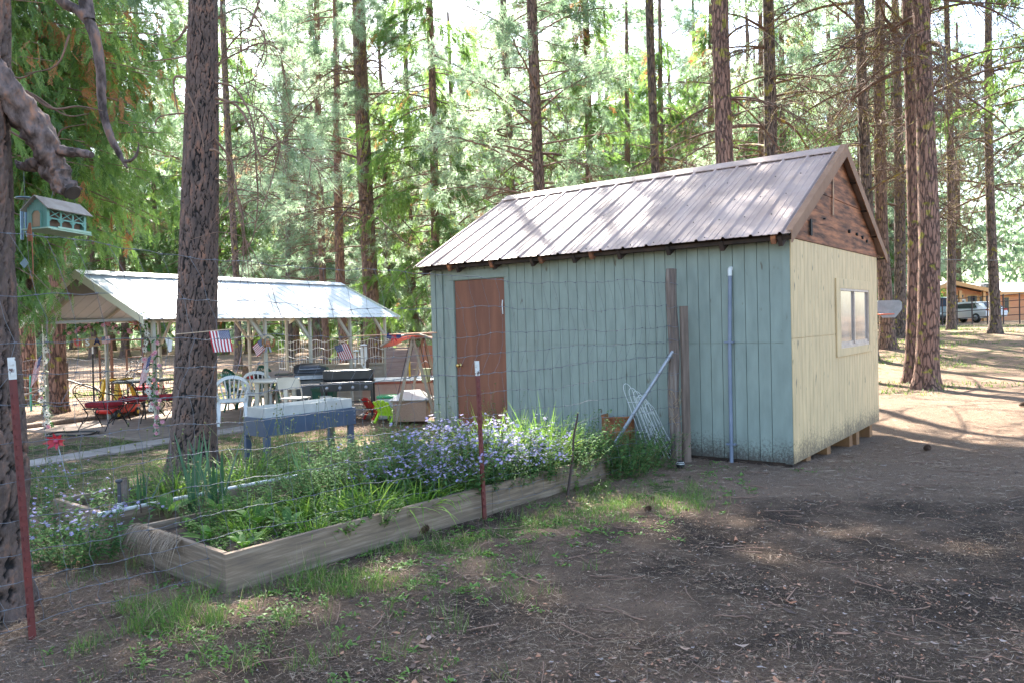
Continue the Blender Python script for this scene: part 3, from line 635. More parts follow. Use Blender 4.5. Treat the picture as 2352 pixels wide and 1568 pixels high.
def cedar_crown(seed,h0,h1,nb,Lmax,per=26,size=.34,az=None,rust=.015):
    global rng; rng=np.random.default_rng(seed); br=TM(); fo=TM()
    for i in range(nb):
        t=(i+rng.random())/nb; z=h0+(h1-h0)*t; a=rng.uniform(0,2*PI) if az is None else rng.uniform(*az); L=Lmax*(1-.8*t**1.6)*rng.uniform(.6,1.05)
        p=branch_path(z,a,L,rng.uniform(-.1,.2),rng.uniform(.15,.45),9); ttube(br,p,np.linspace(.028*L/3,.005,9),4)
        m=int(per*L/2.5)+4; u=rng.uniform(.25,1,m)*8; j=np.minimum(u.astype(int),7); b=p[j]+(p[j+1]-p[j])*(u-j)[:,None]+rng.normal(0,.10,(m,3))*np.array([1,1,.8])
        d=nrm(nrm(p[j+1]-p[j])*.7+rdirs(m)*.7+np.array([0,0,-.35])); base=.93 if rng.random()<rust else rng.beta(2,2)*.88
        vv=np.clip(base+rng.normal(0,.08,m),0,.88) if base<.9 else np.full(m,.95); vv=np.where(rng.random(m)<.015,.95,vv)
        sprays(fo,b,d,size*rng.uniform(.7,1.3,m),vv)
    return br.mesh('cedar branches'),fo.mesh('cedar foliage')

PC=[pine_crown(11,4.0,21,88,4.2,.7),pine_crown(12,3.2,19,88,3.9,.85),pine_crown(13,6.2,23,76,4.3,.8),pine_crown(14,.8,13,84,3.3,1.)]
CC=[cedar_crown(21,2.0,19,110,3.4,36,.38),cedar_crown(22,.6,13,100,3.0,36,.38)]
DBH=[dead_branches(35,6.2,12,22,1.6,4.2,17,down=.2),dead_branches(36,6,11,20,1.6,4.2,17,down=.2)]
DB=[dead_branches(31,4.6,11,26,1.6,4.4,17),dead_branches(32,4.2,11.5,26,1.6,4.6,17),dead_branches(33,4,9,13,1.0,2.4)]
PShade=[pine_crown(51,11,22,64,4.2,1.,nn=12,nl=.26,w=.03),pine_crown(52,16,29,54,4.8,1.,nn=12,nl=.26,w=.03),pine_crown(54,21,33,50,5.0,1.,nn=12,nl=.26,w=.03),pine_crown(55,26,38,60,5.4,1.,nn=12,nl=.26,w=.03)]  # extra upper crowns, unseen above the frame, added to shade the yard
PM=pine_crown(56,4.2,12.6,50,3.7,.85)
PH=pine_crown(53,13.5,24,40,3.4,.7)
_tc={}
def tree(label,px,py,Y,dia,kind,crown,dead=None,bark=None,H=None,rot=None,sc=1.,lean=0,group=None,cat='tree',z=None,up=None):
    p=D(px,py,Y); x=p[0]; g=float(gh(x,Y)) if z is None else z
    H=H or (22 if kind=='pine' else 20)
    t=thing('pine_tree' if kind=='pine' else 'cedar_tree',label,cat,(x,Y,g),0,group)
    seed=int(abs(x*7+Y*13)); trunk_mesh('trunk',H,dia/2,.05,dia*.22,seed,mt=bark or mBark,parent=t)
    b,f=crown; rot=random.uniform(0,6.28) if rot is None else rot
    for nm,me,mt in (('branches',b,mTwig),('crown',f,mNeedle if kind=='pine' else mCedar)):
        o=link(nm,me,mt,t,rotz=rot); o.scale=(sc,sc,sc)
    if dead is not None:
        o=link('dead_branches',dead,mTwigL,t,rotz=random.uniform(0,6.28))
    if up is not None:
        for nm,me,mt in (('branches',PShade[up][0],mTwig),('crown',PShade[up][1],mNeedle)): link(nm,me,mt,t,rotz=rot+1)  # second crown out of view, put on the tree for its shade
    if lean: t.rotation_euler=(0,lean,0)
    return t
GR='pine trees standing around the shed and pavilion'
tree('tall pine with forked lichened trunk rising behind the white pavilion roof right end',845,500,26.5,.58,'pine',PM,DB[0],rot=1,up=2,H=34)
tree('slim dark cedar trunk with green and rusty sprays left of shed roof',993,450,26,.30,'cedar',CC[0],None,mBarkR,up=2,H=34)
tree('straight pine trunk behind the left part of shed ridge, thicker of two',1238,330,21.5,.36,'pine',PM,DB[2],up=1,H=30)
tree('thin dark pine trunk just left of the thicker one behind shed ridge',1168,380,30,.30,'pine',PC[2],DB[1],mBarkG,up=3,H=39)
tree('thin cedar trunk with drooping green sprays behind middle of shed roof',1347,330,27,.28,'cedar',CC[1],None,mBarkR,up=2,H=34)
tree('slender lichened pine trunk behind shed roof, between cedar and broad orange pine',1506,300,23,.29,'pine',PH,DB[2],mBarkG,up=1,H=30)
tree('broad orange brown pine trunk close behind the shed ridge',1672,250,16.6,.46,'pine',PH,DB[2],mBarkR,rot=.6,up=0,H=23)
tree('grey shaded pine trunk right beside the broad orange one behind shed',1762,200,22.5,.42,'pine',PH,DBH[1],mBarkG,up=1,H=30)
tree('rear trunk of the close pair of reddish pines right of shed',2093,500,17.9,.38,'pine',PH,DBH[1],mBarkR,rot=2,up=0,H=23)
tree('front trunk of the close pair of pines right of shed, standing nearest',2122,500,16.3,.43,'pine',PH,DBH[0],mBarkR,rot=4,up=0,H=23)
tree('dark narrow leaning pine in front of the orange house and cars',2284,600,29.5,.38,'pine',PH,DB[0],mBarkG)
tree('grey pine standing between the parked cars at the orange house',2183,600,33,.36,'pine',PH,DB[1],mBarkG)
tree('pine trunk that carries the basketball backboard',2037,700,25.5,.46,'pine',PH,DB[0])
tree('pine trunk just right of the basketball hoop',2066,650,29,.42,'pine',PH,DB[1],mBarkG)
tree('pine trunk seen just past the shed gable peak',1990,450,23,.40,'pine',PH,DB[1],mBarkG)
tree('thin distant pine trunk behind the pavilion roof centre',742,560,37,.36,'pine',PC[1],None,mBarkR,up=3,H=39)
tree('reddish trunk under cedar foliage left of pavilion behind USA banner',126,860,16.4,.36,'pine',PC[2],None,mBarkR,sc=.9,up=0,H=23)
tree('brown trunk at far left behind the red flag post',62,860,18.5,.42,'pine',PC[2],None,mBarkR,up=0,H=23)
tree('grey violet slender trunk seen under the pavilion roof behind hanging flag',545,800,33,.30,'pine',PH,None,mBarkG,up=3,H=39)
tree('trunk in the bright yard seen between pavilion posts above barbecue',792,810,31,.42,'pine',PH,None,mBarkR)
tree('young pine with low branches far behind the pavilion',668,800,40,.32,'pine',PC[1],None,mBarkG)
tree('tall pine at the right picture edge beyond the sunlit clearing',2420,600,24,.45,'pine',PH,DB[2])
tree('cedar at the top right corner with green sprays and rusty tips',2440,500,20,.34,'cedar',cedar_crown(23,6.5,19,90,3.6,34,.36),DB[2],mBarkR,rot=2.2)
# distant individual trees closing the view
far_lab=['distant pine far behind the pavilion and shed','distant cedar far behind the pavilion and shed']
proto={}
i=0
for px in range(-160,2560,74):
    for k in range(3):
        Y=(rng.uniform(36,46),rng.uniform(50,64),rng.uniform(68,90))[k]; x=px+rng.uniform(-34,34)
        if k==0 and (x<1150 or x>1960 or rng.random()<.35): continue
        if 2090<x<2460 and Y<80: continue
        if k==1 and rng.random()<.12: continue
        kd='pine' if rng.random()<.66 else 'cedar'; cr=(PC[3],PC[1],PC[3])[i%3] if kd=='pine' else CC[i%2]
        key=(kd,i%3)
        p=D(x,700,Y); loc=(p[0],Y,float(gh(p[0],Y))); lab=far_lab[0] if kd=='pine' else far_lab[1]
        if key not in proto:
            t=tree(lab,x,700,Y,.4,kd,cr,None,mBark,H=15 if kd=='pine' else 18,sc=1.05,group='distant %s trees closing the view'%kd); proto[key]=t; t.scale=(1.3,)*3
        else: dup(proto[key],loc,rng.uniform(0,6.28),lab,scale=float(rng.uniform(1.0,1.45)*(1.0,1.25,1.5)[k]))
        i+=1
# out-of-frame pines meant to shade the yard; empty loop, none are built
for (x,y,lab,sc,cr) in ((-9.5,4.5,'pine just outside the left edge shading the garden',1.,0),(7.5,5.,'pine just outside the right edge shading the bare ground',1.,0)):
    pass

# ---- near pine in the garden
B=G(440,1080); NP=thing('pine_tree','large close pine with deeply plated bark rising beside the raised beds','tree',(B[0],B[1],0))
plated_trunk('trunk',12,.258,.012,.06,NP,seed=4,seg=160,lean=lambda z:(.064*max(z,0)+.02*math.sin(z*.8),0))
b_,f_=pine_crown(41,6.6,12,36,3.2,.8)
for nm,me_,mt_ in (('branches',b_,mTwig),('crown',f_,mNeedle)): link(nm,me_,mt_,NP)
# hanging bare limbs and a needle spray on its right, dead stubs on its left
tm=TM(); ft=TM(); rng=np.random.default_rng(5)
def toloc(px,py,Y): return D(px,py,Y)-np.array([B[0],B[1],0])
limbs=[([(492,170),(535,95),(590,60),(612,130),(570,190),(505,185)],9.1,.011),([(493,190),(540,205),(580,280),(588,380),(592,470),(575,560),(520,600)],8.9,.014),
 ([(494,225),(545,245),(578,300),(600,360),(640,330),(628,400),(612,450),(585,520)],8.8,.017),([(494,320),(530,370),(545,450),(560,520),(572,640)],8.9,.014),
 ([(494,240),(540,235),(590,250),(625,290),(640,330),(640,380)],8.7,.012),([(494,365),(520,368),(560,362),(600,320),(575,230),(560,180)],9.2,.010),
 ([(500,40),(560,20),(605,70),(600,140),(560,170)],9.2,.012),([(494,410),(530,425),(555,480),(560,600)],8.9,.011),
 ([(590,310),(650,330),(700,355),(755,425)],8.6,.010),([(575,60),(600,-20),(590,-90)],9.2,.016),([(494,150),(550,120),(600,100),(640,120),(660,200)],9.0,.012)]
for pts,Yd,r in limbs:
    c=spline([toloc(px,py,Yd+.12*math.sin(q*1.7)) for q,(px,py) in enumerate(pts)],7); ttube(tm,c,np.linspace(r,.004,len(c)),6,rng.random())
    for s in range(15):
        k=rng.integers(len(c)//4,len(c)-2); d=nrm(c[k+1]-c[k]+rdirs(1)[0]*.7); l=rng.uniform(.25,.75); x=np.linspace(0,1,8)[:,None]
        q=c[k]+d*l*x+np.array([0,0,-.45])*l*x**2+rng.normal(0,.012,(8,3))*x; ttube(tm,q,np.linspace(.006,.002,8),4,rng.random())
for pts,Yd,r in (([(430,180),(402,178),(401,215),(410,262)],8.7,.016),([(430,262),(405,262),(365,270),(355,290)],8.75,.012),([(432,215),(452,262),(468,338)],8.66,.010),([(425,130),(400,135),(340,142)],8.8,.011),([(482,345),(500,348),(522,373)],8.72,.018),([(430,60),(410,90),(395,98)],8.7,.016)):
    c=spline([toloc(px,py,Yd) for px,py in pts],6); ttube(tm,c,np.linspace(r,.005,len(c)),6,rng.random())
tm.build('dead_branches',mTwig,NP,smooth=True)
P=[];Q=[]
for (a,b) in (((650,330),(755,425)),((690,350),(720,410)),((640,335),(700,390)),((700,300),(740,345)),((560,-20),(520,20)),((600,20),(660,60))):
    for t in np.linspace(.15,1,9): px_=a[0]+(b[0]-a[0])*t; py_=a[1]+(b[1]-a[1])*t; P.append(toloc(px_,py_,8.6)+rng.normal(0,.02,3)); Q.append(np.array([.6,0,-.5]))
tufts(ft,np.array(P),nrm(np.array(Q)),34,.19,.0026,rng.uniform(.2,.8,len(P)),.8); ft.build('needle_spray',mNeedle,NP)

# ---- left edge old tree with broken limb
L0=G(-75,1415); _e=[D(52,1100,L0[1]),D(24,700,L0[1]),D(10,300,L0[1]),D(6,0,L0[1])]; LZ=[0]+[float(q[2]) for q in _e]; LX=[0]+[float(q[0]-L0[0]-(.262-.112*q[2]/9)) for q in _e]; LT=thing('old_tree','old rough barked tree at left edge with thick broken limb above the bird feeder','tree',(L0[0],L0[1],0))
plated_trunk('trunk',9,.262,.15,.09,LT,seed=9,cw=.10,ch=.34,amp=.04,seg=150,lean=lambda z:(float(np.interp(z,LZ,LX)),0),zfine=4.5)
def ll(px,py,Y): return D(px,py,Y)-np.array([L0[0],L0[1],0])
mLimb=mat('stripped limb wood',(.04,.025,.02),(.33,.16,.095),7,(2.2,2.2,1),rough=.85,bump=1,bscale=7,c3=(.17,.12,.105),lo=.38,hi=.7,dist=.03)
def limb(name,pts,rad,mt,seg=22,amp=.012,n=14):
    c=spline([ll(*p) for p in pts],n); k=len(c); r=np.interp(np.linspace(0,1,k),np.linspace(0,1,len(rad)),rad)
    t=nrm(np.gradient(c,axis=0)); x=nrm(np.cross(t,np.array([0,0.3,1.]))); y=np.cross(t,x); an=np.arange(seg)*2*PI/seg
    A,Kk=np.meshgrid(an,np.arange(k)*.5,indexing='ij'); dd=amp*(vnoise(A.T*2.2,Kk.T*.5,3)-.5)*2+amp*.5*(vnoise(A.T*6,Kk.T*1.1,7)-.5)
    V=c[:,None]+(x[:,None]*np.cos(an)[None,:,None]+y[:,None]*np.sin(an)[None,:,None])*(r[:,None]+dd)[...,None]
    T=[]
    for i_ in range(k-1):
        for j_ in range(seg): q_=(j_+1)%seg; T+=[(i_*seg+j_,i_*seg+q_,(i_+1)*seg+q_),(i_*seg+j_,(i_+1)*seg+q_,(i_+1)*seg+j_)]
    V=V.reshape(-1,3); V=np.vstack([V,c[-1]-t[-1]*.02]); e=(k-1)*seg; T+=[(e+j_,e+(j_+1)%seg,k*seg) for j_ in range(seg)]
    tm=TM(); tm.merge(V,np.array(T),np.full(len(V),.5)); return tm.build(name,mt,LT,smooth=True),c
o,c=limb('broken_limb',[(-70,110,4.35),(0,195,4.45),(45,250,4.5),(90,310,4.55),(118,370,4.6),(140,415,4.6),(166,442,4.55)],[.10,.095,.088,.082,.075,.058,.042],mLimb,34,.024)
mb=MB(); e=c[-1]; d=nrm(c[-1]-c[-4]); mb.tube([e-d*.02,e+d*.012],[.046,.043],18); mb.build('sawn_end',mat('dark sawn wood',(.03,.02,.016),(.07,.05,.04),14),LT)
limb('stub',[(118,345,4.6),(150,348,4.58),(185,352,4.55),(211,357,4.5)],[.04,.032,.026,.018],mLimb,16,.006)
limb('stub',[(105,375,4.6),(80,378,4.65),(55,385,4.7),(35,372,4.75)],[.04,.042,.022,.008],mLimb,16,.012)
limb('hanging_limb',[(95,-60,5.0),(140,0,5.0),(185,30,5.0),(215,75,5.0),(232,170,5.0),(234,240,5.0),(252,310,5.0),(272,350,5.0),(292,388,5.0)],[.035,.034,.032,.034,.03,.026,.024,.018,.006],mLimb,14,.004)
limb('hanging_limb',[(284,372,5.0),(302,368,4.98),(314,355,4.96),(319,332,4.95)],[.012,.010,.008,.003],mLimb,10,.002)
limb('hanging_limb',[(205,50,5.0),(190,-20,5.05),(150,-90,5.1)],[.04,.045,.05],mLimb,14,.005)
tm=TM()
for pts,r in (([(0,150),(40,180),(85,165)],.010),([(60,210),(120,250),(180,245),(235,255)],.011),([(0,200),(70,215),(150,265),(205,262)],.009),([(130,350),(140,300),(200,285)],.006),([(20,300),(70,330),(95,345)],.008),([(18,320),(14,500),(25,620)],.014),([(160,80),(130,150),(60,170)],.007),([(30,560),(20,600),(8,660)],.004),([(95,370),(110,410),(125,450)],.006)):
    c=spline([ll(px,py,4.9) for px,py in pts],6); ttube(tm,c,np.linspace(r,.003,len(c)),5)
tm.build('twigs',mTwig,LT,smooth=True)

# ---- incense cedar behind the feeder: long limbs reaching toward the garden
CP=D(-60,860,14.5); CT=thing('cedar_tree','dense green incense cedar with drooping sprays and rusty tips over the left garden','tree',(CP[0],CP[1],0))
trunk_mesh('trunk',13,.26,.06,.08,5,mt=mBarkR,parent=CT)
rng=np.random.default_rng(77); br=TM(); fo=TM()
poly=[(-120,-80),(470,-80),(430,120),(405,260),(385,360),(395,480),(400,550),(360,590),(270,585),(190,610),(165,680),(110,735),(20,755),(-120,770)]
def inside(x,y):
    c=False;n=len(poly)
    for i in range(n):
        x1,y1=poly[i];x2,y2=poly[(i+1)%n]
        if (y1>y)!=(y2>y) and x<(x2-x1)*(y-y1)/(y2-y1)+x1: c=not c
    return c
cnt=0
while cnt<200:
    x=rng.uniform(-110,460);y=rng.uniform(-70,770)
    if not inside(x,y): continue
    Yd=rng.uniform(10.2,13.5); 
    if y>600: Yd=rng.uniform(9.8,11.)
    e=D(x,y,Yd)-CP*np.array([1,1,0]); z0=np.clip(e[2]+rng.uniform(.2,1.3),1.9,12)
    s=np.array([0,0,z0]); t=np.linspace(0,1,10)[:,None]; p=s+(e-s)*t+np.array([0,0,1.])*(.35*np.sin(t*PI)); p[:,:2]+=np.cumsum(rng.normal(0,.05,(10,2)),0)*np.sin(t*PI)
    ttube(br,p,np.linspace(.03,.005,10),4)
    m=rng.integers(50,70); u=rng.uniform(.42,1.,m)*9; j=np.minimum(u.astype(int),8); b=p[j]+(p[j+1]-p[j])*(u-j)[:,None]+rng.normal(0,.14,(m,3))
    d=nrm(nrm(p[j+1]-p[j])*.5+rdirs(m)*.6+np.array([0,0,-.6])); base=rng.beta(2,1.6)*.86
    vv=np.clip(base+rng.normal(0,.08,m),0,.88)
    rust=(rng.random()<.09) or (abs(x-330)<90 and abs(y-110)<80 and rng.random()<.35)
    vv=np.where(rng.random(m)<(.45 if rust else .015),.95,vv)
    sprays(fo,b,d,.235*rng.uniform(.7,1.35,m),vv); cnt+=1
br.build('branches',mTwig,CT); fo.build('crown',mCedar,CT)
rng=np.random.default_rng(99)
# ================================================================== FENCE LINE
mPost=mat('weathered grey post wood',(.07,.058,.052),(.27,.225,.195),5,(6,6,.35),rough=.9,bump=.9,bscale=10,c3=(.17,.12,.095),lo=.3,hi=.7,dist=.02)
mPlank=mat('brown weathered plank',(.11,.078,.06),(.23,.165,.13),5,(5,5,.4),rough=.9,bump=.5,bscale=10)
mWire=mat('galvanized wire',(.12,.12,.135),(.19,.19,.205),30,rough=.6,metal=.2)
mRed=mat('faded red steel',(.10,.018,.015),(.17,.035,.028),14,rough=.6,bump=.2)
mRed2=mat('brighter faded red steel',(.17,.025,.018),(.09,.022,.02),14,(1,1,.3),rough=.65)
mTip=mat('chipped white paint',(.62,.6,.56),(.10,.05,.045),22,rough=.7,lo=.55,hi=.62)
mPipe=mat('galvanized pipe',(.36,.38,.42),(.26,.27,.30),7,rough=.42,metal=.5)
mBlack=mat('black rubber',(.02,.02,.02),rough=.5)
F0=G(75,1468); F1=G(1101,1187); F2=G(1552,1061)
FD=nrm((F2-F0)[None])[0]; FN=np.array([-FD[1],FD[0],0])
FL=np.linalg.norm(F2-F0); FYAW=math.atan2(FD[1],FD[0])
# tall wooden post
t=thing('fence_post','tall weathered round wooden fence post carrying the woven wire in front of the shed','fence post',tuple(F2),0)
H=D(1549,618,F2[1])[2]; mb=MB(); k=14; rr=.061
pts=[(.012*math.sin(i*.9),.006*math.cos(i*1.3),-.1+(H+.1)*i/k) for i in range(k+1)]; mb.tube(pts,[rr*(1.05-.08*i/k+.02*math.sin(i*2.1)) for i in range(k+1)],14)
po=mb.build('post',mPost,t)
mb=MB()
for z in (2.0,1.74,1.53,1.38,1.22,1.0,.82,.62,.45,.3,.16):
    q=[(math.cos(a)*.066,math.sin(a)*.066,z+.012*math.sin(a*2+z*9)) for a in np.linspace(0,2*PI,15)]; mb.tube(q,.003,5)
mb.build('wire_wrap',mWire,po)
mb=MB(); rnd=random.Random(4)
for i in range(16):
    z=rnd.uniform(.4,.85); a=rnd.uniform(3.2,6.2); q=[(math.cos(a+s*.5)*(.068+.02*math.sin(s*2+i)),math.sin(a+s*.5)*(.07+.02*math.sin(s*2+i)),z+.06*math.sin(s*1.5+i)-.03*s) for s in np.linspace(0,3,9)]; mb.tube(q,.0028,4)
mb.build('dry_vine',mat('dry straw vine',(.42,.30,.18),(.3,.2,.12),9),po)
P2=G(1578,1061); t=thing('plank_post','short flat brown plank standing between the round post and the shed wall','plank',tuple(P2),FYAW-.3)
H2=D(1578,703,P2[1])[2]; mb=MB(); mb.box((-.048,-.02,-.1),(.048,.02,H2)); mb.build('board',mPlank,t,bevel=.003)
def tpost(label,P,top,tip0,mt,leanx=0):
    t=thing('steel_post',label,'fence post',tuple(P),FYAW); mb=MB(); H=top
    for a,b in (((-.019,-.002,-.2),(.019,.002,tip0-.001)),((-.003,.002,-.2),(.003,.030,tip0-.001))): mb.box(a,b)
    z=.1
    while z<tip0-.05: mb.box((-.009,-.008,z),(.009,-.0021,z+.022)); z+=.054
    mb.build('post',mt,t)
    mb=MB(); mb.box((-.019,-.002,tip0),(.019,.002,H)); mb.box((-.003,.002,tip0),(.003,.030,H)); z=tip0+.02
    while z<H-.03: mb.box((-.009,-.008,z),(.009,-.0021,z+.022)); z+=.054
    mb.build('white_tip',mTip,t); t.rotation_euler=(0,leanx,FYAW); return t
tt=tpost('red steel fence post with white tip beside the long front raised bed',F1+np.array([.05,-.06,0]),1.31,1.19,mRed,-.03)
tt2=tpost('bright red steel fence post with chipped white tip by the old tree',F0,1.50,1.385,mRed2,-.03); tt2.scale=(.95,.95,1)
# leaning brace pipe
a=D(1546,806,F2[1]-.04); b=G(1398,1040,.12); t=thing('brace_pipe','galvanized pipe leaning diagonally from the garden bed up to the wooden post','pipe',(b[0],b[1],0)); mb=MB(); o0=np.array([b[0],b[1],0]); mb.tube([b-o0-np.array([0,0,.2])*0,(a-o0)],.021,10); mb.tube([a-o0,(a-o0)*1.0+np.array([.03,.0,.02])],.013,8); mb.build('pipe',mPipe,t)
# woven wire
ft=thing('wire_fence','sagging woven wire fence stretched from the left edge to the round wooden post','wire fence',tuple(F0),FYAW)
s0,s1=-1.3,FL-.02
zt=[2.02,1.755,1.535,1.375,1.205]; zb=[1.20,1.02,.83,.635,.455,.31,.19,.08]
def topsag(s):
    u=np.clip(s/FL,-.4,1); return .10*(1-u)**1.5-.06*math.sin(max(0,u)*PI)
def wz(z,s):
    k=(z/2.02); return z+topsag(s)*k**2+.014*math.sin(s*2.3+z*7)*(.3+k)+.008*math.sin(s*6.1+z*3)
def wy(z,s): return .03*math.sin(s*1.3+z*2)+.02*math.sin(s*3.1-z*3)+(.05*math.sin(max(0,s/FL)*PI))*math.sin(z*1.5)
def wiremesh(zs,seed,lean):
    r_=random.Random(seed); mb=MB(); n=int((s1-s0)/.155); grid={}
    for j,z in enumerate(zs):
        sh=lean(j/(len(zs)-1.))
        for i in range(n+1):
            s=s0+i*(s1-s0)/n+sh*(1 if s0+i*.155<FL-.5 else max(0,(FL-(s0+i*.155))/.5))+r_.uniform(-.012,.012); s=min(s,s1); grid[i,j]=(s,wy(z,s),wz(z,s)+r_.uniform(-.004,.004))
    for j in range(len(zs)):
        p=[]
        for i in range(n+1):
            a=grid[i,j]; p.append(a)
            if i<n: b=grid[i+1,j]; p.append(((a[0]*.5+b[0]*.5),(a[1]+b[1])/2,(a[2]+b[2])/2+r_.choice((-1,1))*.007))
        mb.tube(p,.0019 if j not in (0,) else .0019,4)
    for i in range(n+1):
        bow=r_.uniform(-.02,.03)
        for j in range(len(zs)-1):
            a=grid[i,j];b=grid[i,j+1]; m_=((a[0]+b[0])/2+bow,(a[1]+b[1])/2,(a[2]+b[2])/2); mb.tube([a,m_,b],.0014,4,cap=False)
            mb.tube([(a[0]-.009,a[1],a[2]),(a[0]+.009,a[1]-.001,a[2]+.001)],.0042,5)
    return mb
wiremesh(zt,1,lambda t:.16*math.sin(t*PI*.9)+.02).build('upper_mesh',mWire,ft)
wiremesh(zb,2,lambda t:.10*t).build('lower_mesh',mWire,ft)
# dry stick in the bed
def polyline(name,label,cat,pts,r,mt,n=8,base=None):
    o0=np.array([pts[0][0],pts[0][1],0]); t=thing(name,label,cat,tuple(o0)); mb=MB(); c=spline([np.array(p)-o0 for p in pts],5); mb.tube(c,list(np.linspace(r[0],r[1],len(c))),n); mb.build('stem',mt,t); return t
yy=G(1303,1140)[1]+.04
polyline('dark_stick','crooked dark stick standing upright at the front board of the raised bed','stick',[G(1303,1142),D(1312,1075,yy),D(1316,1040,yy),D(1318,1000,yy),D(1325,965,yy),D(1327,948,yy)],(.012,.008),mat('dark stick wood',(.035,.02,.016),(.08,.045,.035),12))
# white hoop border leaning against the wall
mHoop=mat('white coated wire',(.72,.72,.70),rough=.35)
hb=G(1512,1045); hb=np.array([D(1512,1045,hb[1]-.22)[0],hb[1]-.22,0]); t=thing('border_fence','folded bundle of white wire hoop edging leaning behind the brace pipe','garden edging',(hb[0],hb[1],0))
tops=[(1437,880),(1450,890),(1460,897),(1470,906),(1478,915),(1487,925),(1466,885+25)]
for i,(x,y) in enumerate(tops):
    mb=MB(); yb=hb[1]+.05-.012*i; top=D(x,y,yb+.05)-np.array([hb[0],hb[1],0]); w_=.05
    bl=G(1478+i*9,1040,.0)-np.array([hb[0],hb[1],0]); bl[1]=.05-.012*i; br_=bl+np.array([.10,0,0])
    ax=nrm((top-(bl+br_)/2)[None])[0]; p=[bl,top-ax*.10-np.array([w_,0,0])]
    for a in np.linspace(PI,0,9)[1:-1]: p.append(top-ax*.10+np.array([math.cos(a)*w_,0,0])+ax*math.sin(a)*.10)
    p+=[top-ax*.10+np.array([w_,0,0]),br_]
    mb.tube(p,.0033,5); mb.build('hoop',mHoop,t)
    mb=MB(); q=(bl+br_)/2; 
    for f in (.35,.75): 
        c_=q+(top-q)*f; mb.tube([c_-np.array([w_+.01,0,0]),c_+np.array([w_+.01,0,0])],.003,5)
    if i%2==0: mb.build('cross_wire',mHoop,t)
# rusty drum behind the hoops
bp=G(1420,1030,.05); bp=np.array([bp[0],bp[1]-.05,0]); t=thing('rusty_drum','rusty metal drum half hidden by plants beside the shed wall','drum',tuple(bp)); mb=MB()
hz=D(1420,952,bp[1])[2]; R_=.20
mb.lathe([(R_-.004,hz-.25),(R_-.004,hz),(R_+.006,hz),(R_+.006,hz-.02),(R_,hz-.025),(R_,hz*.6),(R_+.006,hz*.58),(R_,hz*.56),(R_,.02),(0.01,.02)],28)
mb.build('drum_wall',mat('rust',(.20,.065,.025),(.34,.13,.05),7,rough=.9,bump=.3),t)
mb=MB(); mb.lathe([(R_-.005,hz-.06),(.01,hz-.05)],24); mb.build('soil_fill',mat('dark soil',(.03,.022,.018),(.07,.05,.04),20),t)
# little black ball
q=G(1563,1076); t=thing('croquet_ball','small black ball with pale stripes at the foot of the wooden post','ball',(q[0],q[1],.047)); mb=MB(); mb.lathe([(.047*math.sin(a),-.047*math.cos(a)) for a in np.linspace(0.001,PI-.001,15)],20); mb.build('ball',mBlack,t)
mb=MB(); 
for a0 in (.9,1.25): mb.lathe([(.0478*math.sin(a),.0478*math.cos(a)) for a in np.linspace(a0,a0+.12,4)],20)
mb.build('stripe',mWhite,t)
# ================================================================== RAISED BEDS
mBed=mat('weathered grey cedar board',(.15,.11,.08),(.31,.235,.17),2.6,(1.0,1.0,15),rough=.9,bump=.5,bscale=16,c3=(.22,.155,.105))
mSoil=mat('dark bed soil',(.03,.022,.017),(.10,.07,.05),18,rough=1,bump=1,bscale=30)
def bed(label,c0,yaw,L,Wd,H):
    t=thing('raised_bed',label,'raised bed',(c0[0],c0[1],0),yaw); th=.038
    for nm,a,b in (('front_board',(0,0,-.03),(2.44,th,H)),('front_board',(2.446,.003,-.03),(L,th+.001,H-.006)),('end_board',(-.0,th+.002,-.03),(th,Wd-th-.002,H+.004)),('back_board',(0,Wd-th,-.03),(L,Wd,H-.003)),('end_board',(L-th,th+.002,-.03),(L,Wd-th-.002,H))):
        mb=MB(); n=14
        mb.box(a,b); mb.build(nm,mBed,t,bevel=.004)
    tm=TM(); nx_,ny_=60,18; xs=np.linspace(th+.001,L-th-.001,nx_); ys=np.linspace(th+.001,Wd-th-.001,ny_); A,B_=np.meshgrid(xs,ys,indexing='ij'); Zz=H-.07+.05*(vnoise(A*3,B_*3,8)-.5)+.02*(vnoise(A*14,B_*14,9)-.5)
    idx=np.arange(nx_*ny_).reshape(nx_,ny_); T=np.concatenate([np.stack([idx[:-1,:-1],idx[1:,:-1],idx[1:,1:]],-1).reshape(-1,3),np.stack([idx[:-1,:-1],idx[1:,1:],idx[:-1,1:]],-1).reshape(-1,3)])
    tm.merge(np.stack([A,B_,Zz],-1).reshape(-1,3),T,np.zeros(nx_*ny_)); tm.build('soil',mSoil,t,smooth=True); return t
A0=G(520,1364); AY=math.atan2(G(1370,1052,.235)[1]-A0[1],G(1370,1052,.235)[0]-A0[0])
HB=.245
bed('front raised garden bed of grey cedar boards along the wire fence',A0,AY,4.25,1.22,HB)
B0=G(250,1257); BYA=AY+.02; bed('rear raised garden bed with a white pipe lying on its board',B0,BYA,3.9,1.05,HB)
def bl(c0,yaw,u,v,z=0): return np.array([c0[0]+math.cos(yaw)*u-math.sin(yaw)*v,c0[1]+math.sin(yaw)*u+math.cos(yaw)*v,z])
t=thing('white_pipe','white plastic pipe lying along the front board of the rear bed with grey riser','pipe',tuple(bl(B0,BYA,0,.02,HB)),BYA)
mb=MB(); mb.tube([(x,.004*math.sin(x*3),.016+.004*math.sin(x*2)) for x in np.linspace(-.05,2.6,14)],.0155,10); mb.build('pipe',mWhite,t)
mb=MB()
for x in (-.03,.1,.62,1.5): mb.tube([(x-.03,0,.016),(x+.03,0,.016)],.0195,12)
mb.build('coupling',mWhite,t)
mb=MB(); mb.tube([(.10,0,.03),(.10,0,.075)],.019,10); mb.build('tee',mWhite,t)
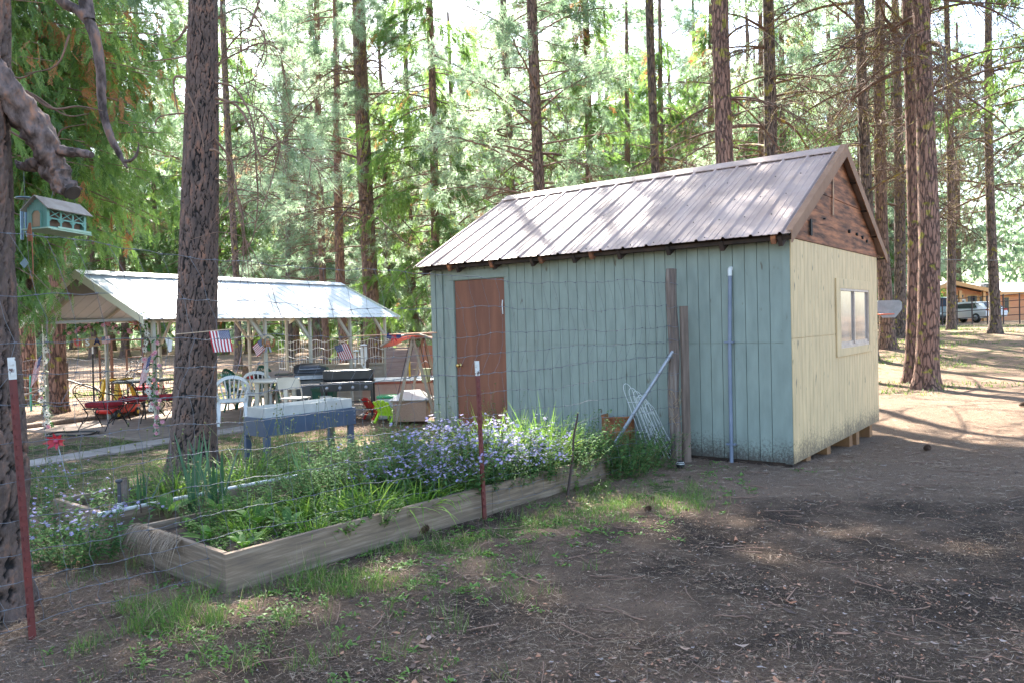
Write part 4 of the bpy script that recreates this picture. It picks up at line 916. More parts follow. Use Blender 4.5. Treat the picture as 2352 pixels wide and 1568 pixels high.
mb=MB(); mb.tube([(.10,0,.07),(.10,0,.23)],.0135,10); mb.lathe([(.012,.225),(.026,.235),(.026,.252),(.018,.256),(.001,.257)],14,(.10,0,0)); mb.build('riser',mat('dark grey pipe',(.06,.06,.07),rough=.5),t)
mb=MB(); mb.tube([(.25,-.022,-.03),(.25,-.022,.0),(.25,-.014,.03),(.25,.012,.036),(.25,.022,.01)],.005,6); mb.build('clamp',mat('rusty strap',(.12,.07,.05),rough=.7),t)
sk=bl(B0,BYA,.35,.5,0); t=thing('wooden_stake','thick grey wooden stake in the near end of the rear bed','stake',tuple(sk)); mb=MB(); mb.tube([(0,0,.1),(.01,0,.3),(.0,.01,.42)],[.04,.036,.026],9); mb.build('stake',mPost,t)
# ================================================================== PLANTS
mAster=leafmat('aster foliage',[(0,(.045,.11,.035)),(.5,(.085,.19,.055)),(1,(.15,.28,.08))],trans=.4,tboost=1.3,rough=.7,spec=.2)
mLily=leafmat('strap leaves',[(0,(.08,.18,.02)),(.5,(.17,.32,.04)),(1,(.30,.44,.07))],trans=.45,tboost=1.4)
mBroad=leafmat('broad leaves',[(0,(.05,.14,.015)),(.5,(.09,.22,.025)),(1,(.15,.30,.05))],trans=.4,tboost=1.4)
mIris=leafmat('iris leaves',[(0,(.04,.11,.05)),(1,(.10,.21,.10))],trans=.3)
mPetal=leafmat('lilac petals',[(0,(.38,.33,.72)),(1,(.55,.49,.86))],trans=.4)
mCore=mat('flower centre',(.62,.42,.08),rough=.8)
mSeed=leafmat('seed stalks',[(0,(.14,.17,.05)),(1,(.28,.27,.11))],trans=.3)
mGrass=leafmat('grass blades',[(0,(.045,.10,.02)),(.45,(.09,.18,.03)),(.8,(.16,.27,.05)),(.9,(.30,.26,.12)),(1,(.42,.34,.20))],trans=.4,tboost=1.4)
def disk(n,r): a=rng.uniform(0,2*PI,n); q=r*np.sqrt(rng.random(n)); return q*np.cos(a),q*np.sin(a)
def flowers(tm,cm,P,Nn,r):
    """daisy heads: 14 thin petals and a yellow centre"""
    for p,nv in zip(P,Nn):
        a=nrm(np.cross(nv,[.3,.2,.9])); b=np.cross(nv,a); k=13; an=np.arange(k)*2*PI/k+rng.random()
        d=np.cos(an)[:,None]*a+np.sin(an)[:,None]*b; s=-np.sin(an)[:,None]*a+np.cos(an)[:,None]*b; rr=r*rng.uniform(.8,1.1,k)[:,None]
        dn=d+nv*rng.uniform(-.25,.15,k)[:,None]
        V=np.stack([p+dn*rr*.15-s*r*.05,p+dn*rr*.15+s*r*.05,p+dn*rr*.75+s*r*.11,p+dn*rr,p+dn*rr*.75-s*r*.11],1)
        tm.add(V,np.array([[0,1,2],[0,2,4],[4,2,3]]),rng.random(k))
        hx=np.arange(6)*PI/3; c=p+nv*r*.08; V=np.concatenate([[c+nv*r*.07],c+(np.cos(hx)[:,None]*a+np.sin(hx)[:,None]*b)*r*.2])[None]
        cm.add(V,np.array([[0,i+1,(i+1)%6+1] for i in range(6)]),np.zeros(1))
def leafy(seed,ns,h,rad,leaf,lw,per,lean=.35,flow=0,fr=.017,mt=None):
    """upright leafy stems, optional daisies: returns list of (name, mesh, material)"""
    global rng; rng=np.random.default_rng(seed); st=TM(); lf=TM(); pt=TM(); ct=TM(); FP=[];FN_=[]
    for i in range(ns):
        x,y=disk(1,rad); x=x[0];y=y[0]; hh=h*rng.uniform(.6,1.08); d=nrm(np.array([x/rad*lean+rng.normal(0,.12),y/rad*lean+rng.normal(0,.12),1]))
        t=np.linspace(0,1,7)[:,None]; p=np.array([x,y,-.03])+d*hh*t+np.array([x/rad,y/rad,-.3])*(.12*hh*t**2)+rng.normal(0,.006,(7,3))*t
        ttube(st,p,np.linspace(.0032,.0014,7),3,rng.random())
        m=per; u=rng.uniform(.12,1,m)*6; j=np.minimum(u.astype(int),5); b=p[j]+(p[j+1]-p[j])*(u-j)[:,None]; dd=rdirs(m,-.1,.55)
        blades(lf,b,dd,leaf*rng.uniform(.5,1.2,m)*(1.15-.5*u/6),lw*rng.uniform(.7,1.2,m),rng.uniform(.1,.5,m),3,rng.random(m),'leaf')
        if flow:
            for e in range(rng.integers(1,flow+1)):
                q=p[-1]+np.array([rng.normal(0,.035),rng.normal(0,.035),rng.uniform(-.03,.05)]); ttube(st,np.stack([p[-2],(p[-1]+q)/2,q]),.0012,3); FP.append(q); FN_.append(nrm(np.array([rng.normal(0,.45),rng.normal(-.25,.45),1])))
    out=[('stems',st.mesh('stems'),mSeed),('leaves',lf.mesh('leaves'),mt or mAster)]
    if flow: flowers(pt,ct,FP,FN_,fr); out+=[('flowers',pt.mesh('petals'),mPetal),('flower_centres',ct.mesh('centres'),mCore)]
    return out
def strap(seed,n,h,w,rad,droop=.5,up=.9,mt=None,shape='grass'):
    global rng; rng=np.random.default_rng(seed); tm=TM(); x,y=disk(n,rad); d=nrm(np.stack([x/rad*.6+rng.normal(0,.25,n),y/rad*.6+rng.normal(0,.25,n),np.full(n,up)],1))
    blades(tm,np.stack([x,y,np.full(n,-.02)],1),d,h*rng.uniform(.6,1.15,n),w,droop*rng.uniform(.4,1.2,n),6,None,shape); return [('leaves',tm.mesh('leaves'),mt or mLily)]
def broad(seed,n,L,w):
    global rng; rng=np.random.default_rng(seed); tm=TM(); a=np.arange(n)*2.4+rng.random(n); el=rng.uniform(.5,1.6,n); d=nrm(np.stack([np.cos(a),np.sin(a),el],1)); sd=np.stack([-np.sin(a),np.cos(a),np.zeros(n)],1)
    LL=L*rng.uniform(.7,1.15,n); blades(tm,np.zeros((n,3))+d*.03,d,LL,w*rng.uniform(.8,1.15,n),rng.uniform(.15,.5,n),8,rng.random(n),'leaf',side=sd)
    st=TM()
    for i_ in range(n): ttube(st,np.stack([np.zeros(3)-[0,0,.03],d[i_]*.04]),.004,4)
    return [('leaves',tm.mesh('leaves',True),mBroad),('stems',st.mesh('stems'),mSeed)]
def stalks(seed,n,h,rad):
    global rng; rng=np.random.default_rng(seed); st=TM(); hd=TM()
    for i in range(n):
        x,y=disk(1,rad); hh=h*rng.uniform(.6,1.1); t=np.linspace(0,1,7)[:,None]; dr=np.array([rng.normal(0,.16),rng.normal(0,.16),1]); p=np.array([x[0],y[0],0])+dr*hh*t+np.array([rng.normal(0,.09),rng.normal(0,.06),0])*t**2
        ttube(st,p,np.linspace(.003,.0015,7),3,rng.random()); 
        c=p[-1]; o=np.array([[1,0,0],[0,1,0],[-1,0,0],[0,-1,0],[0,0,1],[0,0,-1]])*.010+c; hd.add(o[None],np.array([[0,1,4],[1,2,4],[2,3,4],[3,0,4],[1,0,5],[2,1,5],[3,2,5],[0,3,5]]),np.array([rng.random()]))
        m=6; j=rng.integers(1,5,m); blades(st,p[j],rdirs(m,0,.6),rng.uniform(.04,.09,m),.006,.3,2,rng.random(m),'leaf')
    return [('stems',st.mesh('stalks'),mSeed),('seed_heads',hd.mesh('heads'),mSeed)]
_pl={}
def plant(name,label,cat,parts,loc,group=None,sc=1.,rot=None):
    t=thing(name,label,cat,tuple(map(float,loc)),random.uniform(0,6.28) if rot is None else rot,group); t.scale=(sc,)*3
    for nm,me_,mt_ in parts: link(nm,me_,mt_,t)
    return t
AST=[leafy(100+i,(40,38,34)[i],.52,.31,.075,.020,26,.5,(7,5,3)[i],.018) for i in range(3)]
BUSH=[leafy(110+i,52,.52,.32,.05,.017,30,.5,0) for i in range(2)]
TALLW=[leafy(120,9,.85,.25,.06,.018,16,.2,0)]
LILY=[strap(130+i,95,.46,.016,.16,.75,.7) for i in range(2)]
TALLG=[strap(140,130,.78,.011,.22,.45,1.3)]
STK=[stalks(150+i,13,.62,.26) for i in range(2)]
IRI=[strap(160+i,8,.62,.042,.07,.10,1.6,mIris) for i in range(2)]
BRD=[broad(170+i,7,.24,.085) for i in range(3)]
MIXW=[leafy(180,60,.22,.34,.045,.016,16,.7,0,mt=mBroad)]
rng=np.random.default_rng(1234)
def fromA(px,py,z=.19): return G(px,py,z)
# asters in the front bed
al=['lilac aster clump in front bed just left of the red post','lilac aster clump in front bed behind the red post','dense lilac aster clump in the middle of the front bed','lilac aster clump near the shed door side of the front bed','small lilac aster clump at the back board of the front bed','lilac aster clump right of the red post','full lilac aster clump in front bed below the door','lilac aster clump at the right of the flowers beside tall grass','sparse lilac aster clump at left of the flower mass','lilac aster clump overhanging the front board near the stick']
for i,(u,v,s) in enumerate(((2.35,.30,.95),(2.75,.45,1.),(2.55,.80,1.),(3.05,.85,1.08),(2.1,.72,.92),(3.0,.35,.9),(2.9,.62,1.1),(3.35,.6,1.),(1.95,.42,.8),(3.2,.25,.8))):
    plant('aster_plant',al[i],'aster',AST[i%3],bl(A0,AY,u,v,HB-.07),'lilac asters in the front bed',s)
fr=['short lilac aster clump at the front board left of the red post','short lilac aster clump at the front board behind the red post','short lilac aster clump at the front board right of the red post','short lilac aster clump among the strap leaves','short lilac aster clump at the board near the dark stick']
for i,(u,v,s) in enumerate(((2.05,.28,.62),(2.45,.14,.62),(2.85,.14,.66),(1.85,.55,.7),(3.15,.12,.6))): plant('aster_plant',fr[i],'aster',AST[0],bl(A0,AY,u,v,HB-.07),'lilac asters in the front bed',s)
bu=['low green leafy clump behind the strap leaves in the front bed','leafy green clump at the back middle of the front bed','leafy green clump by the planter legs','green clump between asters and the back board','low leafy clump at far right bed end under the pipe','leafy clump spilling past the right end of the front bed','bushy green weed mass at the foot of the hoops','leafy green clump on the rear bed middle','leafy green clump on the rear bed near the planter']
for i,(P_,s) in enumerate(((bl(A0,AY,1.35,.85,HB-.07),.95),(bl(A0,AY,1.75,1.0,HB-.07),1.05),(bl(A0,AY,1.2,1.5,0),1.),(bl(A0,AY,2.3,1.08,HB-.07),1.05),(bl(A0,AY,3.75,.4,HB-.07),.85),(G(1420,1075),.75),(G(1465,1062),.7),(bl(B0,BYA,2.6,.4,HB-.07),.7),(bl(B0,BYA,3.2,.5,HB-.07),.7))):
    plant('leafy_plant',bu[i],'plant',BUSH[i%2],P_,'leafy green plants in and beside the beds',s)
ll_=['bright strap leaved clump in the middle of the front bed','bright strap leaved clump against the front board','small strap leaved clump behind the bright ones','strap leaved clump near the left of the front bed']
for i,(u,v,s) in enumerate(((1.55,.35,1.1),(1.75,.18,.95),(1.9,.6,.9),(1.2,.5,.8))): plant('strap_leaf_plant',ll_[i],'plant',LILY[i%2],bl(A0,AY,u,v,HB-.07),'strap leaved plants in the front bed',s)
for i,(u,v,s,l) in enumerate(((3.55,.75,1.,'tall green grass clump in front of the shed wall'),(3.85,.85,.9,'tall green grass clump next to the rusty drum'),(3.3,1.05,.8,'tall grass tuft at back board below the siding'))): plant('tall_grass',l,'grass clump',TALLG[0],bl(A0,AY,u,v,HB-.07),'tall grass clumps in the front bed',s)
for i,(P_,s,l) in enumerate(((G(420,1190,.2),1.,'seed stalks in front of the big pine trunk'),(G(560,1110,.2),1.,'seed stalks beside the blue planter leg'),(G(760,1050,.2),1.,'seed stalks in front of the long planter side'),(G(640,1090,.2),.95,'seed stalks before the near planter corner'),(G(300,1180,.2),1.05,'seed stalks at the near end of the rear bed'),(G(880,1010,.15),.9,'seed stalks right of the blue planter'),(G(150,1150,.1),1.,'seed stalks near the red metal flower'))): plant('seed_stalks',l,'plant',STK[i%2],P_,'tall dry seed stalks over the beds',s)
for i,(P_,s,l) in enumerate(((G(452,1165,.2),1.05,'blue green iris fan in front of the pine trunk'),(G(500,1150,.2),1.1,'blue green iris fan right of the pine trunk base'),(G(700,1120,.18),.8,'slim iris fan in front of the planter'),(G(325,1160,.2),.7,'small iris fan in the rear bed left'))): plant('iris_plant',l,'iris',IRI[i%2],P_,'iris fans in the rear bed',s,rot=i*1.1)
bq=['big oval leaf plant leaning over the bed corner','oval leaf plant in near left of the front bed','oval leaf plant beside the near board','low oval leaf plant by the straw edge','oval leaf plant behind the near corner','oval leaf plant between corner and strap leaves','oval leaf plant close to the back board','small oval leaf plant at near end']
for i,(x,y,s) in enumerate(((508,1180,1.1),(590,1205,1.),(690,1165,1.),(480,1240,.8),(660,1215,.85),(790,1165,.9),(385,1180,1.25),(560,1260,.7))): plant('broad_leaf_plant',bq[i],'plant',BRD[i%3],G(x,y,.19),'oval leaved plants in the front bed',s)
mw=['low weed mat in the near corner of the front bed','low weed mat along the near board of the front bed','low weed mat in the near left of the front bed','low weed mat on the rear bed near end','low weed mat below the strap leaves','low weed mat on the rear bed behind the pipe','weed mat at the right end of the bed outside']
for i,(P_,s) in enumerate(((bl(A0,AY,.35,.35,HB-.07),.8),(bl(A0,AY,.9,.3,HB-.07),.9),(bl(A0,AY,.6,.85,HB-.07),1.),(bl(B0,BYA,.5,.6,HB-.07),1.),(bl(A0,AY,1.3,.25,HB-.07),.9),(bl(B0,BYA,1.3,.5,HB-.07),1.2),(G(1330,1120),.7))): plant('weed_mat',mw[i],'weeds',MIXW[0],P_,'low weeds on the beds',s)
for i,(x,y,s,l) in enumerate(((1100,960,.9,'tall thin weed in front of the brown door'),(1040,975,.85,'tall thin weed left of the brown door'),(905,1000,.8,'tall thin weed in front of the plywood counter'),(1165,960,.75,'tall thin weed at the right side of the door'),(640,1010,.9,'tall thin weed in front of the planter end'))): plant('tall_weed',l,'weed',TALLW[0],G(x,y+40,.15),'tall thin weeds above the beds',s)
ex2=['leafy clump crowding the far right corner of the front bed','leafy weed clump on the ground before the rusty drum','leafy weed clump on the ground beneath the leaning pipe','leafy weed clump spilling toward the wooden post','leafy clump hanging over the front board near the dark stick']
for i,(P_,s) in enumerate(((bl(A0,AY,4.0,.25,HB-.07),1.1),(bl(A0,AY,4.35,.15,0),1.15),(G(1440,1085),1.05),(G(1478,1072),.9),(bl(A0,AY,3.45,.12,HB-.1),.9))): plant('leafy_plant',ex2[i],'plant',BUSH[i%2],P_,'leafy green plants in and beside the beds',s)
for i,(u,v,s,l) in enumerate(((3.6,.35,1.,'tall green grass clump beside the dark stick'),(3.95,.6,1.05,'tall green grass clump at the far corner of the bed'),(3.3,.8,1.,'tall green grass clump behind the last asters'))): plant('tall_grass',l,'grass clump',TALLG[0],bl(A0,AY,u,v,HB-.07),'tall grass clumps in the front bed',s)
near=['bright strap leaved clump at the near left of the front bed','bright strap leaved clump at the near board, first of the front bed','strap leaved clump in the centre of the near bed half','strap leaved clump toward the back board of the near bed half','strap leaved clump beside the oval leaf plants']
for i,(u,v,s) in enumerate(((.55,.75,.75),(.8,.22,.7),(1.05,.6,.85),(.75,1.0,.8),(.4,.4,.6))): plant('strap_leaf_plant',near[i],'plant',LILY[i%2],bl(A0,AY,u,v,HB-.07),'strap leaved plants in the front bed',s)
nb_=['leafy clump in the near half of the front bed','leafy clump against the near back board of the front bed','leafy clump at the near board, left of strap leaves','leafy clump in the near half of the rear bed','leafy clump in the middle of the rear bed by the irises','leafy clump between the rear bed and the big pine','leafy clump on the lawn side of the rear bed']
for i,(P_,s) in enumerate(((bl(A0,AY,.95,.95,HB-.09),.75),(bl(A0,AY,.5,1.0,HB-.09),.6),(bl(A0,AY,1.2,.18,HB-.09),.6),(bl(B0,BYA,.9,.5,HB-.09),.8),(bl(B0,BYA,1.8,.6,HB-.09),.7),(bl(B0,BYA,2.2,1.15,0),.7),(bl(B0,BYA,3.0,1.2,0),.65))): plant('leafy_plant',nb_[i],'plant',BUSH[i%2],P_,'leafy green plants in and beside the beds',s)
ex=['tall leafy green weed clump on the rear bed under the planter','tall leafy green weed clump between the two beds','leafy green clump behind the strap leaves, toward the planter leg','leafy green clump left of the lilac asters','dense leafy green clump at the far end of the rear bed','leafy green clump outside the far end board']
for i,(P_,s) in enumerate(((bl(B0,BYA,2.1,.6,HB-.07),.7),(bl(A0,AY,1.9,1.30,0),.95),(bl(A0,AY,1.55,.95,HB-.07),.95),(bl(A0,AY,1.95,.75,HB-.07),1.1),(bl(B0,BYA,3.6,.5,HB-.07),.7),(bl(A0,AY,4.35,.5,0),.95))): plant('leafy_plant',ex[i],'plant',BUSH[i%2],P_,'leafy green plants in and beside the beds',s)
for i,(u,v,s,l) in enumerate(((1.35,.3,1.15,'strap leaved clump leaning over the front board left'),(1.5,.65,1.2,'tall strap leaved clump behind the front ones'),(2.05,.25,1.,'strap leaved clump at the foot of the lilac asters'),(.95,.75,.8,'thin strap leaved clump near the back board'))): plant('strap_leaf_plant',l,'plant',LILY[i%2],bl(A0,AY,u,v,HB-.07),'strap leaved plants in the front bed',s)
for i,(u,v,s,l) in enumerate(((.8,.5,1.2,'grassy clump in the near end of the rear bed'),(1.5,.6,1.3,'grassy clump in the rear bed before the pine trunk'),(1.9,.3,1.,'grassy clump right of the irises'))): plant('strap_leaf_plant',l,'plant',LILY[i%2],bl(B0,BYA,u,v,HB-.07),'strap leaved plants in the rear bed',s)
# asters by the old tree
for i,(x,y,s,l) in enumerate(((150,1290,.85,'lilac aster clump between old tree and rear bed'),(215,1280,.8,'lilac aster clump at the rear bed end board'),(110,1230,.85,'lilac aster clump behind the old tree base'),(70,1150,.8,'lilac aster clump behind the red post at left'))): plant('aster_plant',l,'aster',AST[2],G(x,y),'lilac asters beside the old tree',s)
# red metal flower on stake
rf=G(160,1120); t=thing('metal_flower','red metal garden flower on a thin stake at left','garden ornament',tuple(rf)); top=D(130,1012,rf[1])-rf
mb=MB(); mb.tube([(0,0,0),(top[0]*.5,0,top[2]*.5),tuple(top)],.006,6); mb.build('stake',mPipe,t)
mb=MB(); 
for k in range(8):
    a=k*PI/4+.2; dx,dz=math.cos(a),math.sin(a); c=top; L_=.12; e=np.array([dx,-.35+.2*math.sin(k),dz*.75]); s_=np.array([-dz,0,dx])*.022
    mb.poly([c+e*.01,c+e*L_*.5+s_,c+e*L_,c+e*L_*.5-s_],.003)
mb.build('petals',mat('red enamel',(.50,.015,.03),(.38,.01,.02),9,rough=.4),t); mb=MB(); mb.lathe([(.0,-.03),(.025,-.02),(.03,0),(.02,.015),(0,.02)],12,tuple(top),axis='y'); mb.build('flower_centre',mat('pink enamel',(.45,.05,.10),rough=.5),t)
# straw mat hanging over bed corner
tm=TM(); n=420; u=rng.uniform(.55,1.22,n); b=np.stack([bl(A0,AY,0.0,float(q),HB+.012)+np.array([rng.normal(0,.01),rng.normal(0,.01),rng.uniform(-.005,.01)]) for q in u]); dd=nrm(np.stack([np.full(n,-math.cos(AY))+rng.normal(0,.4,n),np.full(n,-math.sin(AY))+rng.normal(0,.4,n),rng.uniform(-.1,.25,n)],1)); blades(tm,b,dd,rng.uniform(.05,.16,n),.004,rng.uniform(.6,1.6,n),4,rng.random(n))
o=tm.build('straw_mat',leafmat('dry straw',[(0,(.18,.12,.07)),(1,(.46,.36,.25))],trans=.2)); tag(o,'frayed straw matting hanging over the near end board of the front bed','straw')
# ================================================================== BLUE PLANTER
mBlue=mat('slate blue paint',(.055,.085,.14),(.075,.115,.18),4,rough=.5)
mLiner=mat('dirty white plastic liner',(.42,.43,.41),(.55,.55,.52),5,rough=.6)
Q0=G(611,1062); Q1=G(541,1065); yw=math.atan2(G(822,936,.53)[1]-G(621,962,.53)[1],G(822,936,.53)[0]-G(621,962,.53)[0])
t=thing('blue_planter','raised slate blue trough planter with white liner standing on legs','planter',tuple(Q0),yw)
PL_=1.42; PW=.46; PH=.54
for nm,a,b in (('side_panel',(0,0,PH-.23),(PL_,.018,PH)),('side_panel',(0,PW-.018,PH-.23),(PL_,PW,PH)),('end_panel',(0,.020,PH-.23),(.018,PW-.020,PH)),('end_panel',(PL_-.018,.020,PH-.23),(PL_,PW-.020,PH))):
    mb=MB(); mb.box(a,b); mb.build(nm,mBlue,t,bevel=.003)
for x,y in ((.02,-.004),(PL_-.1,-.004),(.02,PW-.05),(PL_-.1,PW-.05)):
    mb=MB(); mb.box((x-.022,y,0),(x+.058,y+.0535,PH-.235)); mb.build('leg',mBlue,t,bevel=.003)
mb=MB(); z0,z1=PH-.2,PH+.12
mb.box((.035,.035,z0),(PL_-.035,.045,z1)); mb.box((.035,PW-.045,z0),(PL_-.035,PW-.035,z1)); mb.box((.035,.0455,z0),(.045,PW-.0455,z1)); mb.box((PL_-.045,.0455,z0),(PL_-.035,PW-.0455,z1)); mb.box((.046,.046,z0),(PL_-.046,PW-.046,z0+.2)); mb.build('liner',mLiner,t)
for x in (PL_-.03,):
    for z in (.05,.10,.17): 
        mb=MB(); mb.tube([(x,-.004,PH-z),(x,.0,PH-z)],.008,8); mb.build('bolt',mPipe,t)
# ================================================================== PATIO + PAVILION
def pt(*a): return tuple(map(float,a))
PO=G(361,1003); pr=ray(2188,708); PY_=math.atan2(pr[1],pr[0]); PLn=6.1
rr_=ray(107,900); PWd=float(np.linalg.solve(np.array([[rr_[0],math.sin(PY_)],[rr_[1],-math.cos(PY_)]]),PO[:2])[1]); print('PWd',PWd)
def pl(u,v,z=0): return np.array([PO[0]+math.cos(PY_)*u-math.sin(PY_)*v,PO[1]+math.sin(PY_)*u+math.cos(PY_)*v,z])
def uv(p): d=np.asarray(p)-PO; return np.array([d[0]*math.cos(PY_)+d[1]*math.sin(PY_),-d[0]*math.sin(PY_)+d[1]*math.cos(PY_),d[2]])
mConc=mat('brown tinted concrete',(.20,.145,.11),(.28,.21,.165),4,rough=.85,bump=.2,bscale=30)
mPave=mat('pale flagstone',(.27,.22,.195),(.36,.31,.28),2.2,rough=.85,bump=.3,bscale=20)
mb=MB(); mb.box((-.35,-.35,-.1),(PLn+.5,PWd+.35,.035)); o=mb.build('patio_slab',mConc,loc=tuple(PO),rotz=PY_); tag(o,None,None,kind='structure')
mb=MB(); rnd=random.Random(3)
x=-3.2
while x<9.5:
    w=rnd.uniform(.55,.8); y=-.37
    while y>(-.55 if x<3 else -1.4):
        h=rnd.uniform(.4,.6)
        if x<6.8: mb.box((x,y-h,-.05),(x+w-.025,y-.02,.022+rnd.uniform(0,.008)))
        y-=h
    x+=w
x=6.65
while x<12:
    y=-.37
    while y<3:
        mb.box((x,y,-.05),(x+.68,y+.68,.02+rnd.uniform(0,.008))); y+=.7
    x+=.7
o=mb.build('stone_paving',mPave,loc=tuple(PO),rotz=PY_,bevel=0); tag(o,None,None,kind='structure')
mSteel=mat('cream painted steel tube',(.46,.44,.36),(.38,.36,.30),4,rough=.5)
mRoofW=mat('white ribbed metal roof',(.66,.69,.72),(.62,.64,.66),3,(.5,2,1),rough=.45)
mGab=mat('pale cream gable trim',(.62,.60,.44),rough=.5)
pav=thing('open_pavilion','open metal carport pavilion with white ribbed roof and cream posts over the patio','pavilion',tuple(PO),PY_)
EV=1.86; RG=2.62; ov=.16
PTH=[0.0]+[uv(G(0,0,0))[0]]*0
def upost(px):  # u along the front row where the pixel column meets
    r=ray(px,830); a=np.array([math.cos(PY_),math.sin(PY_)]); M2=np.array([[r[0],-a[0]],[r[1],-a[1]]]); s=np.linalg.solve(M2,PO[:2]); return s[1]
fu=[0.0]+[upost(q) for q in (493,611,714,806,886)]; print('posts',fu)
PLn=fu[-1]
for k,u in enumerate(fu):
    for v in (0,PWd):
        mb=MB(); mb.box((u-.025,v-.025,0.02),(u+.025,v+.025,EV-.02)); mb.build('post',mSteel,pav)
        if v==0 or k%2==0:
            mb=MB(); s=1 if v==0 else -1
            if v==0: mb.bar((u-.0+.03,v+.02,EV-.45),(u+.0+.03,v+.42,EV+.10),.05,.03)
            else: mb.bar((u+.03,v-.02,EV-.45),(u+.03,v-.42,EV+.10),.05,.03)
            if k>0: mb.bar((u-.03,v+.0,EV-.42),(u-.36,v+.0,EV-.04),.04,.05)
            mb.build('brace',mSteel,pav)
mb=MB(); 
for v in (0,PWd): mb.box((-.08,v-.028,EV-.02),(PLn+.08,v+.028,EV+.04))
mb.build('eave_beam',mSteel,pav)
mb=MB(); mb.box((-.03,.03,EV-.045),(.02,PWd-.03,EV-.0)); mb.build('tie_beam',mat('grey steel beam',(.22,.25,.27),rough=.5),pav)
mb=MB()
for k in range(6):
    u=PLn*k/5
    for s in (0,1):
        a=(u,-.0 if s==0 else PWd,EV+.02); b=(u,PWd/2,RG-.06); mb.bar(a,b,.05,.05)
mb.build('rafters',mSteel,pav)
def ribsheet(side):
    prof=[];x=-.3
    while x<PLn+.28:
        for dx,dz in ((0,0),(.10,0),(.115,.011),(.135,.011),(.15,0)): prof.append((x+dx,dz))
        x+=.2286
    ye=-ov if side==0 else PWd+ov; ze=EV+.05-(RG-EV)/(PWd/2)*ov; yr=PWd/2; zr=RG
    vs=[];n=len(prof)
    for i in range(6):
        t=i/5
        for a,dz in prof: vs.append((a,yr+(ye-yr)*t,zr+(ze-zr)*t+dz))
    fs=[(i*n+j,i*n+j+1,(i+1)*n+j+1,(i+1)*n+j) for i in range(5) for j in range(n-1)]
    mb=MB(); mb.add(vs,fs); mb.add([(a,b,c-.005) for a,b,c in vs],[f[::-1] for f in fs]); return mb.build('roof_sheet',mRoofW,pav),(yr,ye,zr,ze)
r_,(yr_,ye_,zr_,ze_)=ribsheet(0); ribsheet(1)
mb=MB(); 
mb.add([(-.31,yr_-.16,RG-.03),(PLn+.3,yr_-.16,RG-.03),(PLn+.3,yr_,RG+.045),(-.31,yr_,RG+.045),(PLn+.3,yr_+.16,RG-.03),(-.31,yr_+.16,RG-.03)],[(0,1,2,3),(3,2,4,5)]); mb.build('ridge_cap',mRoofW,r_)
for sx,nm in ((-.305,'gable_trim'),(PLn+.27,'gable_trim')):
    mb=MB()
    for ye in (-ov-.02,PWd+ov+.02):
        zz=ze_-.01
        mb.poly([(sx,yr_,RG+.04),(sx,ye,zz+.05),(sx,ye,zz-.07),(sx,yr_,RG-.10)],.018,nrm=(1,0,0))
    mb.build(nm,mGab,pav)
mb=MB(); mb.poly([(-.285,.9,RG-.38),(-.285,PWd-.9,RG-.38),(-.285,yr_+.1,RG-.08),(-.285,yr_-.1,RG-.08)],.012,nrm=(1,0,0)); mb.build('gable_vent',mat('dark gable infill',(.18,.14,.11),rough=.7),pav)
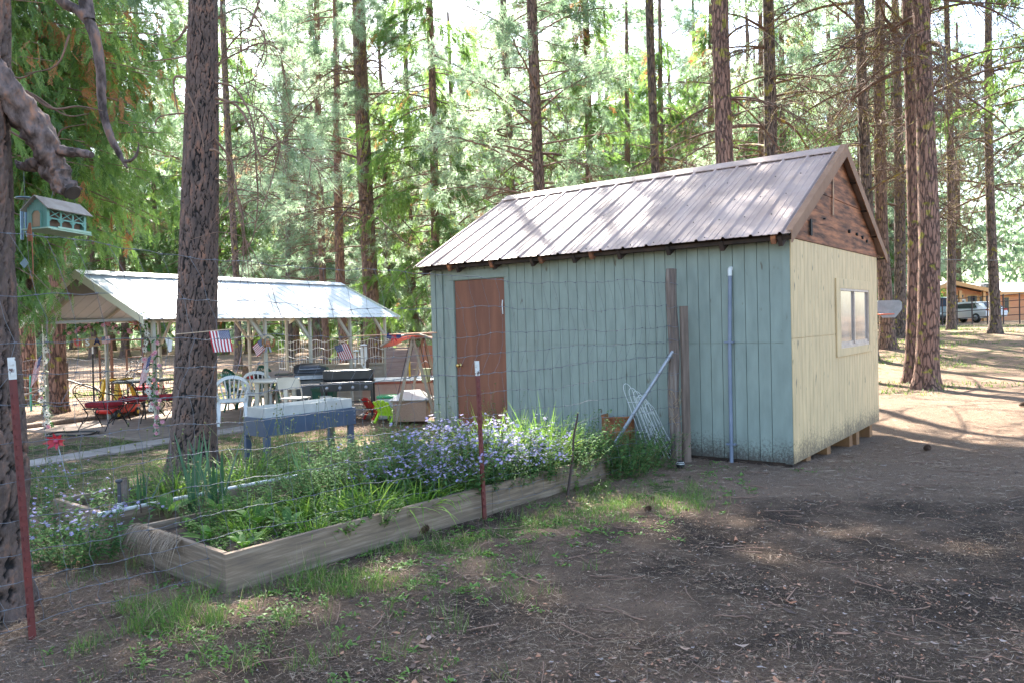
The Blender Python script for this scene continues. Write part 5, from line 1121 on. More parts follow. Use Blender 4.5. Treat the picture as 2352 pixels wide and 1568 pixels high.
# ------------------------------------------------------------------ furniture builders
mGreenP=mat('dark green plastic',(.015,.09,.06),(.02,.13,.09),6,rough=.4)
mLime=mat('lime plastic',(.36,.62,.03),rough=.4); mRedP=mat('red plastic',(.55,.03,.025),(.48,.025,.02),5,rough=.4)
mYel=mat('yellow plastic',(.75,.48,.03),(.66,.40,.02),5,rough=.45); mTan=mat('tan painted metal',(.34,.24,.19),(.42,.31,.25),6,rough=.5)
mIron=mat('black wrought iron',(.014,.013,.013),rough=.5); mCush=mat('dark red cushion',(.34,.015,.03),(.42,.025,.04),6,rough=.9,bump=.3)
mCream2=mat('cream plastic',(.60,.54,.44),(.68,.62,.52),5,rough=.5)
def plastic_chair(label,loc,rot,m,group='plastic patio armchairs'):
    t=thing('plastic_chair',label,'chair',loc,rot,group)
    mb=MB(); # seat, front at -y
    n=8; vs=[];fs=[]
    for i in range(n+1):
        for j in range(n+1):
            x=(i/n-.5)*.46; y=(j/n-.5)*.42; vs.append((x,y,.40-.018*math.cos((i/n-.5)*PI)-.01*(j/n)-(.03 if j==0 else 0)))
    fs=[(i*(n+1)+j,(i+1)*(n+1)+j,(i+1)*(n+1)+j+1,i*(n+1)+j+1) for i in range(n) for j in range(n)]
    mb.add(vs,fs,0,True); mb.add([(a,b,c-.012) for a,b,c in vs],[f[::-1] for f in fs],0,True)
    mb.build('seat',m,t)
    mb=MB() # back: rim arch and fanned slats
    def bk(x,z): return (x,.21+.16*(z-.4)/.42-.35*x*x*1.2,z)
    rim=[bk(-.20,.42)]+[bk(-.265*math.cos(a)*(1 if math.sin(a)>0 else 1),.60+.22*math.sin(a)) for a in np.linspace(0,PI,15)]+[bk(.20,.42)]
    for k in range(len(rim)-1): mb.bar(rim[k],rim[k+1],.014,.055,up=(0,-.3,1) if abs(rim[k][0]-rim[k+1][0])>.02 else (1,0,0))
    for k in range(6):
        x0=-.12+.048*k; x1=x0*1.65; zt_=.60+.205*math.sqrt(max(0,1-(x1/.265)**2)); mb.bar(bk(x0,.42),bk(x1,zt_),.024,.010,up=(0,1,0))
    mb.box((-.2,.195,.385),(.2,.222,.45)); mb.build('backrest',m,t)
    for s in (-1,1):
        mb=MB(); c=spline([bk(s*.262,.62),(s*.285,.10,.63),(s*.285,-.08,.62),(s*.275,-.19,.59),(s*.262,-.235,.52),(s*.25,-.25,.40)],5)
        for k in range(len(c)-1): mb.bar(c[k],c[k+1],.055 if k<16 else .05,.016,up=(0,0,1) if k<16 else (0,1,0))
        mb.build('armrest',m,t)
        mb=MB()
        mb.add([(s*.20,-.24,.40),(s*.26,-.24,.40),(s*.26,-.19,.40),(s*.24,-.27,0),(s*.285,-.27,0),(s*.285,-.23,0)],[(0,1,4,3),(1,2,5,4),(2,0,3,5),(3,4,5),(0,2,1)]); mb.build('leg',m,t)
        mb=MB(); mb.add([(s*.17,.19,.40),(s*.24,.19,.40),(s*.24,.14,.40),(s*.21,.30,0),(s*.265,.30,0),(s*.265,.255,0)],[(0,1,4,3),(1,2,5,4),(2,0,3,5),(3,4,5),(0,2,1)]); mb.build('leg',m,t)
    return t
def at(px,py,z=.035): return pt(*G(px,py,z))
plastic_chair('white plastic armchair nearest the pine trunk',at(533,972),PY_+2.5,mWhite)
plastic_chair('white plastic armchair between the other white one and the round table',at(600,952),PY_+2.2,mWhite)
plastic_chair('green plastic armchair right of the white table',at(712,944),PY_-2.0,mGreenP)
plastic_chair('green plastic armchair behind the nearest white one',at(560,942),PY_+.4,mGreenP)
plastic_chair('green plastic armchair behind the second white one',at(636,930),PY_+.2,mGreenP)
# round white table
p=at(636,962); t=thing('patio_table','small round cream white plastic table behind the blue planter','table',p); mb=MB(); mb.lathe([(.0,.72),(.40,.72),(.415,.71),(.415,.675),(.39,.67),(.39,.69),(0,.69)],32); mb.build('tabletop',mCream2,t)
for s,q in ((1,1),(1,-1),(-1,1),(-1,-1)):
    mb=MB(); mb.bar((s*.24,q*.24,.70),(s*.27,q*.27,0),.07,.05); mb.build('leg',mCream2,t)
# back table with items
p=G(555,950,.035); p=pt(p[0],p[1]+1.0,.035); Yt=p[1]; xt0=D(503,870,Yt); xt1=D(613,870,Yt); zt_=xt0[2]-.035
t=thing('long_table','long cream table at the far side of the pavilion holding flag and pots','table',pt((xt0[0]+xt1[0])/2,Yt,.035)); w_=(xt1[0]-xt0[0])/2
mb=MB(); mb.box((-w_,-.3,zt_-.03),(w_,.3,zt_)); mb.build('tabletop',mCream2,t,bevel=.008)
for s in (-1,1):
    mb=MB(); mb.bar((s*(w_-.15),-.22,zt_-.03),(s*(w_-.25),.22,.0),.03,.03); mb.bar((s*(w_-.15),.22,zt_-.03),(s*(w_-.25),-.22,.0),.03,.03); mb.build('leg',mSteel,t)
ztw=zt_+.035
def small(name,label,cat,px,Y,z,prof,m,extra=None,n=16):
    q=D(px,800,Y); t=thing(name,label,cat,pt(q[0],Y,z)); mb=MB(); mb.lathe(prof,n); mb.build('body',m,t)
    if extra: extra(t)
    return t
mTeal2=mat('turquoise glaze',(.12,.42,.42),(.2,.5,.48),5,rough=.3)
small('flower_pot','turquoise bowl on the long back table left of the flag','bowl',519,Yt-.1,ztw,[(.04,0),(.09,.03),(.12,.10),(.11,.11),(.08,.05),(0,.04)],mTeal2)
def hatp(t):
    mb=MB(); mb.lathe([(.085,.17),(.06,.19),(.055,.25),(.0,.26)],14); mb.build('lid',mat('straw brown',(.30,.2,.12),(.2,.12,.08),14),t)
small('ceramic_jar','brown jar with hat shaped lid on the long back table','jar',562,Yt-.1,ztw,[(.05,0),(.075,.05),(.07,.13),(.055,.17),(0,.17)],mat('brown jar glaze',(.24,.14,.09),(.34,.22,.15),18,rough=.5),hatp)
def tst(t):
    mb=MB(); mb.tube([(-.09,0,.12),(-.05,0,.17),(.05,0,.17),(.09,0,.12)],.008,6); mb.build('handle',mIron,t)
small('black_pot','small black lidded pot at the right end of the long back table','pot',593,Yt-.1,ztw,[(.10,0),(.125,.03),(.125,.10),(.09,.13),(0,.14)],mIron,tst)
small('red_dish','red patterned dish beside the jar on the long back table','dish',575,Yt-.18,ztw,[(.04,0),(.07,.01),(.10,.06),(.09,.062),(.05,.02),(0,.02)],mRedP)
# ------------------------------------------------------------------ flags
mFR=mat('flag red',(.42,.03,.045),rough=.85); mFW=mat('flag white',(.72,.70,.68),rough=.85); mFB=mat('flag blue',(.03,.04,.14),rough=.85); mStick=mat('pale wood stick',(.50,.36,.24),rough=.7)
def flag(label,o0,hoist,fly,h,f,wob,pole=None,pr_=.005,grp='small American flags hung about the pavilion',droop=0):
    """o0 canton corner; hoist and fly unit vectors; stripes run along fly"""
    o0=np.asarray(o0,float); hoist=nrm(np.asarray(hoist,float)[None])[0]; fly=nrm(np.asarray(fly,float)[None])[0]; N=np.cross(hoist,fly)
    base=np.array(pole[0]) if pole else o0
    t=thing('american_flag',label,'flag',pt(*base),0,grp)
    def S_(a,b,off=0):
        p=o0+hoist*h*a+fly*f*b; w=wob*math.sin(a*5+b*7)*b+wob*.6*math.sin(a*9-b*3)*b; 
        return p-base+N*(w+off)+np.array([0,0,-droop*b*b*(1-a)*0])+hoist*(-droop*b*a)
    mb=MB(); nb,na=24,26; vs=[S_(i/na,j/nb) for i in range(na+1) for j in range(nb+1)]
    k=len(mb.v); mb.v+=[tuple(map(float,q)) for q in vs]
    for i in range(na):
        for j in range(nb):
            a=(i+.5)/na;b=(j+.5)/nb; s_=int(a*13); mi=2 if (a<7/13 and b<.4) else (0 if s_%2==0 else 1)
            mb.f.append([i*(nb+1)+j,(i+1)*(nb+1)+j,(i+1)*(nb+1)+j+1,i*(nb+1)+j+1]); mb.m.append(mi); mb.sm.append(True)
    cl=mb.build('cloth',[mFR,mFW,mFB],t); mb=MB()
    for off in (.0015,-.0015):
        for r in range(9):
            for c in range(6 if r%2==0 else 5):
                ca=(r+1)/10*7/13; cb=((2*c+1) if r%2==0 else (2*c+2))/12*.4
                v=[S_(ca,cb,off)]
                for q in range(10):
                    R=.026 if q%2==0 else .011; an=q*PI/5; v.append(S_(ca+R*math.cos(an),cb+R*math.sin(an)*h/f,off))
                mb.add(v,[(0,q+1,(q+1)%10+1) for q in range(10)])
    mb.build('stars',mFW,cl)
    if pole: mb=MB(); mb.tube([np.array(p_)-base for p_ in pole],pr_,8); mb.build('pole',mStick,t)
    return t
Yf=8.65
A_=D(401,768,Yf); Bq=D(533,756,Yf+.02); P1=D(527,759,Yf); 
flag('American flag hanging from a thin stick in front of the big pine trunk',D(526,759,Yf),D(483,761,Yf)-D(526,759,Yf),D(531,803,Yf)-D(522,759,Yf),.225,.235,.006,[pt(*A_),pt(*Bq)])
Y2=upost(640)*0+D(806,800,uv(PO)[1]+PO[1])[1]
def onp(px,py,u,v): # point at pixel with the depth of pavilion coords (u,v)
    q=pl(u,v); return D(px,py,q[1])
q0=onp(806,770,fu[4],0); YY=q0[1]-.1
flag('American flag on a slanting stick at the fourth front post of the pavilion',D(768,795,YY),D(800,786,YY)-D(768,795,YY),D(780,828,YY)-D(766,796,YY),.27,.33,.012,[pt(*D(765,794,YY)),pt(*D(812,768,YY))])
YY=pl(fu[2],0)[1]-.08
flag('American flag tilted beside the scarecrow wreath',D(600,777,YY),D(610,803,YY)-D(597,779,YY),D(583,808,YY)-D(603,790,YY),.20,.22,.008)
YY=Yt-.1
flag('American flag standing in a pot on the long back table',D(556,803,YY),D(547,842,YY)-D(556,803,YY),np.array([-.15,-.2,-1]),.01+.24,.30,.05,[pt(*D(550,868,YY)),pt(*D(557,798,YY))])
YY=pl(0,0)[1]-.12
flag('American flag draped on the flower covered corner post of the pavilion',D(349,812,YY),np.array([-.75,0,-.7]),np.array([-.28,0,-1]),.17,.42,.03,[pt(*D(353,878,YY)),pt(*D(349,803,YY))])
YY=pl(0,PWd)[1]-.6; YL=D(95,815,13.2)
flag('American flag draped at the far left garland post',D(97,812,pl(0,PWd)[1]-.2),np.array([-.7,0,-.75]),np.array([-.25,0,-1]),.19,.46,.03,[pt(*D(101,885,pl(0,PWd)[1]-.2)),pt(*D(98,808,pl(0,PWd)[1]-.2))])
# ------------------------------------------------------------------ wreath with scarecrow doll
YY=pl(fu[2],0)[1]-.12; wc=D(617,785,YY); t=thing('wreath','autumn wreath with a little scarecrow doll hanging on a pavilion post','wreath',pt(*wc)); mb=MB()
an=np.linspace(0,2*PI,25); mb.tube([(math.cos(a)*.10,0,math.sin(a)*.10) for a in an],.024,8,cap=False); mb.build('ring',mat('dried leaves',(.14,.07,.035),(.45,.24,.09),25,rough=.9,bump=1),t)
mb=MB(); mb.tube([(math.cos(a)*.10,-.012,math.sin(a)*.10) for a in np.linspace(.5,2.6,9)],.026,8); mb.build('straw_band',mat('pale straw',(.62,.54,.36),(.5,.4,.25),20),t)
mb=MB(); mb.lathe([(0,-.06),(.04,-.045),(.045,0),(.035,.04),(.02,.05),(0,.05)],12,(0,-.03,-.03)); mb.build('doll_body',mat('orange check cloth',(.5,.2,.06),(.16,.12,.14),30),t)
mb=MB(); mb.lathe([(0,-.028),(.026,-.01),(.026,.012),(0,.028)],12,(0,-.035,.045)); mb.build('doll_head',mat('doll skin cloth',(.6,.42,.28),rough=.9),t)
mb=MB(); mb.lathe([(.05,.058),(.028,.062),(.022,.09),(0,.1)],12,(0,-.035,.0)); mb.build('doll_hat',mat('grey green felt',(.18,.2,.15),rough=.9),t)
for s in (-1,1): mb=MB(); mb.tube([(s*.02,-.035,-.08),(s*.035,-.04,-.13),(s*.045,-.045,-.18)],[.018,.017,.02],8); mb.build('doll_leg',mat('striped cloth',(.5,.5,.48),(.12,.13,.18),30,(4,1,.2)),t)
# ------------------------------------------------------------------ wrought iron set
def iron_chair(label,loc,rot):
    t=thing('iron_chair',label,'chair',loc,rot,'wrought iron chairs with red cushions'); r=.0095; t.scale=(.93,)*3
    mb=MB(); sq=[(-.25,-.24,.40),(.25,-.24,.40),(.25,.22,.38),(-.25,.22,.38),(-.25,-.24,.40)]; mb.tube(sq,r,6); 
    for i in range(5): mb.tube([(-.2+.1*i,-.24,.395),(-.2+.1*i,.22,.375)],.005,5)
    mb.build('seat_frame',mIron,t)
    mb=MB()
    def bb(x,z): return (x,.22+.28*(z-.38)/.45,z)
    arch=[bb(-.20,.40)]+[bb(-.27*math.cos(a),.66+.19*math.sin(a)) for a in np.linspace(0,PI,13)]+[bb(.20,.40)]; mb.tube(arch,r,6)
    arch2=[bb(x*.9,z-.03) for x,_,z in arch[1:-1]]; mb.tube(arch2,.006,5)
    for i in range(9): x=-.16+.04*i; mb.tube([bb(x,.40),bb(x*1.25,.62+.18*math.sqrt(max(0,1-(x*1.25/.27)**2)))],.0026,4)
    for i in range(9): z=.44+.042*i; w=.2+.05*min(1,(z-.4)/.2)-(.0 if z<.7 else (z-.7)*.6); mb.tube([bb(-w,z),bb(w,z)],.0026,4)
    for i in range(6): a=PI*(i+.5)/6; c=bb(-.25*math.cos(a),.66+.165*math.sin(a)); mb.tube([(c[0]+.02*math.cos(q),c[1],c[2]+.02*math.sin(q)) for q in np.linspace(0,5.5,8)],.004,4)
    mb.build('backrest',mIron,t)
    for s in (-1,1):
        mb=MB(); mb.tube(spline([bb(s*.265,.70),(s*.29,.12,.62),(s*.29,-.10,.60),(s*.29,-.24,.61),(s*.28,-.29,.57),(s*.27,-.25,.54),(s*.27,-.23,.57)],5),r,6); mb.tube(spline([(s*.285,-.12,.60),(s*.29,-.14,.50),(s*.25,-.20,.40)],4),r,6); mb.build('armrest',mIron,t)
        mb=MB(); mb.tube(spline([(s*.24,-.22,.40),(s*.25,-.10,.30),(s*.26,-.18,.18),(s*.27,-.30,.0)],6),r,6); mb.tube([(s*.245+.055*math.cos(a),-.12,.32+.055*math.sin(a)) for a in np.linspace(0,2*PI,13)],.006,5); mb.build('leg',mIron,t)
        mb=MB(); mb.tube(spline([(s*.24,.20,.38),(s*.25,.10,.26),(s*.26,.22,.15),(s*.27,.34,.0)],6),r,6); mb.build('leg',mIron,t)
        mb=MB(); mb.tube(spline([(s*.265,-.26,.12),(s*.255,.0,.20),(s*.265,.28,.10)],6),.006,5); mb.build('stretcher',mIron,t)
    mb=MB(); mb.box((-.225,-.235,.405),(.225,.215,.50)); c=mb.build('cushion',mCush,t,bevel=.03); return t
iron_chair('black iron chair with red cushion nearest the left post, seen from its side',at(240,984),PY_+PI/2+.35)
iron_chair('black iron chair with red cushion seen from behind beside the garland post',at(312,968),PY_-1.1+PI)
iron_chair('black iron chair with red cushion partly hidden by the pine trunk',at(402,962),PY_-PI/2-.3)
iron_chair('black iron chair at the far side of the iron table',at(345,935),PY_+.2)
p=at(332,958); t=thing('iron_table','round dark mesh topped iron table between the iron chairs','table',p); mb=MB(); mb.lathe([(0,.715),(.52,.715),(.53,.70),(.52,.685),(0,.70)],32); mb.build('tabletop',mat('dark grey mesh',(.06,.07,.065),(.10,.11,.10),60,rough=.6),t)
for k in range(4):
    a=k*PI/2+.5; mb=MB(); mb.tube(spline([(.2*math.cos(a),.2*math.sin(a),.7),(.12*math.cos(a),.12*math.sin(a),.35),(.36*math.cos(a),.36*math.sin(a),0)],6),.013,6); mb.build('leg',mIron,t)
# ride-on toy car
p=at(272,958,0.03); t=thing('toy_car','red and yellow ride on toy car with roof behind the iron chairs','toy car',p,PY_+.3)
mb=MB(); secs=[(-.38,.16,.20,.13),(-.3,.20,.30,.10),(-.1,.22,.27,.10),(.1,.22,.27,.10),(.26,.21,.36,.10),(.38,.17,.33,.14)]; vs=[]
for x,w,zt2,zb2 in secs: vs+=[(x,-w,zb2),(x,w,zb2),(x,w*1.05,(zt2+zb2)/2),(x,w*.9,zt2),(x,-w*.9,zt2),(x,-w*1.05,(zt2+zb2)/2)]
fs=[(i*6+j,i*6+(j+1)%6,(i+1)*6+(j+1)%6,(i+1)*6+j) for i in range(5) for j in range(6)]+[tuple(range(6))[::-1],tuple(range(30,36))]; mb.add(vs,fs,0,True); mb.build('body',mRedP,t)
for a,b in (((-.26,-.17,.28),(-.16,-.14,.72)),((-.26,.17,.28),(-.16,.14,.72)),((.3,-.17,.30),(.14,-.14,.72)),((.3,.17,.30),(.14,.14,.72))): mb=MB(); mb.bar(a,b,.07,.05); mb.build('roof_pillar',mYel,t); mb=MB(); mb.box((-.24,-.19,.71),(.22,.19,.755)); mb.build('roof',mYel,t,bevel=.02)
for x in (-.27,.27):
    for y in (-.2,.2): mb=MB(); mb.lathe([(.0,-.03),(.08,-.03),(.09,-.015),(.09,.015),(.08,.03),(0,.03)],16,(x,y,.09),axis='y'); w=mb.build('wheel',mIron,t); mb=MB(); mb.lathe([(0,-.034),(.04,-.034),(.04,.034),(0,.034)],12,(x,y,.09),axis='y'); mb.build('hub',mYel,w)
p=at(298,925,.03); t=thing('orange_basket','orange red slatted plastic basket behind the iron table','basket',pt(D(345,905,p[1])[0],p[1],.2)); mb=MB(); mb.lathe([(.14,0),(.2,.28),(.215,.28),(.15,-.005),(0,-.005)],20); mb.build('body',mat('orange plastic',(.7,.11,.03),rough=.4),t); mb=MB(); 
for z in (.08,.15,.22): mb.lathe([(.155+z*.2,z),(.175+z*.2,z),(.175+z*.2,z+.015),(.155+z*.2,z+.015)],20)
mb.build('band',mRedP,t)
# ------------------------------------------------------------------ garlands
rng=np.random.default_rng(8)
mPink=leafmat('pink silk petals',[(0,(.62,.20,.28)),(1,(.80,.45,.48))],trans=.3); mDaisy=leafmat('white silk petals',[(0,(.66,.64,.56)),(1,(.80,.79,.74))],trans=.3); mLeafG=leafmat('silk leaves',[(0,(.04,.14,.04)),(1,(.10,.26,.06))],trans=.3)
def garland(label,pts,nd,npk,rd=.05,leaves=90):
    base=np.array(pts[0]); t=thing('flower_garland',label,'garland',pt(*base)); c=spline([np.array(p) for p in pts],8)-base; k=len(c)
    dm=TM();cm=TM();pm=TM();pc=TM();lm=TM()
    if nd:
        P=[c[int(x)]+rng.normal(0,.012,3)+np.array([0,-.05,0]) for x in np.linspace(1,k-2,nd)]; flowers(dm,cm,P,[nrm(np.array([rng.normal(0,.3),-1,rng.normal(.1,.25)])) for _ in P],rd)
        o=dm.build('daisies',mDaisy,t); cm.build('daisy_centres',mat('dark centre',(.05,.02,.01),rough=.9),o)
    if npk:
        P=[c[rng.integers(0,k)]+rng.normal(0,.03,3)+np.array([.04,-.07,0]) for _ in range(npk)]
        for q in (1.,.7,.45): flowers(pm,pc,P,[nrm(np.array([rng.normal(0,.4),-1,rng.normal(.1,.3)])) for _ in P],.042*q)
        o=pm.build('pink_flowers',mPink,t); pc.build('flower_centres',mat('deep pink',(.5,.10,.16),rough=.9),o)
    b=c[rng.integers(0,k,leaves)]+rng.normal(0,.025,(leaves,3)); blades(lm,b,rdirs(leaves,-.7,.7),rng.uniform(.05,.10,leaves),.035,.3,3,None,'leaf'); lm.build('leaves',mLeafG,t)
    mb=MB(); mb.tube(list(c),.006,5); mb.build('vine',mTwig,t); return t
YY=pl(0,0)[1]-.10; YBK=pl(0,PWd)[1]-.12
garland('white daisy garland wound down the front corner post of the pavilion',[pt(*D(334,715,YY+.05)),pt(*D(337,760,YY+.05)),pt(*D(335,812,YY+.05)),pt(*D(345,868,YY+.05)),pt(*D(348,905,YY+.05)),pt(*D(352,940,YY+.05))],14,3,.06)
garland('pink rose garland on the right side of the corner post',[pt(*D(360,770,YY)),pt(*D(358,830,YY)),pt(*D(356,875,YY)),pt(*D(362,935,YY)),pt(*D(357,1000,YY-.05))],0,16,.05,110)
garland('white flower garland on the far left post behind the draped flag',[pt(*D(108,765,YBK)),pt(*D(106,840,YBK)),pt(*D(98,910,YBK)),pt(*D(110,950,YBK)),pt(*D(112,978,YBK))],10,3,.07,130)
YT=pl(0,PWd/2)[1]-.1
garland('loose pink and green garland strung below the gable beam',[pt(*onp(150,760,0,PWd*.85)),pt(*onp(200,752,0,PWd*.7)),pt(*onp(243,742,0,PWd*.5)),pt(*onp(290,762,0,1.6)),pt(*onp(325,738,0,.6))],0,26,.05,220)
sun_=onp(312,743,0,1.); t=thing('metal_sunflower','orange metal sunflower hanging under the gable beam','garden ornament',pt(*sun_)); pm=TM();cm=TM(); flowers(pm,cm,[np.zeros(3)],[np.array([0,-1,0.])],.12); pm.build('petals',leafmat('orange petals',[(0,(.55,.2,.1)),(1,(.65,.28,.14))],trans=.1),t); cm.build('flower_centre',mIron,t)
# ------------------------------------------------------------------ USA banner
mBur=mat('burlap',(.42,.27,.14),(.34,.21,.11),30,rough=.95,bump=.4)
def textmesh(s,size,m,name,parent,loc,rot=(PI/2,0,0),ext=.003):
    cu=bpy.data.curves.new(name,'FONT'); cu.body=s; cu.size=size; cu.extrude=ext; cu.align_x='CENTER'; cu.align_y='CENTER'; cu.offset=.004
    ob=bpy.data.objects.new(name,cu); COL.objects.link(ob); bpy.context.view_layer.update(); me_=bpy.data.meshes.new_from_object(ob.evaluated_get(bpy.context.evaluated_depsgraph_get())); bpy.data.objects.remove(ob)
    me_.materials.clear(); o=link(name,me_,m,parent,loc); o.rotation_euler=rot; return o
YB=12.9; b0=D(187,788,YB); t=thing('usa_banner','burlap pennant banner with letters U S A strung at the left of the pavilion','banner',pt(*b0))
lx=[(178,'U',mRedP),(188,'',None),(204,'S',mWhite),(222,'A',mat('navy felt',(.015,.02,.07),rough=.9))]
x0=D(160,788,YB)-b0
for i,(px,c_,m_) in enumerate(((178,'U',mRedP),(201,'S',mWhite),(223,'A',bpy.data.materials['navy felt']))):
    q=D(px,787+(-3 if i==2 else 0),YB)-b0; mb=MB(); w=.078; mb.poly([(q[0]-w,0,q[2]-.075),(q[0]+w,0,q[2]-.075),(q[0]+w,0,q[2]+.07),(q[0]-w,0,q[2]+.07)],.003,nrm=(0,1,0)); pn=mb.build('pennant',mBur,t)
    textmesh(c_,.155,m_,'letter',pn,(q[0],-.004,q[2]))
mb=MB(); a=D(150,782,YB)-b0; c=D(262,762,YB)-b0; mb.tube(spline([a,(0,0,.06),c],8),.003,5); mb.build('cord',mStick,t)
q=D(242,783,YB); 
flag('tiny American flag pennant at the right end of the burlap USA banner',q+np.array([-.06,0,.07]),np.array([0,0,-1.]),np.array([1.,0,.1]),.12,.14,.004)
t=thing('burlap_bunting','burlap and white cloth bunting hanging between corner post and pine trunk','bunting',pt(*D(400,788,12.0)))
b0=D(400,788,12.0)
for (pa,pb,m_) in ((378,396,mFW),(397,424,mBur)):
    a=D(pa,775,12.)-b0; b=D(pb,782,12.)-b0; mb=MB(); mb.poly([a,b,b-np.array([.02,0,.16]),(a+b)/2-np.array([0,0,.20]),a-np.array([-.03,0,.10])],.003,nrm=(0,1,0)); mb.build('pennant',m_,t)
mb=MB(); mb.tube([D(366,772,12.)-b0,D(395,776,12.)-b0,D(432,784,12.)-b0],.003,5); mb.build('cord',mStick,t)
# ------------------------------------------------------------------ barbecue corner
def boxp(t,name,a,b,m,bev=.004): mb=MB(); mb.box(a,b); return mb.build(name,m,t,bevel=bev)
mSidC=mat('cream lap siding',(.42,.37,.29),(.34,.29,.22),5,rough=.7)
q=G(722,905,0); q2=G(930,905,0); YS=17.0; xa=D(722,880,YS)[0]; xb=D(935,880,YS)[0]; t=thing('low_wall','low cream lap sided wall behind the barbecues','wall',pt(xa,YS,0)); zt3=D(800,838,YS)[2]; mb=MB(); z=0
while z<zt3-.05:
    mb.add([(0,0,z),(xb-xa,0,z),(xb-xa,-.018,z+.002),(0,-.018,z+.002),(0,.0,z+.098),(xb-xa,.0,z+.098)],[(3,2,5,4),(0,1,2,3)]); z+=.1
mb.box((0,.004,0),(xb-xa,.1,z)); mb.build('siding',mSidC,t); mb=MB(); mb.box((-.02,-.04,z+.003),(xb-xa+.02,.14,z+.04)); mb.build('cap_board',mSidC,t)
YG=14.3; x=D(712,850,YG)[0]; t=thing('gas_grill','black round lidded grill on a cart with fold out side shelves','barbecue',pt(x,YG,.035),.25); mB2=mat('black enamel',(.02,.02,.022),(.035,.035,.038),5,rough=.3)
mb=MB(); mb.lathe([(.30,-.24),(.30,.24)],4) if False else None
n=10; vs=[]
for xx in np.linspace(-.29,.29,n): 
    for a in np.linspace(0,PI,9): e_=1-.25*abs(xx/.29)**4; vs.append((xx,-.22*math.cos(a)*e_,.79+.17*math.sin(a)*e_))
mb.add(vs,[(i*9+j,(i+1)*9+j,(i+1)*9+j+1,i*9+j+1) for i in range(n-1) for j in range(8)],0,True); mb.add([vs[j] for j in range(9)],[tuple(range(9))]); mb.add([vs[(n-1)*9+j] for j in range(9)],[tuple(range(9))[::-1]]); mb.build('lid',mB2,t)
mb=MB(); mb.tube([(-.18,-.20,.86),(-.18,-.25,.86),(.18,-.25,.86),(.18,-.20,.86)],.01,6); mb.build('handle',mPipe,t)
boxp(t,'firebox',(-.28,-.21,.66),(.28,.21,.785),mB2,.02); boxp(t,'side_shelf',(-.62,-.16,.75),(-.30,.16,.78),mB2); boxp(t,'side_shelf',(.30,-.16,.75),(.62,.16,.78),mB2)
boxp(t,'control_panel',(-.27,-.235,.67),(.27,-.213,.74),mPipe); boxp(t,'cabinet',(-.26,-.18,.12),(.26,.18,.65),mat('dull grey panel',(.15,.15,.145),rough=.5))
for s in (-1,1):
    for yy_ in (-.19,.19): mb=MB(); mb.bar((s*.285,yy_,.66),(s*.285,yy_,0.02),.025,.025); mb.build('leg',mB2,t)
YG=13.6; x=D(800,880,YG)[0]; t=thing('griddle_grill','wide black flat top griddle with knobs and open cart legs','barbecue',pt(x,YG,.035),.1); zt4=.80
boxp(t,'hood',(-.44,.0,.66),(.44,.26,.85),mB2,.03); boxp(t,'cook_top',(-.45,-.28,.62),(.45,.27,.655),mB2,.005); boxp(t,'control_panel',(-.45,-.30,.50),(.45,-.27,.618),mB2,.004)
for i in range(4): mb=MB(); mb.lathe([(.0,-.03),(.028,-.03),(.03,0)],14,(-.33+.22*i,-.30,.56),axis='y'); mb.build('knob',mPipe,t)
boxp(t,'side_shelf',(-.85,-.2,.60),(-.46,.2,.625),mB2)
for s in (-1,1):
    for yy_ in (-.25,.25): mb=MB(); mb.bar((s*.42,yy_,.62),(s*.42,yy_,0.02),.035,.035); mb.build('leg',mB2,t)
boxp(t,'lower_shelf',(-.41,-.24,.16),(.41,.24,.18),mB2); boxp(t,'crossbar',(-.40,-.26,.30),(.40,-.24,.32),mB2)
q=at(745,930); t=thing('propane_tank','pale stained propane tank standing by the green armchair','gas tank',pt(D(748,900,13.2)[0],13.2,.035)); mTank=mat('stained cream enamel',(.55,.50,.42),(.25,.16,.10),9,rough=.5,lo=.5,hi=.75)
mb=MB(); mb.lathe([(.10,0),(.10,.03),(.14,.06),(.155,.12),(.155,.24),(.14,.30),(.09,.34),(0,.35)],24); mb.build('tank',mTank,t); mb=MB(); mb.lathe([(.10,.32),(.10,.43),(.09,.43),(.09,.32)],20); mb.build('collar',mTank,t); mb=MB(); mb.tube([(0,0,.34),(0,0,.41)],.02,8); mb.build('valve',mBrass,t)
YG=14.0; t=thing('green_bin','dark green square utility bin beside the propane tank','bin',pt(D(746,900,YG)[0],YG,.035)); mb=MB(); vs=[(-.15,-.15,0),(.15,-.15,0),(.15,.15,0),(-.15,.15,0),(-.19,-.19,.50),(.19,-.19,.50),(.19,.19,.50),(-.19,.19,.50)]; mb.add(vs,[(0,1,5,4),(1,2,6,5),(2,3,7,6),(3,0,4,7),(3,2,1,0)]); mb.box((-.205,-.205,.49),(.205,.205,.525)); mb.build('bin_body',mGreenP,t)
def folding_chair(label,px,Y,rot,m):
    t=thing('folding_chair',label,'chair',pt(D(px,880,Y)[0],Y,.035),rot,'tan folding chairs by the grill')
    mb=MB(); 
    for s in (-1,1): mb.tube([(s*.22,-.22,0),(s*.2,.1,.45),(s*.2,.2,.78)],.012,6); mb.tube([(s*.2,.26,0),(s*.19,-.14,.42)],.012,6)
    mb.build('frame',m,t); boxp(t,'seat',(-.2,-.2,.42),(.2,.16,.445),m,.012)
    mb=MB(); vs=[]; 
    for i in range(9):
        x=-.2+.05*i; y=.17+.05*(1-(x/.2)**2); vs+=[(x,y,.60),(x,y+.03,.80-.03*(x/.2)**2)]
    fs=[(2*i,2*i+2,2*i+3,2*i+1) for i in range(8)]; mb.add(vs,fs,0,True); mb.add([(a,b+.012,c) for a,b,c in vs],[f[::-1] for f in fs],0,True); mb.build('backrest',m,t); return t
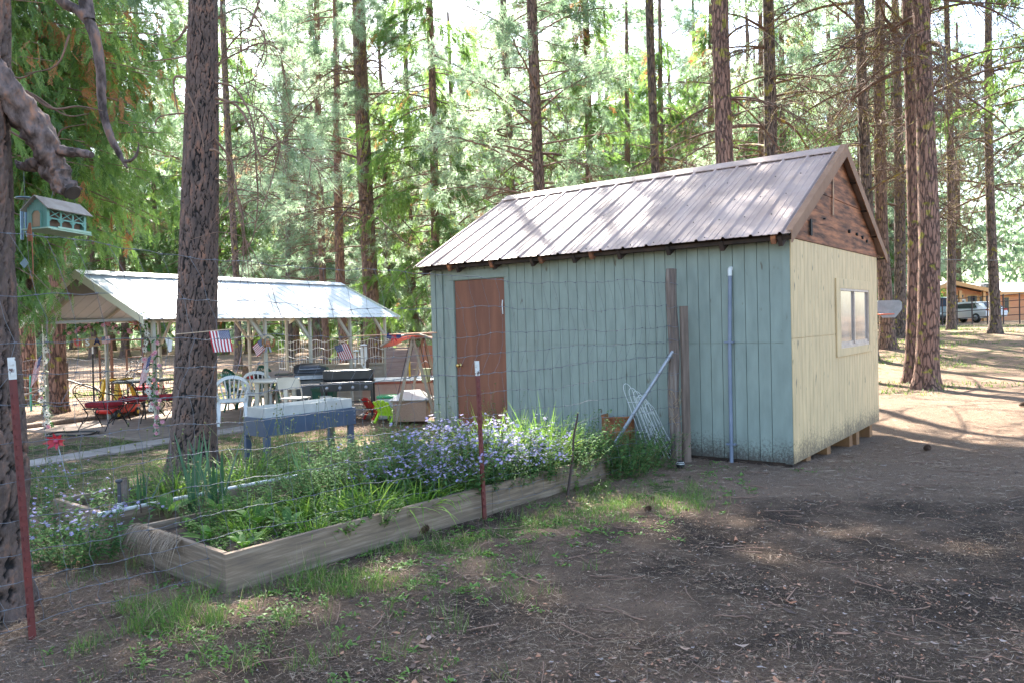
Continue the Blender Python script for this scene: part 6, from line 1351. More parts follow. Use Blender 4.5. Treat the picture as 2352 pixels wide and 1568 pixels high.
folding_chair('tan metal folding chair leaning by the grill, left of two',650,14.9,.6,mTan); folding_chair('tan metal folding chair closest to the grill shelf',668,14.6,-.5,mTan); folding_chair('cream folding chair behind the round table',676,13.0,2.9,mCream2)
mb=MB(); t=thing('wire_crate','white wire crate with tissue under the round table edge','crate',pt(D(690,930,12.3)[0],12.3,.035)); 
for k in range(7): z=.02+.04*k; mb.tube([(-.1,-.1,z),(.1,-.1,z),(.1,.1,z),(-.1,.1,z),(-.1,-.1,z)],.003,4)
for k in range(5): x_=-.1+.05*k; mb.tube([(x_,-.1,0),(x_,-.1,.26)],.003,4); mb.tube([(x_,.1,0),(x_,.1,.26)],.003,4)
mb.build('wires',mHoop,t)
# plywood counter box
mPly=mat('pinkish worn plywood',(.50,.29,.22),(.62,.47,.37),2.2,(1,1,1.5),rough=.8,c3=(.56,.38,.30),lo=.3,hi=.7); mTopW=mat('white laminate top',(.74,.72,.70),(.62,.60,.58),6,rough=.5)
c0_=G(834,953); c1_=G(995,948); ry=math.atan2(c1_[1]-c0_[1],c1_[0]-c0_[0]); t=thing('counter_box','long low plywood counter box with bright white top beside the shed','counter',pt(c0_[0],c0_[1],0),ry); HC=.62; LC=2.9
mb=MB(); mb.box((0,0,.02),(LC,.9,HC-.055)); mb.build('plywood_body',mPly,t); boxp(t,'red_edge',(-.02,-.02,HC-.052),(LC+.02,.92,HC-.01),mat('red brown edge strip',(.36,.10,.06),rough=.6)); boxp(t,'top',(-.025,-.025,HC-.007),(LC+.025,.925,HC+.012),mTopW); boxp(t,'base_board',(-.05,-.06,0),(LC,-.004,.035),mTopW)
# swing with curved canopy
mTube=mat('bronze painted tube',(.22,.17,.13),(.30,.25,.2),6,rough=.45); YW=12.6; sp=D(950,960,YW)
t=thing('canopy_swing','child size swing with bronze A frame legs and curved salmon canopy','swing',pt(sp[0],YW,0)); b0=np.array([sp[0],YW,0]); ap=D(948,776,YW)-b0
for (dy,off) in ((0,0),(1.0,.06)):
    for px in (908,1004):
        f_=G(px,1000 if px<950 else 990)-b0; f_[1]=f_[1]*0+dy; f_[0]=(D(px,970,YW)-b0)[0]+off; f_[2]=0; mb=MB(); mb.bar(ap+np.array([off,dy,0]),f_,.045,.04,up=(0,1,0)); mb.build('leg',mTube,t)
mb=MB(); mb.tube([ap,ap+np.array([.06,1.,0])],.022,8); mb.lathe([(.0,-.03),(.035,-.03),(.035,.03),(0,.03)],14,tuple(ap),axis='y'); mb.build('top_bar',mTube,t)
arc=[D(x_,y_,YW)-b0 for x_,y_ in ((877,795),(897,782),(920,773),(948,768),(975,771),(998,782),(1018,795))]; arcs=spline(arc,5)
for dy,off in ((-.1,0),(1.05,.06)): mb=MB(); mb.tube([a+np.array([off,dy,0]) for a in arcs],.018,8); mb.build('canopy_rail',mTube,t)
mb=MB(); n=len(arcs); vs=[a+np.array([0,-.09,-.02]) for a in arcs]+[a+np.array([.06,1.04,-.02-.03*math.sin(PI*i/(n-1))]) for i,a in enumerate(arcs)]; fs=[(i,i+1,n+i+1,n+i) for i in range(n-1)]; mb.add(vs,fs,0,True); mb.add([np.array(v)+[0,0,.006] for v in vs],[f[::-1] for f in fs],0,True)
fl=[]; 
for i,a in enumerate(arcs[2:-4]): fl.append(a+np.array([0.02,.5,-.04]))
mb.build('canopy',leafmat('salmon fabric',[(0,(.60,.24,.17)),(1,(.62,.25,.18))],trans=.5),t)
for s in (.2,.8):
    for x_ in (-.3,.3): mb=MB(); mb.tube([ap+np.array([x_*.3,s,-.1]),np.array([x_,s,.40])],.006,5); mb.build('hanger_chain',mIron,t)
boxp(t,'bench_seat',(-.34,.15,.36),(.34,.85,.40),mTube)
# kid chairs
def adir(label,px,Y,rot,m,s):
    t=thing('kid_chair',label,'chair',pt(D(px,930,Y)[0],Y,.02),rot,'small plastic lawn chairs by the counter box')
    mb=MB(); 
    for i in range(4): x=-.135+.09*i; mb.bar((x,.10,.16),(x*1.15,.26,.47-.03*abs(i-1.5)),.078,.018,up=(0,1,0))
    mb.build('backrest',m,t); mb=MB(); mb.bar((0,-.2,.21),(0,.12,.15),.36,.02); mb.build('seat',m,t)
    for q in (-1,1): boxp(t,'armrest',(q*.22-.035,-.22,.28),(q*.22+.035,.18,.30),m,.008); mb=MB(); mb.bar((q*.2,-.2,.28),(q*.2,-.22,0),.05,.03); mb.build('leg',m,t); mb=MB(); mb.bar((q*.2,.0,.28),(q*.2,.22,0),.05,.03); mb.build('leg',m,t)
    t.scale=(s,s,s); return t
adir('small lime green lawn chair in front of the counter box',894,13.0,2.6,mLime,.85); adir('small red lawn chair beside the lime one',866,13.5,2.2,mRedP,.85)
YG=13.55; t=thing('storage_tub','green lidded storage tub behind the lime chair','tub',pt(D(896,930,YG)[0]+.05,YG,.02)); boxp(t,'tub_body',(-.24,-.15,0),(.24,.15,.36),mat('pale grey tub',(.5,.52,.5),rough=.5),.02); boxp(t,'lid',(-.26,-.17,.362),(.26,.17,.41),mat('bright green lid',(.03,.32,.12),rough=.4),.015)
YG=13.0; t=thing('fire_pit','square brown mesh sided fire pit with white domed cover','fire pit',pt(D(946,940,YG)[0],YG,.02)); boxp(t,'mesh_side',(-.28,-.28,.03),(.28,.28,.36),mat('brown mesh',(.28,.17,.12),(.40,.27,.20),90,rough=.7),.01); boxp(t,'rim',(-.31,-.31,.362),(.31,.31,.385),mTube,.004)
mb=MB(); mb.add([(-.34,-.34,.388),(.34,-.34,.388),(.34,.34,.388),(-.34,.34,.388),(-.14,-.14,.52),(.14,-.14,.52),(.14,.14,.52),(-.14,.14,.52)],[(0,1,5,4),(1,2,6,5),(2,3,7,6),(3,0,4,7),(4,5,6,7)]); mb.build('cover',mWhite,t)
# wood screen behind counter
YS=16.6; xa=D(888,860,YS)[0]; xb=D(964,860,YS)[0]; xc=D(1010,860,YS)[0]; t=thing('wooden_screen','grey brown board screen behind the swing','screen',pt(xa,YS,0)); zt5=D(900,798,YS)[2]; mb=MB(); z=0
while z<zt5-.02: mb.box((0,0,z),(xb-xa,.03,min(zt5,z+.135))); z+=.142
mb.build('boards',mat('faded pinkish grey boards',(.26,.17,.14),(.36,.26,.22),3,(.5,.5,5),rough=.85),t)
t=thing('plywood_sheet','reddish plywood sheet standing right of the board screen','plywood',pt(xb+.02,YS,0)); mb=MB(); mb.box((0,0,0),(xc-xb+.5,.02,zt5+.03)); mb.build('sheet',mat('red brown plywood',(.34,.12,.06),(.42,.18,.10),3,rough=.7),t)
t=thing('yellow_pole','thin yellow pole in front of the board screen','pole',pt(D(941,860,YS-.3)[0],YS-.3,0)); mb=MB(); mb.tube([(0,0,0),(0,0,D(941,808,YS)[2])],.02,8); mb.build('pole',mYel,t)
YB=13.6; q=D(978,850,YB); t=thing('bucket','pale green bucket standing on the counter box','bucket',pt(q[0],YB,HC+.014)); mb=MB(); mb.lathe([(.0,0),(.075,0),(.095,.22),(.105,.22),(.105,.24),(.09,.24),(.07,.01)],20); mb.build('bucket_body',mat('pale green plastic',(.42,.5,.34),rough=.5),t); mb=MB(); mb.tube([(-.1,0,.22),(-.07,0,.33),(0,0,.37),(.07,0,.33),(.1,0,.22)],.005,6); mb.build('handle',mPipe,t)
# wind chimes in the pavilion, clothesline pole, ribbon bows, plastic bag of tags
def chime(label,px,Y,pt_,pb,m,n=5,w=.05):
    a=D(px,pt_,Y); b=D(px,pb,Y); t=thing('wind_chime',label,'wind chime',pt(*a),0,None); h=a[2]-b[2]; mb=MB(); mb.lathe([(0,0),(w*1.2,-.01),(w*1.25,-.03),(0,-.03)],12); mb.build('top_disc',m,t)
    for k in range(n): an_=k*2*PI/n; l=h*(.55+.08*k); mb=MB(); x_,y_=w*math.cos(an_),w*math.sin(an_); mb.tube([(x_,y_,-.05),(x_,y_,-.05-l)],w*.16,8); mb.build('tube',m,t)
    mb=MB(); mb.tube([(0,0,.25),(0,0,0),(0,0,-h*.95)],.003,4); mb.build('cord',mStick,t); mb=MB(); mb.poly([(-w*.5,0,-h),(0,0,-h*.9),(w*.5,0,-h),(0,0,-h-.08)],.004,nrm=(0,1,0)); mb.build('sail',m,t); return t
YC=pl(fu[4],0)[1]+.9
chime('white shell wind chime hanging right of the pavilion post, longer one',1086,YC,788,860,mWhite) if False else None
chime('silver wind chime hanging between the last pavilion posts',829+6,14.8,790,842,mHoop,6,.055); chime('beaded white wind chime left of the silver one',823-5,14.6,803,850,mHoop,3,.045)
t=thing('clothes_pole','thin copper coloured pole running from the pavilion post to the shed corner','pole',pt(*D(812,772,13.8))); b0=D(812,772,13.8); mb=MB(); mb.tube([np.zeros(3),D(1003,764,10.9)-b0],.009,8); mb.build('pole',mat('copper paint',(.5,.27,.17),rough=.4,metal=.3),t)
for px,lab in ((905,'navy and red star ribbon bow hanging from the copper coloured pole'),):
    q=D(px,772,12.4); t=thing('ribbon_bow',lab,'bow',pt(*q)); 
    for s in (-1,1): mb=MB(); mb.poly([(0,0,.0),(s*.10,-.02,.06),(s*.12,0,-.02),(s*.06,.0,-.05)],.006,nrm=(0,1,0)); mb.build('loop',mFB,t)
    mb=MB(); mb.poly([(-.03,-.01,.03),(.03,-.01,.03),(.05,-.01,-.10),(0,-.01,-.04),(-.05,-.01,-.10)],.006,nrm=(0,1,0)); mb.build('tails',mFR,t)
# trellis gate panels behind iron set
mRust=mat('rusty iron',(.17,.08,.05),(.26,.14,.09),10,rough=.8); YT=17.2
for lab,(xa,xb,yt) in (('rusty iron scroll panel left of the two behind the iron table',(228,254,803)),('rusty iron scroll panel right of the two behind the iron table',(290,327,800)),):
    a=D(xa,yt,YT); b=D(xb,yt,YT); t=thing('iron_trellis',lab,'trellis',pt(a[0],YT,0),0); w=b[0]-a[0]; h=a[2]; mb=MB()
    for x_ in (0,w): mb.bar((x_,0,0),(x_,0,h+.0),.03,.03)
    for z in (.1,h*.45,h*.85,h-.02): mb.bar((.015,0,z),(w-.015,0,z),.02,.02)
    mb.build('frame',mRust,t); mb=MB()
    for k in range(5):
        for s in (.3,.7): c=(w*s,0,h*.5+.06+k*.085); mb.tube([(c[0]+.035*math.cos(q),0,c[2]+.035*math.sin(q)) for q in np.linspace(0,5.6,9)],.006,4)
    for s in (.25,.5,.75): mb.tube([(w*s,0,.1),(w*s,0,h*.45)],.006,4)
    mb.build('scrolls',mIron,t)
a=D(256,782,YT+.2); b=D(327,782,YT+.2); t=thing('iron_arch','plain rusty square iron arch rising between the scroll panels','arch',pt(a[0],YT+.2,0)); w=b[0]-a[0]; h=a[2]; mb=MB(); mb.bar((0,0,0),(0,0,h-.015),.03,.03); mb.bar((w,0,0),(w,0,h-.015),.03,.03); mb.bar((-.015,0,h),(w+.015,0,h),.03,.03); mb.build('frame',mRust,t)
# rear yard posts and wire fence
YR=16.8
for nm,lab,px,yt,r,m_ in (('wooden_post','round tan wooden post left of the pavilion back corner',151,832,.055,mPlank),('steel_post','dark steel post with white tip right of the tan wooden post',214,812,.018,mIron),('green_post','turquoise green steel post at the far left yard fence',69,862,.022,mat('turquoise paint',(.05,.34,.26),rough=.5)),('steel_post','dark steel post behind the iron table',405,808,.02,mIron),('wooden_post','grey wooden post behind the swing and counter',845,790,.03,mPost)):
    q=D(px,870,YR); t=thing(nm,lab,'fence post',pt(q[0],YR,0)); h=D(px,yt,YR)[2]; mb=MB(); mb.tube([(0,0,-.1),(0,0,h*.5),(.01,0,h)],[r*1.05,r,r*.95],9); o=mb.build('post',m_,t)
    if 'white tip' in lab: mb=MB(); mb.tube([(0.01,0,h),(.01,0,h+.16)],r*.9,8); mb.build('tip',mWhite,t)
q=D(151,870,YR); t=thing('brace_rail','dark diagonal brace rail against the tan wooden post','rail',pt(q[0],YR,0)); mb=MB(); mb.tube([(.02,-.05,D(151,870,YR)[2]),(1.6,.4,.0)],.02,7); mb.build('rail',mTube,t); mb=MB(); mb.tube([(-.02,-.06,D(151,872,YR)[2]),(-1.5,-.9,.0)],.02,7); mb.build('rail',mTube,t)
def yardfence(label,a,b,h,nv,zs,m,r=.004,z0=0):
    t=thing('wire_fence',label,'wire fence',pt(a[0],a[1],0)); a=np.array(a);b=np.array(b); mb=MB(); d=b-a
    for z in zs: 
        mb.tube([np.array([d[0]*s,d[1]*s,z0+z+.03*math.sin(s*40+z*5)]) for s in np.linspace(0,1,40)],r,4)
    for k in range(nv+1): s=k/nv; mb.tube([(d[0]*s,d[1]*s,z0),(d[0]*s+.02*math.sin(k),d[1]*s,z0+h)],r*.8,4)
    mb.build('mesh',m,t); return t
yardfence('sunlit wire fence running behind the pavilion barbecue',(D(640,800,19.)[0],19.),(D(905,800,17.2)[0],17.2),1.35,42,(.2,.45,.7,.95,1.15,1.33),mHoop,.005)
yardfence('grey wire yard fence at far left behind the iron chairs',(D(-40,800,17.)[0],17.),(D(470,800,18.)[0],18.),1.1,60,(.05,.2,.35,.5,.7,.9,1.08),mWire,.004)
# black hose loop, wooden curb
q=G(165,1002); t=thing('garden_hose','black hose coiled flat on the paving at the left','hose',pt(q[0],q[1],.04)); mb=MB(); mb.tube([(.42*math.cos(a)*(1-.02*a),.28*math.sin(a),.012+.008*math.sin(a*3)) for a in np.linspace(0,11,60)],.014,6); mb.build('hose',mBlack,t)
a=pl(-.4,PWd+.15,.0); b=pl(2.4,PWd+.2,.0); t=thing('timber_edge','round timber edging at the back of the patio slab','timber',pt(*a)); mb=MB(); mb.tube([(0,0,.06),tuple((b-a)*.5+np.array([0,.06,.07])),tuple(b-a+np.array([0,0,.06]))],.06,8); mb.build('log',mPlank,t)
# ================================================================== FEEDER, CHIMES, CONE AT LEFT
mFeed=mat('sea green feeder paint',(.13,.30,.24),(.20,.38,.31),6,(1,1,.4),rough=.6); mFeedL=mat('pale green feeder trim',(.34,.48,.34),(.42,.54,.40),8,rough=.6); mShk=mat('grey brown shingle board',(.30,.25,.21),(.42,.37,.32),9,(1,1,1),rough=.85)
YF=4.75; fc=D(108,522,YF); yawF=-.60
fd=thing('bird_feeder','covered bridge shaped sea green bird feeder hanging below the sawn limb','bird feeder',pt(*fc),0); fd.rotation_euler=(.0,.04,1.24)
L_,W_,H_=.285,.165,.125
def fb(nm,a,b,m,par=fd,bev=.0015): mb=MB(); mb.box(a,b); return mb.build(nm,m,par,bevel=bev)
# local: long side along +x (faces -y), gable end at x=0 (faces -x)
mb=MB(); 
for k in range(9):
    y0=.0+k*W_/9; mid=y0+W_/18; zt_=H_+.062*(1-abs(mid-W_/2)/(W_/2)); mb.box((0,y0+.0006,0),(.006,y0+W_/9-.0006,zt_))
gend=mb.build('end_wall',mFeed,fd)
mb=MB(); c=W_/2; mb.poly([(-.003,c-.035,.008),(-.003,c+.035,.008),(-.003,c+.035,.085),(-.003,c+.018,.105),(-.003,c-.018,.105),(-.003,c-.035,.085)],.0028,nrm=(1,0,0)); mb.build('end_panel',mat('tan board',(.42,.26,.15),(.5,.33,.2),8),gend)
mb=MB(); w_=.006; arch=[(c-.038,.0),(c-.038,.088),(c-.02,.109),(c+.02,.109),(c+.038,.088),(c+.038,.0)]
for a,b in zip(arch[:-1],arch[1:]): mb.bar((-.005,a[0],a[1]),(-.005,b[0],b[1]),.006,.007,up=(1,0,0))
mb.build('end_moulding',mFeed,gend)
fb('end_wall',(L_-.006,0,0),(L_,W_,H_),mFeed)
for yy_ in (0.0,W_-.005):
    mb=MB()
    mb.box((0.006,yy_,H_-.012),(L_-.006,yy_+.005,H_)); mb.box((.006,yy_,.055),(L_-.006,yy_+.005,.064)); mb.box((.006,yy_,.0),(L_-.006,yy_+.005,.010))
    for k in range(4): x=.006+k*(L_-.012-.012)/3; mb.box((x,yy_,.0105),(x+.012,yy_+.0048,.0545)); mb.box((x,yy_,.0645),(x+.012,yy_+.0048,H_-.0125))
    for k in range(3):
        x0=.018+k*(L_-.024)/3; x1=x0+(L_-.024)/3-.012; ym=yy_+.0025; mb.bar((x0,ym,.066),(x1,ym,H_-.014),.004,.008,up=(0,1,0)); mb.bar((x0,ym+.001,H_-.014),(x1,ym+.001,.066),.004,.008,up=(0,1,0))
        for s in (x0,x1): mb.poly([(s,yy_+.0045,.0545),(s+(.018 if s==x0 else -.018),yy_+.0045,.0545),(s,yy_+.0045,.036)],.001,nrm=(0,-1,0))
    mb.build('lattice_side',mFeed,fd)
fb('inner_hopper',(.02,.03,.002),(L_-.02,W_-.03,.1),mat('dark seed hopper',(.11,.06,.04),(.2,.12,.08),20))
fb('tray',(-.015,-.028,-.010),(L_+.012,W_+.028,-.0005),mFeedL); fb('perch_rail',(.05,-.034,-.004),(L_+.008,-.029,.010),mFeedL); fb('perch_rail',(.05,W_+.029,-.004),(L_+.008,W_+.034,.010),mFeedL)
fb('base_slat',(.0,-.05,-.018),(L_,-.03,-.011),mFeedL)
for s in (-1,1):
    e=-.03 if s<0 else W_+.03; sl=.062/(W_/2); zE=H_+.068-sl*(W_/2+.03); mb=MB(); P=[(-.022,c,H_+.070),(L_+.022,c,H_+.070),(L_+.022,e,zE),(-.022,e,zE)]; mb.poly(P if s>0 else P[::-1],.006,nrm=(0,s*.6,.8)); mb.build('roof_board',mShk,fd)
mb=MB(); a=np.array([.1,c,H_+.075]); mb.tube([a,a+np.array([.03,0,.10]),a+np.array([.06,-.0,.2])],.0018,4); mb.tube([(L_,c,H_+.06),(L_-.06,c,H_+.2)],.0018,4); mb.build('hanging_wire',mWire,fd)
# blue wind chime
mChB=mat('blue anodised tube',(.10,.17,.23),(.14,.22,.29),6,rough=.35,metal=.3)
ct=D(57,456,5.05); t=thing('wind_chime','blue tube wind chime with diamond sail hanging left of the bird feeder','wind chime',pt(*ct)); mb=MB(); mb.lathe([(0,.012),(.05,.006),(.06,0),(.05,-.004),(0,-.004)],14); mb.build('top_disc',mChB,t)
for px,y0,y1 in ((50,481,551),(64,481,545),(73,483,545),(60,485,535)):
    a=D(px,y0,5.05+.02*((px*7)%3))-ct; b=D(px+1,y1,5.05+.02*((px*7)%3))-ct; mb=MB(); mb.tube([a,b],.010,10); mb.build('tube',mChB,t)
mb=MB(); 
for px in (50,60,64,73): mb.tube([(0,0,0),D(px,483,5.05)-ct],.0012,4)
mb.tube([(0,0,.17),(0.0,0,0)],.0015,4); mb.tube([(0,0,0),D(66,600,5.05)-ct],.0015,4); mb.build('cord',mWire,t)
sl_=D(55,605,5.05)-ct; mb=MB(); mb.poly([sl_+[-.028,0,0],sl_+[.0,0,-.034],sl_+[.03,0,0],sl_+[0.008,0,.036]],.003,nrm=(0,1,0)); mb.build('sail',mat('grey blue slate',(.16,.24,.27),rough=.5),t)
rc=D(67,520,4.66); t=thing('brown_cord','looped brown cord dangling below the bird feeder','cord',pt(*rc)); mb=MB()
for k in range(4): mb.tube(spline([np.array([.004*k,0,.02]),np.array([-.012+.006*k,.0,-.04]),np.array([-.006+.008*k,0,-.09]),np.array([.012,0,-.03]),np.array([.006,0,.02])],5),.0022,5)
mb.tube(spline([np.array([.01,0,.02]),np.array([.014,0,-.15]),np.array([.012,0,-.29])],5),.003,5); mb.build('cord',mat('brown cord',(.38,.14,.07),rough=.8),t)
def cone(label,loc,r,name='pine_cone',grp=None,rot=(0,0,0)):
    t=thing(name,label,'pine cone',loc,0,grp); mb=MB(); 
    k=0
    for i in range(9):
        z=-r*1.1+2.2*r*i/8; rr=r*math.sqrt(max(.05,1-(z/(1.25*r))**2)); n=10
        for j in range(n):
            a=j*2*PI/n+i*.31; d=Vector((math.cos(a),math.sin(a),.45)); s=Vector((-math.sin(a),math.cos(a),0)); b=Vector((0,0,z)); tip=b+d*rr; m_=b+d*rr*.6
            mb.add([b+s*r*.05,m_+s*r*.22,tip,m_-s*r*.22,b-s*r*.05,m_+Vector((0,0,-.10*r))],[(0,1,2,3,4),(0,5,2,1),(4,3,2,5)])
    o=mb.build('scales',mat_cone,t); mb=MB(); mb.lathe([(0,-r*1.05),(r*.35,-r*.6),(r*.4,.3*r),(0,r*1.1)],8); mb.build('core',mIron,o); t.rotation_euler=rot; return t
mat_cone=mat('cone scales',(.10,.055,.035),(.24,.14,.09),30,rough=.85)
cone('pine cone hanging among the cedar twigs at left',pt(*D(68,655,4.9)),.03,'hanging_pine_cone')
for i,(x,y,r,l) in enumerate(((2128,1009,.045,'pine cone on the needle litter in the shed gable shadow'),(2349,935,.05,'pine cone on the sunlit litter at the right picture edge'),(1600,1530,.028,'pine cone in the weeds below the bed'),(1725,1520,.022,'pine cone in the green weeds strip'),(1605,1532,.05,'x'),(2545,880,.05,'x'))):
    if l=='x': continue
    if i in (2,3): q=G(x*.784 if False else (1250+ (x-1250)*.784) if False else {2:1487,3:1500}[i]*1.0,{2:1170,3:1150}[i])
    else: q=G(x,y)
    cone(l,pt(q[0],q[1],q[2]+r*.75+float(gh(q[0],q[1]))),r,rot=(1.3,.3,i))
for px,py,l in ((970,1226,'brown pine cone lying by the grass below the front board'),(182,1204,'dark pine cone beside the old tree asters')): q=G(px,py); cone(l,pt(q[0],q[1],.035),.045,rot=(1.4,.2,px))
# ================================================================== RIGHT SIDE: hoop, house, cars, fence
YH_=25.2; q=D(2042,711,YH_-.35); t=thing('basketball_hoop','grey fan shaped basketball backboard with orange rim on a pine trunk','basketball hoop',pt(*q)); w=D(2072,700,YH_)[0]-D(2013,700,YH_)[0]; hh=w*.7
mb=MB(); mb.poly([(-w/2,0,hh*.0),(-w/2,0,hh*.38),(-w*.4,0,hh*.5),(w*.4,0,hh*.5),(w/2,0,hh*.38),(w/2,0,0),(w*.25,0,-hh*.45),(-w*.25,0,-hh*.45)],.03,nrm=(0,1,0)); mb.build('backboard',mat('weathered grey board',(.24,.24,.25),(.34,.34,.35),4,rough=.7),t)
rc_=D(2035,722,YH_-.6)-q; mb=MB(); mb.tube([rc_+np.array([.23*math.cos(a),.23*math.sin(a),0]) for a in np.linspace(0,2*PI,21)],.017,6,cap=False); mb.tube([rc_+np.array([0,.23,0]),np.array([rc_[0],0,rc_[2]])],.02,6); mb.build('rim',mat('orange paint',(.75,.12,.03),rough=.5),t)
# house
YO=62.; zg=float(gh(20,60))
def hp(px,py,Y=YO): return D(px,py,Y)
h0=hp(2158,735); t=thing('orange_house','long single storey orange brown house with pale metal roof beyond the clearing','house',pt(h0[0],YO,zg)); O_=np.array([h0[0],YO,zg])
mOr=mat('orange brown lap siding',(.62,.27,.14),(.68,.33,.18),2,(.3,.3,6),rough=.8); mOr2=mat('golden trim',(.62,.34,.14),rough=.6); mRfH=mat('pale metal roofing',(.60,.60,.62),(.68,.68,.68),2,rough=.5); mDk=mat('dark window glass',(.03,.035,.04),rough=.08)
def hx(px): return hp(px,700)[0]-O_[0]
def hz(py,px=2250): return hp(px,py)[2]-zg
ev=hz(676); rdg=hz(649,2240); xl,xm,xr=hx(2158),hx(2272),hx(2700)
mb=MB(); mb.box((xl,0,-.6),(xm,7,ev)); mb.box((xm+.01,1.2,-.6),(xr,9,ev)); mb.build('wall',mOr,t)
mb=MB(); mb.poly([(xl,-.002,ev+.003),(xm,-.002,ev+.003),(xl+(xm-xl)*.12,-.002,rdg-.15)],.1,nrm=(0,1,0)); mb.build('gable',mOr,t)
xp=xl+(xm-xl)*.12
mb=MB(); 
mb.poly([(xp,-1,rdg),(xm+.3,-1,ev+.02),(xm+.3,9.6,ev+.02),(xp,9.6,rdg)],.15,nrm=(0,0,1)); mb.poly([(xp,-1,rdg),(xp,9.6,rdg),(xl-2.2,9.6,ev-.2),(xl-2.2,-1,ev-.2)],.15,nrm=(0,0,1))
mb.poly([(xp+.2,5.5,rdg+.0),(xr+1,5.5,rdg+.0),(xr+1,.6,ev+.04),(xm-.6,.6,ev+.04)],.12,nrm=(0,0,1)); rf=mb.build('roof',mRfH,t)
mb=MB(); 
for a,b in ((hx(2225),2),(hx(2310),2.5)): mb.box((a,b,rdg-.5),(a+.5,b+.8,rdg-.05))
mb.build('skylight',mDk,rf)
mb=MB(); mb.bar((xp,-1.02,rdg+.02),(xm+.3,-1.02,ev+.05),.08,.3); mb.bar((xp,-1.02,rdg+.02),(xl-2.2,-1.02,ev-.15),.08,.3); mb.box((xm,.5,ev-.1),(xr,.58,ev+.12)); mb.build('fascia',mOr2,t)
for (a,b,y0,y1,lab) in ((2197,2214,690,735,'glass_door'),(2196,2212,677,683,'window'),(2222,2243,680,708,'window'),(2250,2268,682,710,'window'),(2299,2309,685,702,'window'),(2328,2338,685,720,'window')):
    yy_=-.05 if a<2272 else 1.15; X0,X1,Z1,Z0=hx(a),hx(b),hz(y0),hz(y1); mb=MB(); mb.box((X0-.12,yy_,Z0-.12),(X1+.12,yy_+.04,Z1+.12)); fr=mb.build(lab,mOr2 if lab=='window' else mWhite,t); mb=MB(); mb.box((X0,yy_-.02,Z0),(X1,yy_-.003,Z1)); mb.build('pane',mDk,fr)
mb=MB(); X0=hx(2286); mb.box((X0,1.12,-.3),(X0+.9,1.195,hz(685))); mb.build('door',mat('dark red door',(.20,.05,.035),rough=.5),t)
for px in (2168,2192,2246,2272): mb=MB(); X0=hx(px); mb.box((X0-.1,-.9,-.5),(X0+.1,-.7,ev+.3)); mb.build('porch_post',mOr2,t)
def car(label,px,py,Y,rot,mt_,suv,s=1.,cat='car'):
    p=D(px,py,Y); g=float(gh(p[0],Y)); t=thing('parked_car',label,cat,pt(p[0],Y,g),rot)
    Lc,Wc=4.5,1.8; hr=1.45 if not suv else 1.8; zb=.30; belt=.92 if not suv else 1.05
    prof=[(-2.2,.45),(-2.22,.72),(-2.1,.86),(-1.15,belt),(-.45,hr-.04),(.1,hr),(1.2,hr-.03),(1.75,belt+.18 if not suv else hr-.1),(2.15,belt),(2.25,.7),(2.2,.40),(1.8,zb),(-1.8,zb)]
    wd=[.80,.86,.86,.90,.68,.66,.66,.72,.86,.90,.88,.86,.86]
    mb=MB(); n=len(prof); vs=[(x,-w*1.0,z) for (x,z),w in zip(prof,wd)]+[(x,w,z) for (x,z),w in zip(prof,wd)]
    mb.add(vs,[(i,(i+1)%n,(i+1)%n+n,i+n) for i in range(n)],0,True); mb.add(vs[:n],[(0,1,2,3,8,9,10,11,12)[::-1],(3,4,5,6,7,8)[::-1]]); mb.add(vs[n:],[(0,1,2,3,8,9,10,11,12),(3,4,5,6,7,8)])
    body=mb.build('body',mt_,t,bevel=.03); 
    zg0,zg1=belt+.06,hr-.12; mb=MB()
    for s_ in (-1,1): mb.add([(-.95,s_*.885,zg0),(1.5,s_*.87,zg0+.03),(1.15,s_*.70,zg1),(-.45,s_*.70,zg1)],[(0,1,2,3) if s_<0 else (3,2,1,0)])
    xw=1.95 if not suv else 2.02
    mb.add([(2.10,-.68,zg0+.02),(2.10,.68,zg0+.02),(1.70 if not suv else 1.80,.60,zg1+.02),(1.70 if not suv else 1.80,-.60,zg1+.02)],[(0,1,2,3)]); mb.add([(-1.12,-.7,zg0),(-1.12,.7,zg0),(-.52,.60,zg1),(-.52,-.60,zg1)],[(3,2,1,0)]); mb.build('window',mDk,t)
    for x_ in (-1.35,1.4):
        for y_ in (-.82,.82):
            mb=MB(); mb.lathe([(0,-.1),(.30,-.1),(.33,-.06),(.33,.06),(.30,.1),(0,.1)],20,(x_,y_,.33),axis='y'); w=mb.build('wheel',mBlack,t); mb=MB(); mb.lathe([(0,-.105),(.19,-.105),(.19,.105),(0,.105)],14,(x_,y_,.33),axis='y'); mb.build('rim',mPipe,w)
    for y_ in (-.72,.72): mb=MB(); mb.box((2.12,y_-.13,.82),(2.26,y_+.13,.92)); mb.build('tail_light',mRedP,t,bevel=.01)
    mb=MB(); mb.box((2.19,-.8,.42),(2.30,.8,.56)); mb.build('bumper',mat('dark bumper',(.05,.05,.05),rough=.6) if suv else mt_,t,bevel=.02)
    mb=MB(); mb.box((2.262,-.16,.64),(2.275,.16,.76)); mb.build('number_plate',mWhite,t); return t
mCarW=mat('white car paint',(.72,.72,.73),rough=.25); mCarS=mat('silver green car paint',(.30,.34,.34),rough=.25,metal=.3)
car('white hatchback seen from behind in front of the orange house',2227,735,54.,-PI/2+.25,mCarW,False)
car('silver and dark sport utility vehicle left of the white hatchback',2158,738,52.,-PI/2-.5,mCarS,True)
car('white car mostly hidden behind the pair of pines right of the shed',2072,740,56.,-PI/2+.9,mCarW,False)
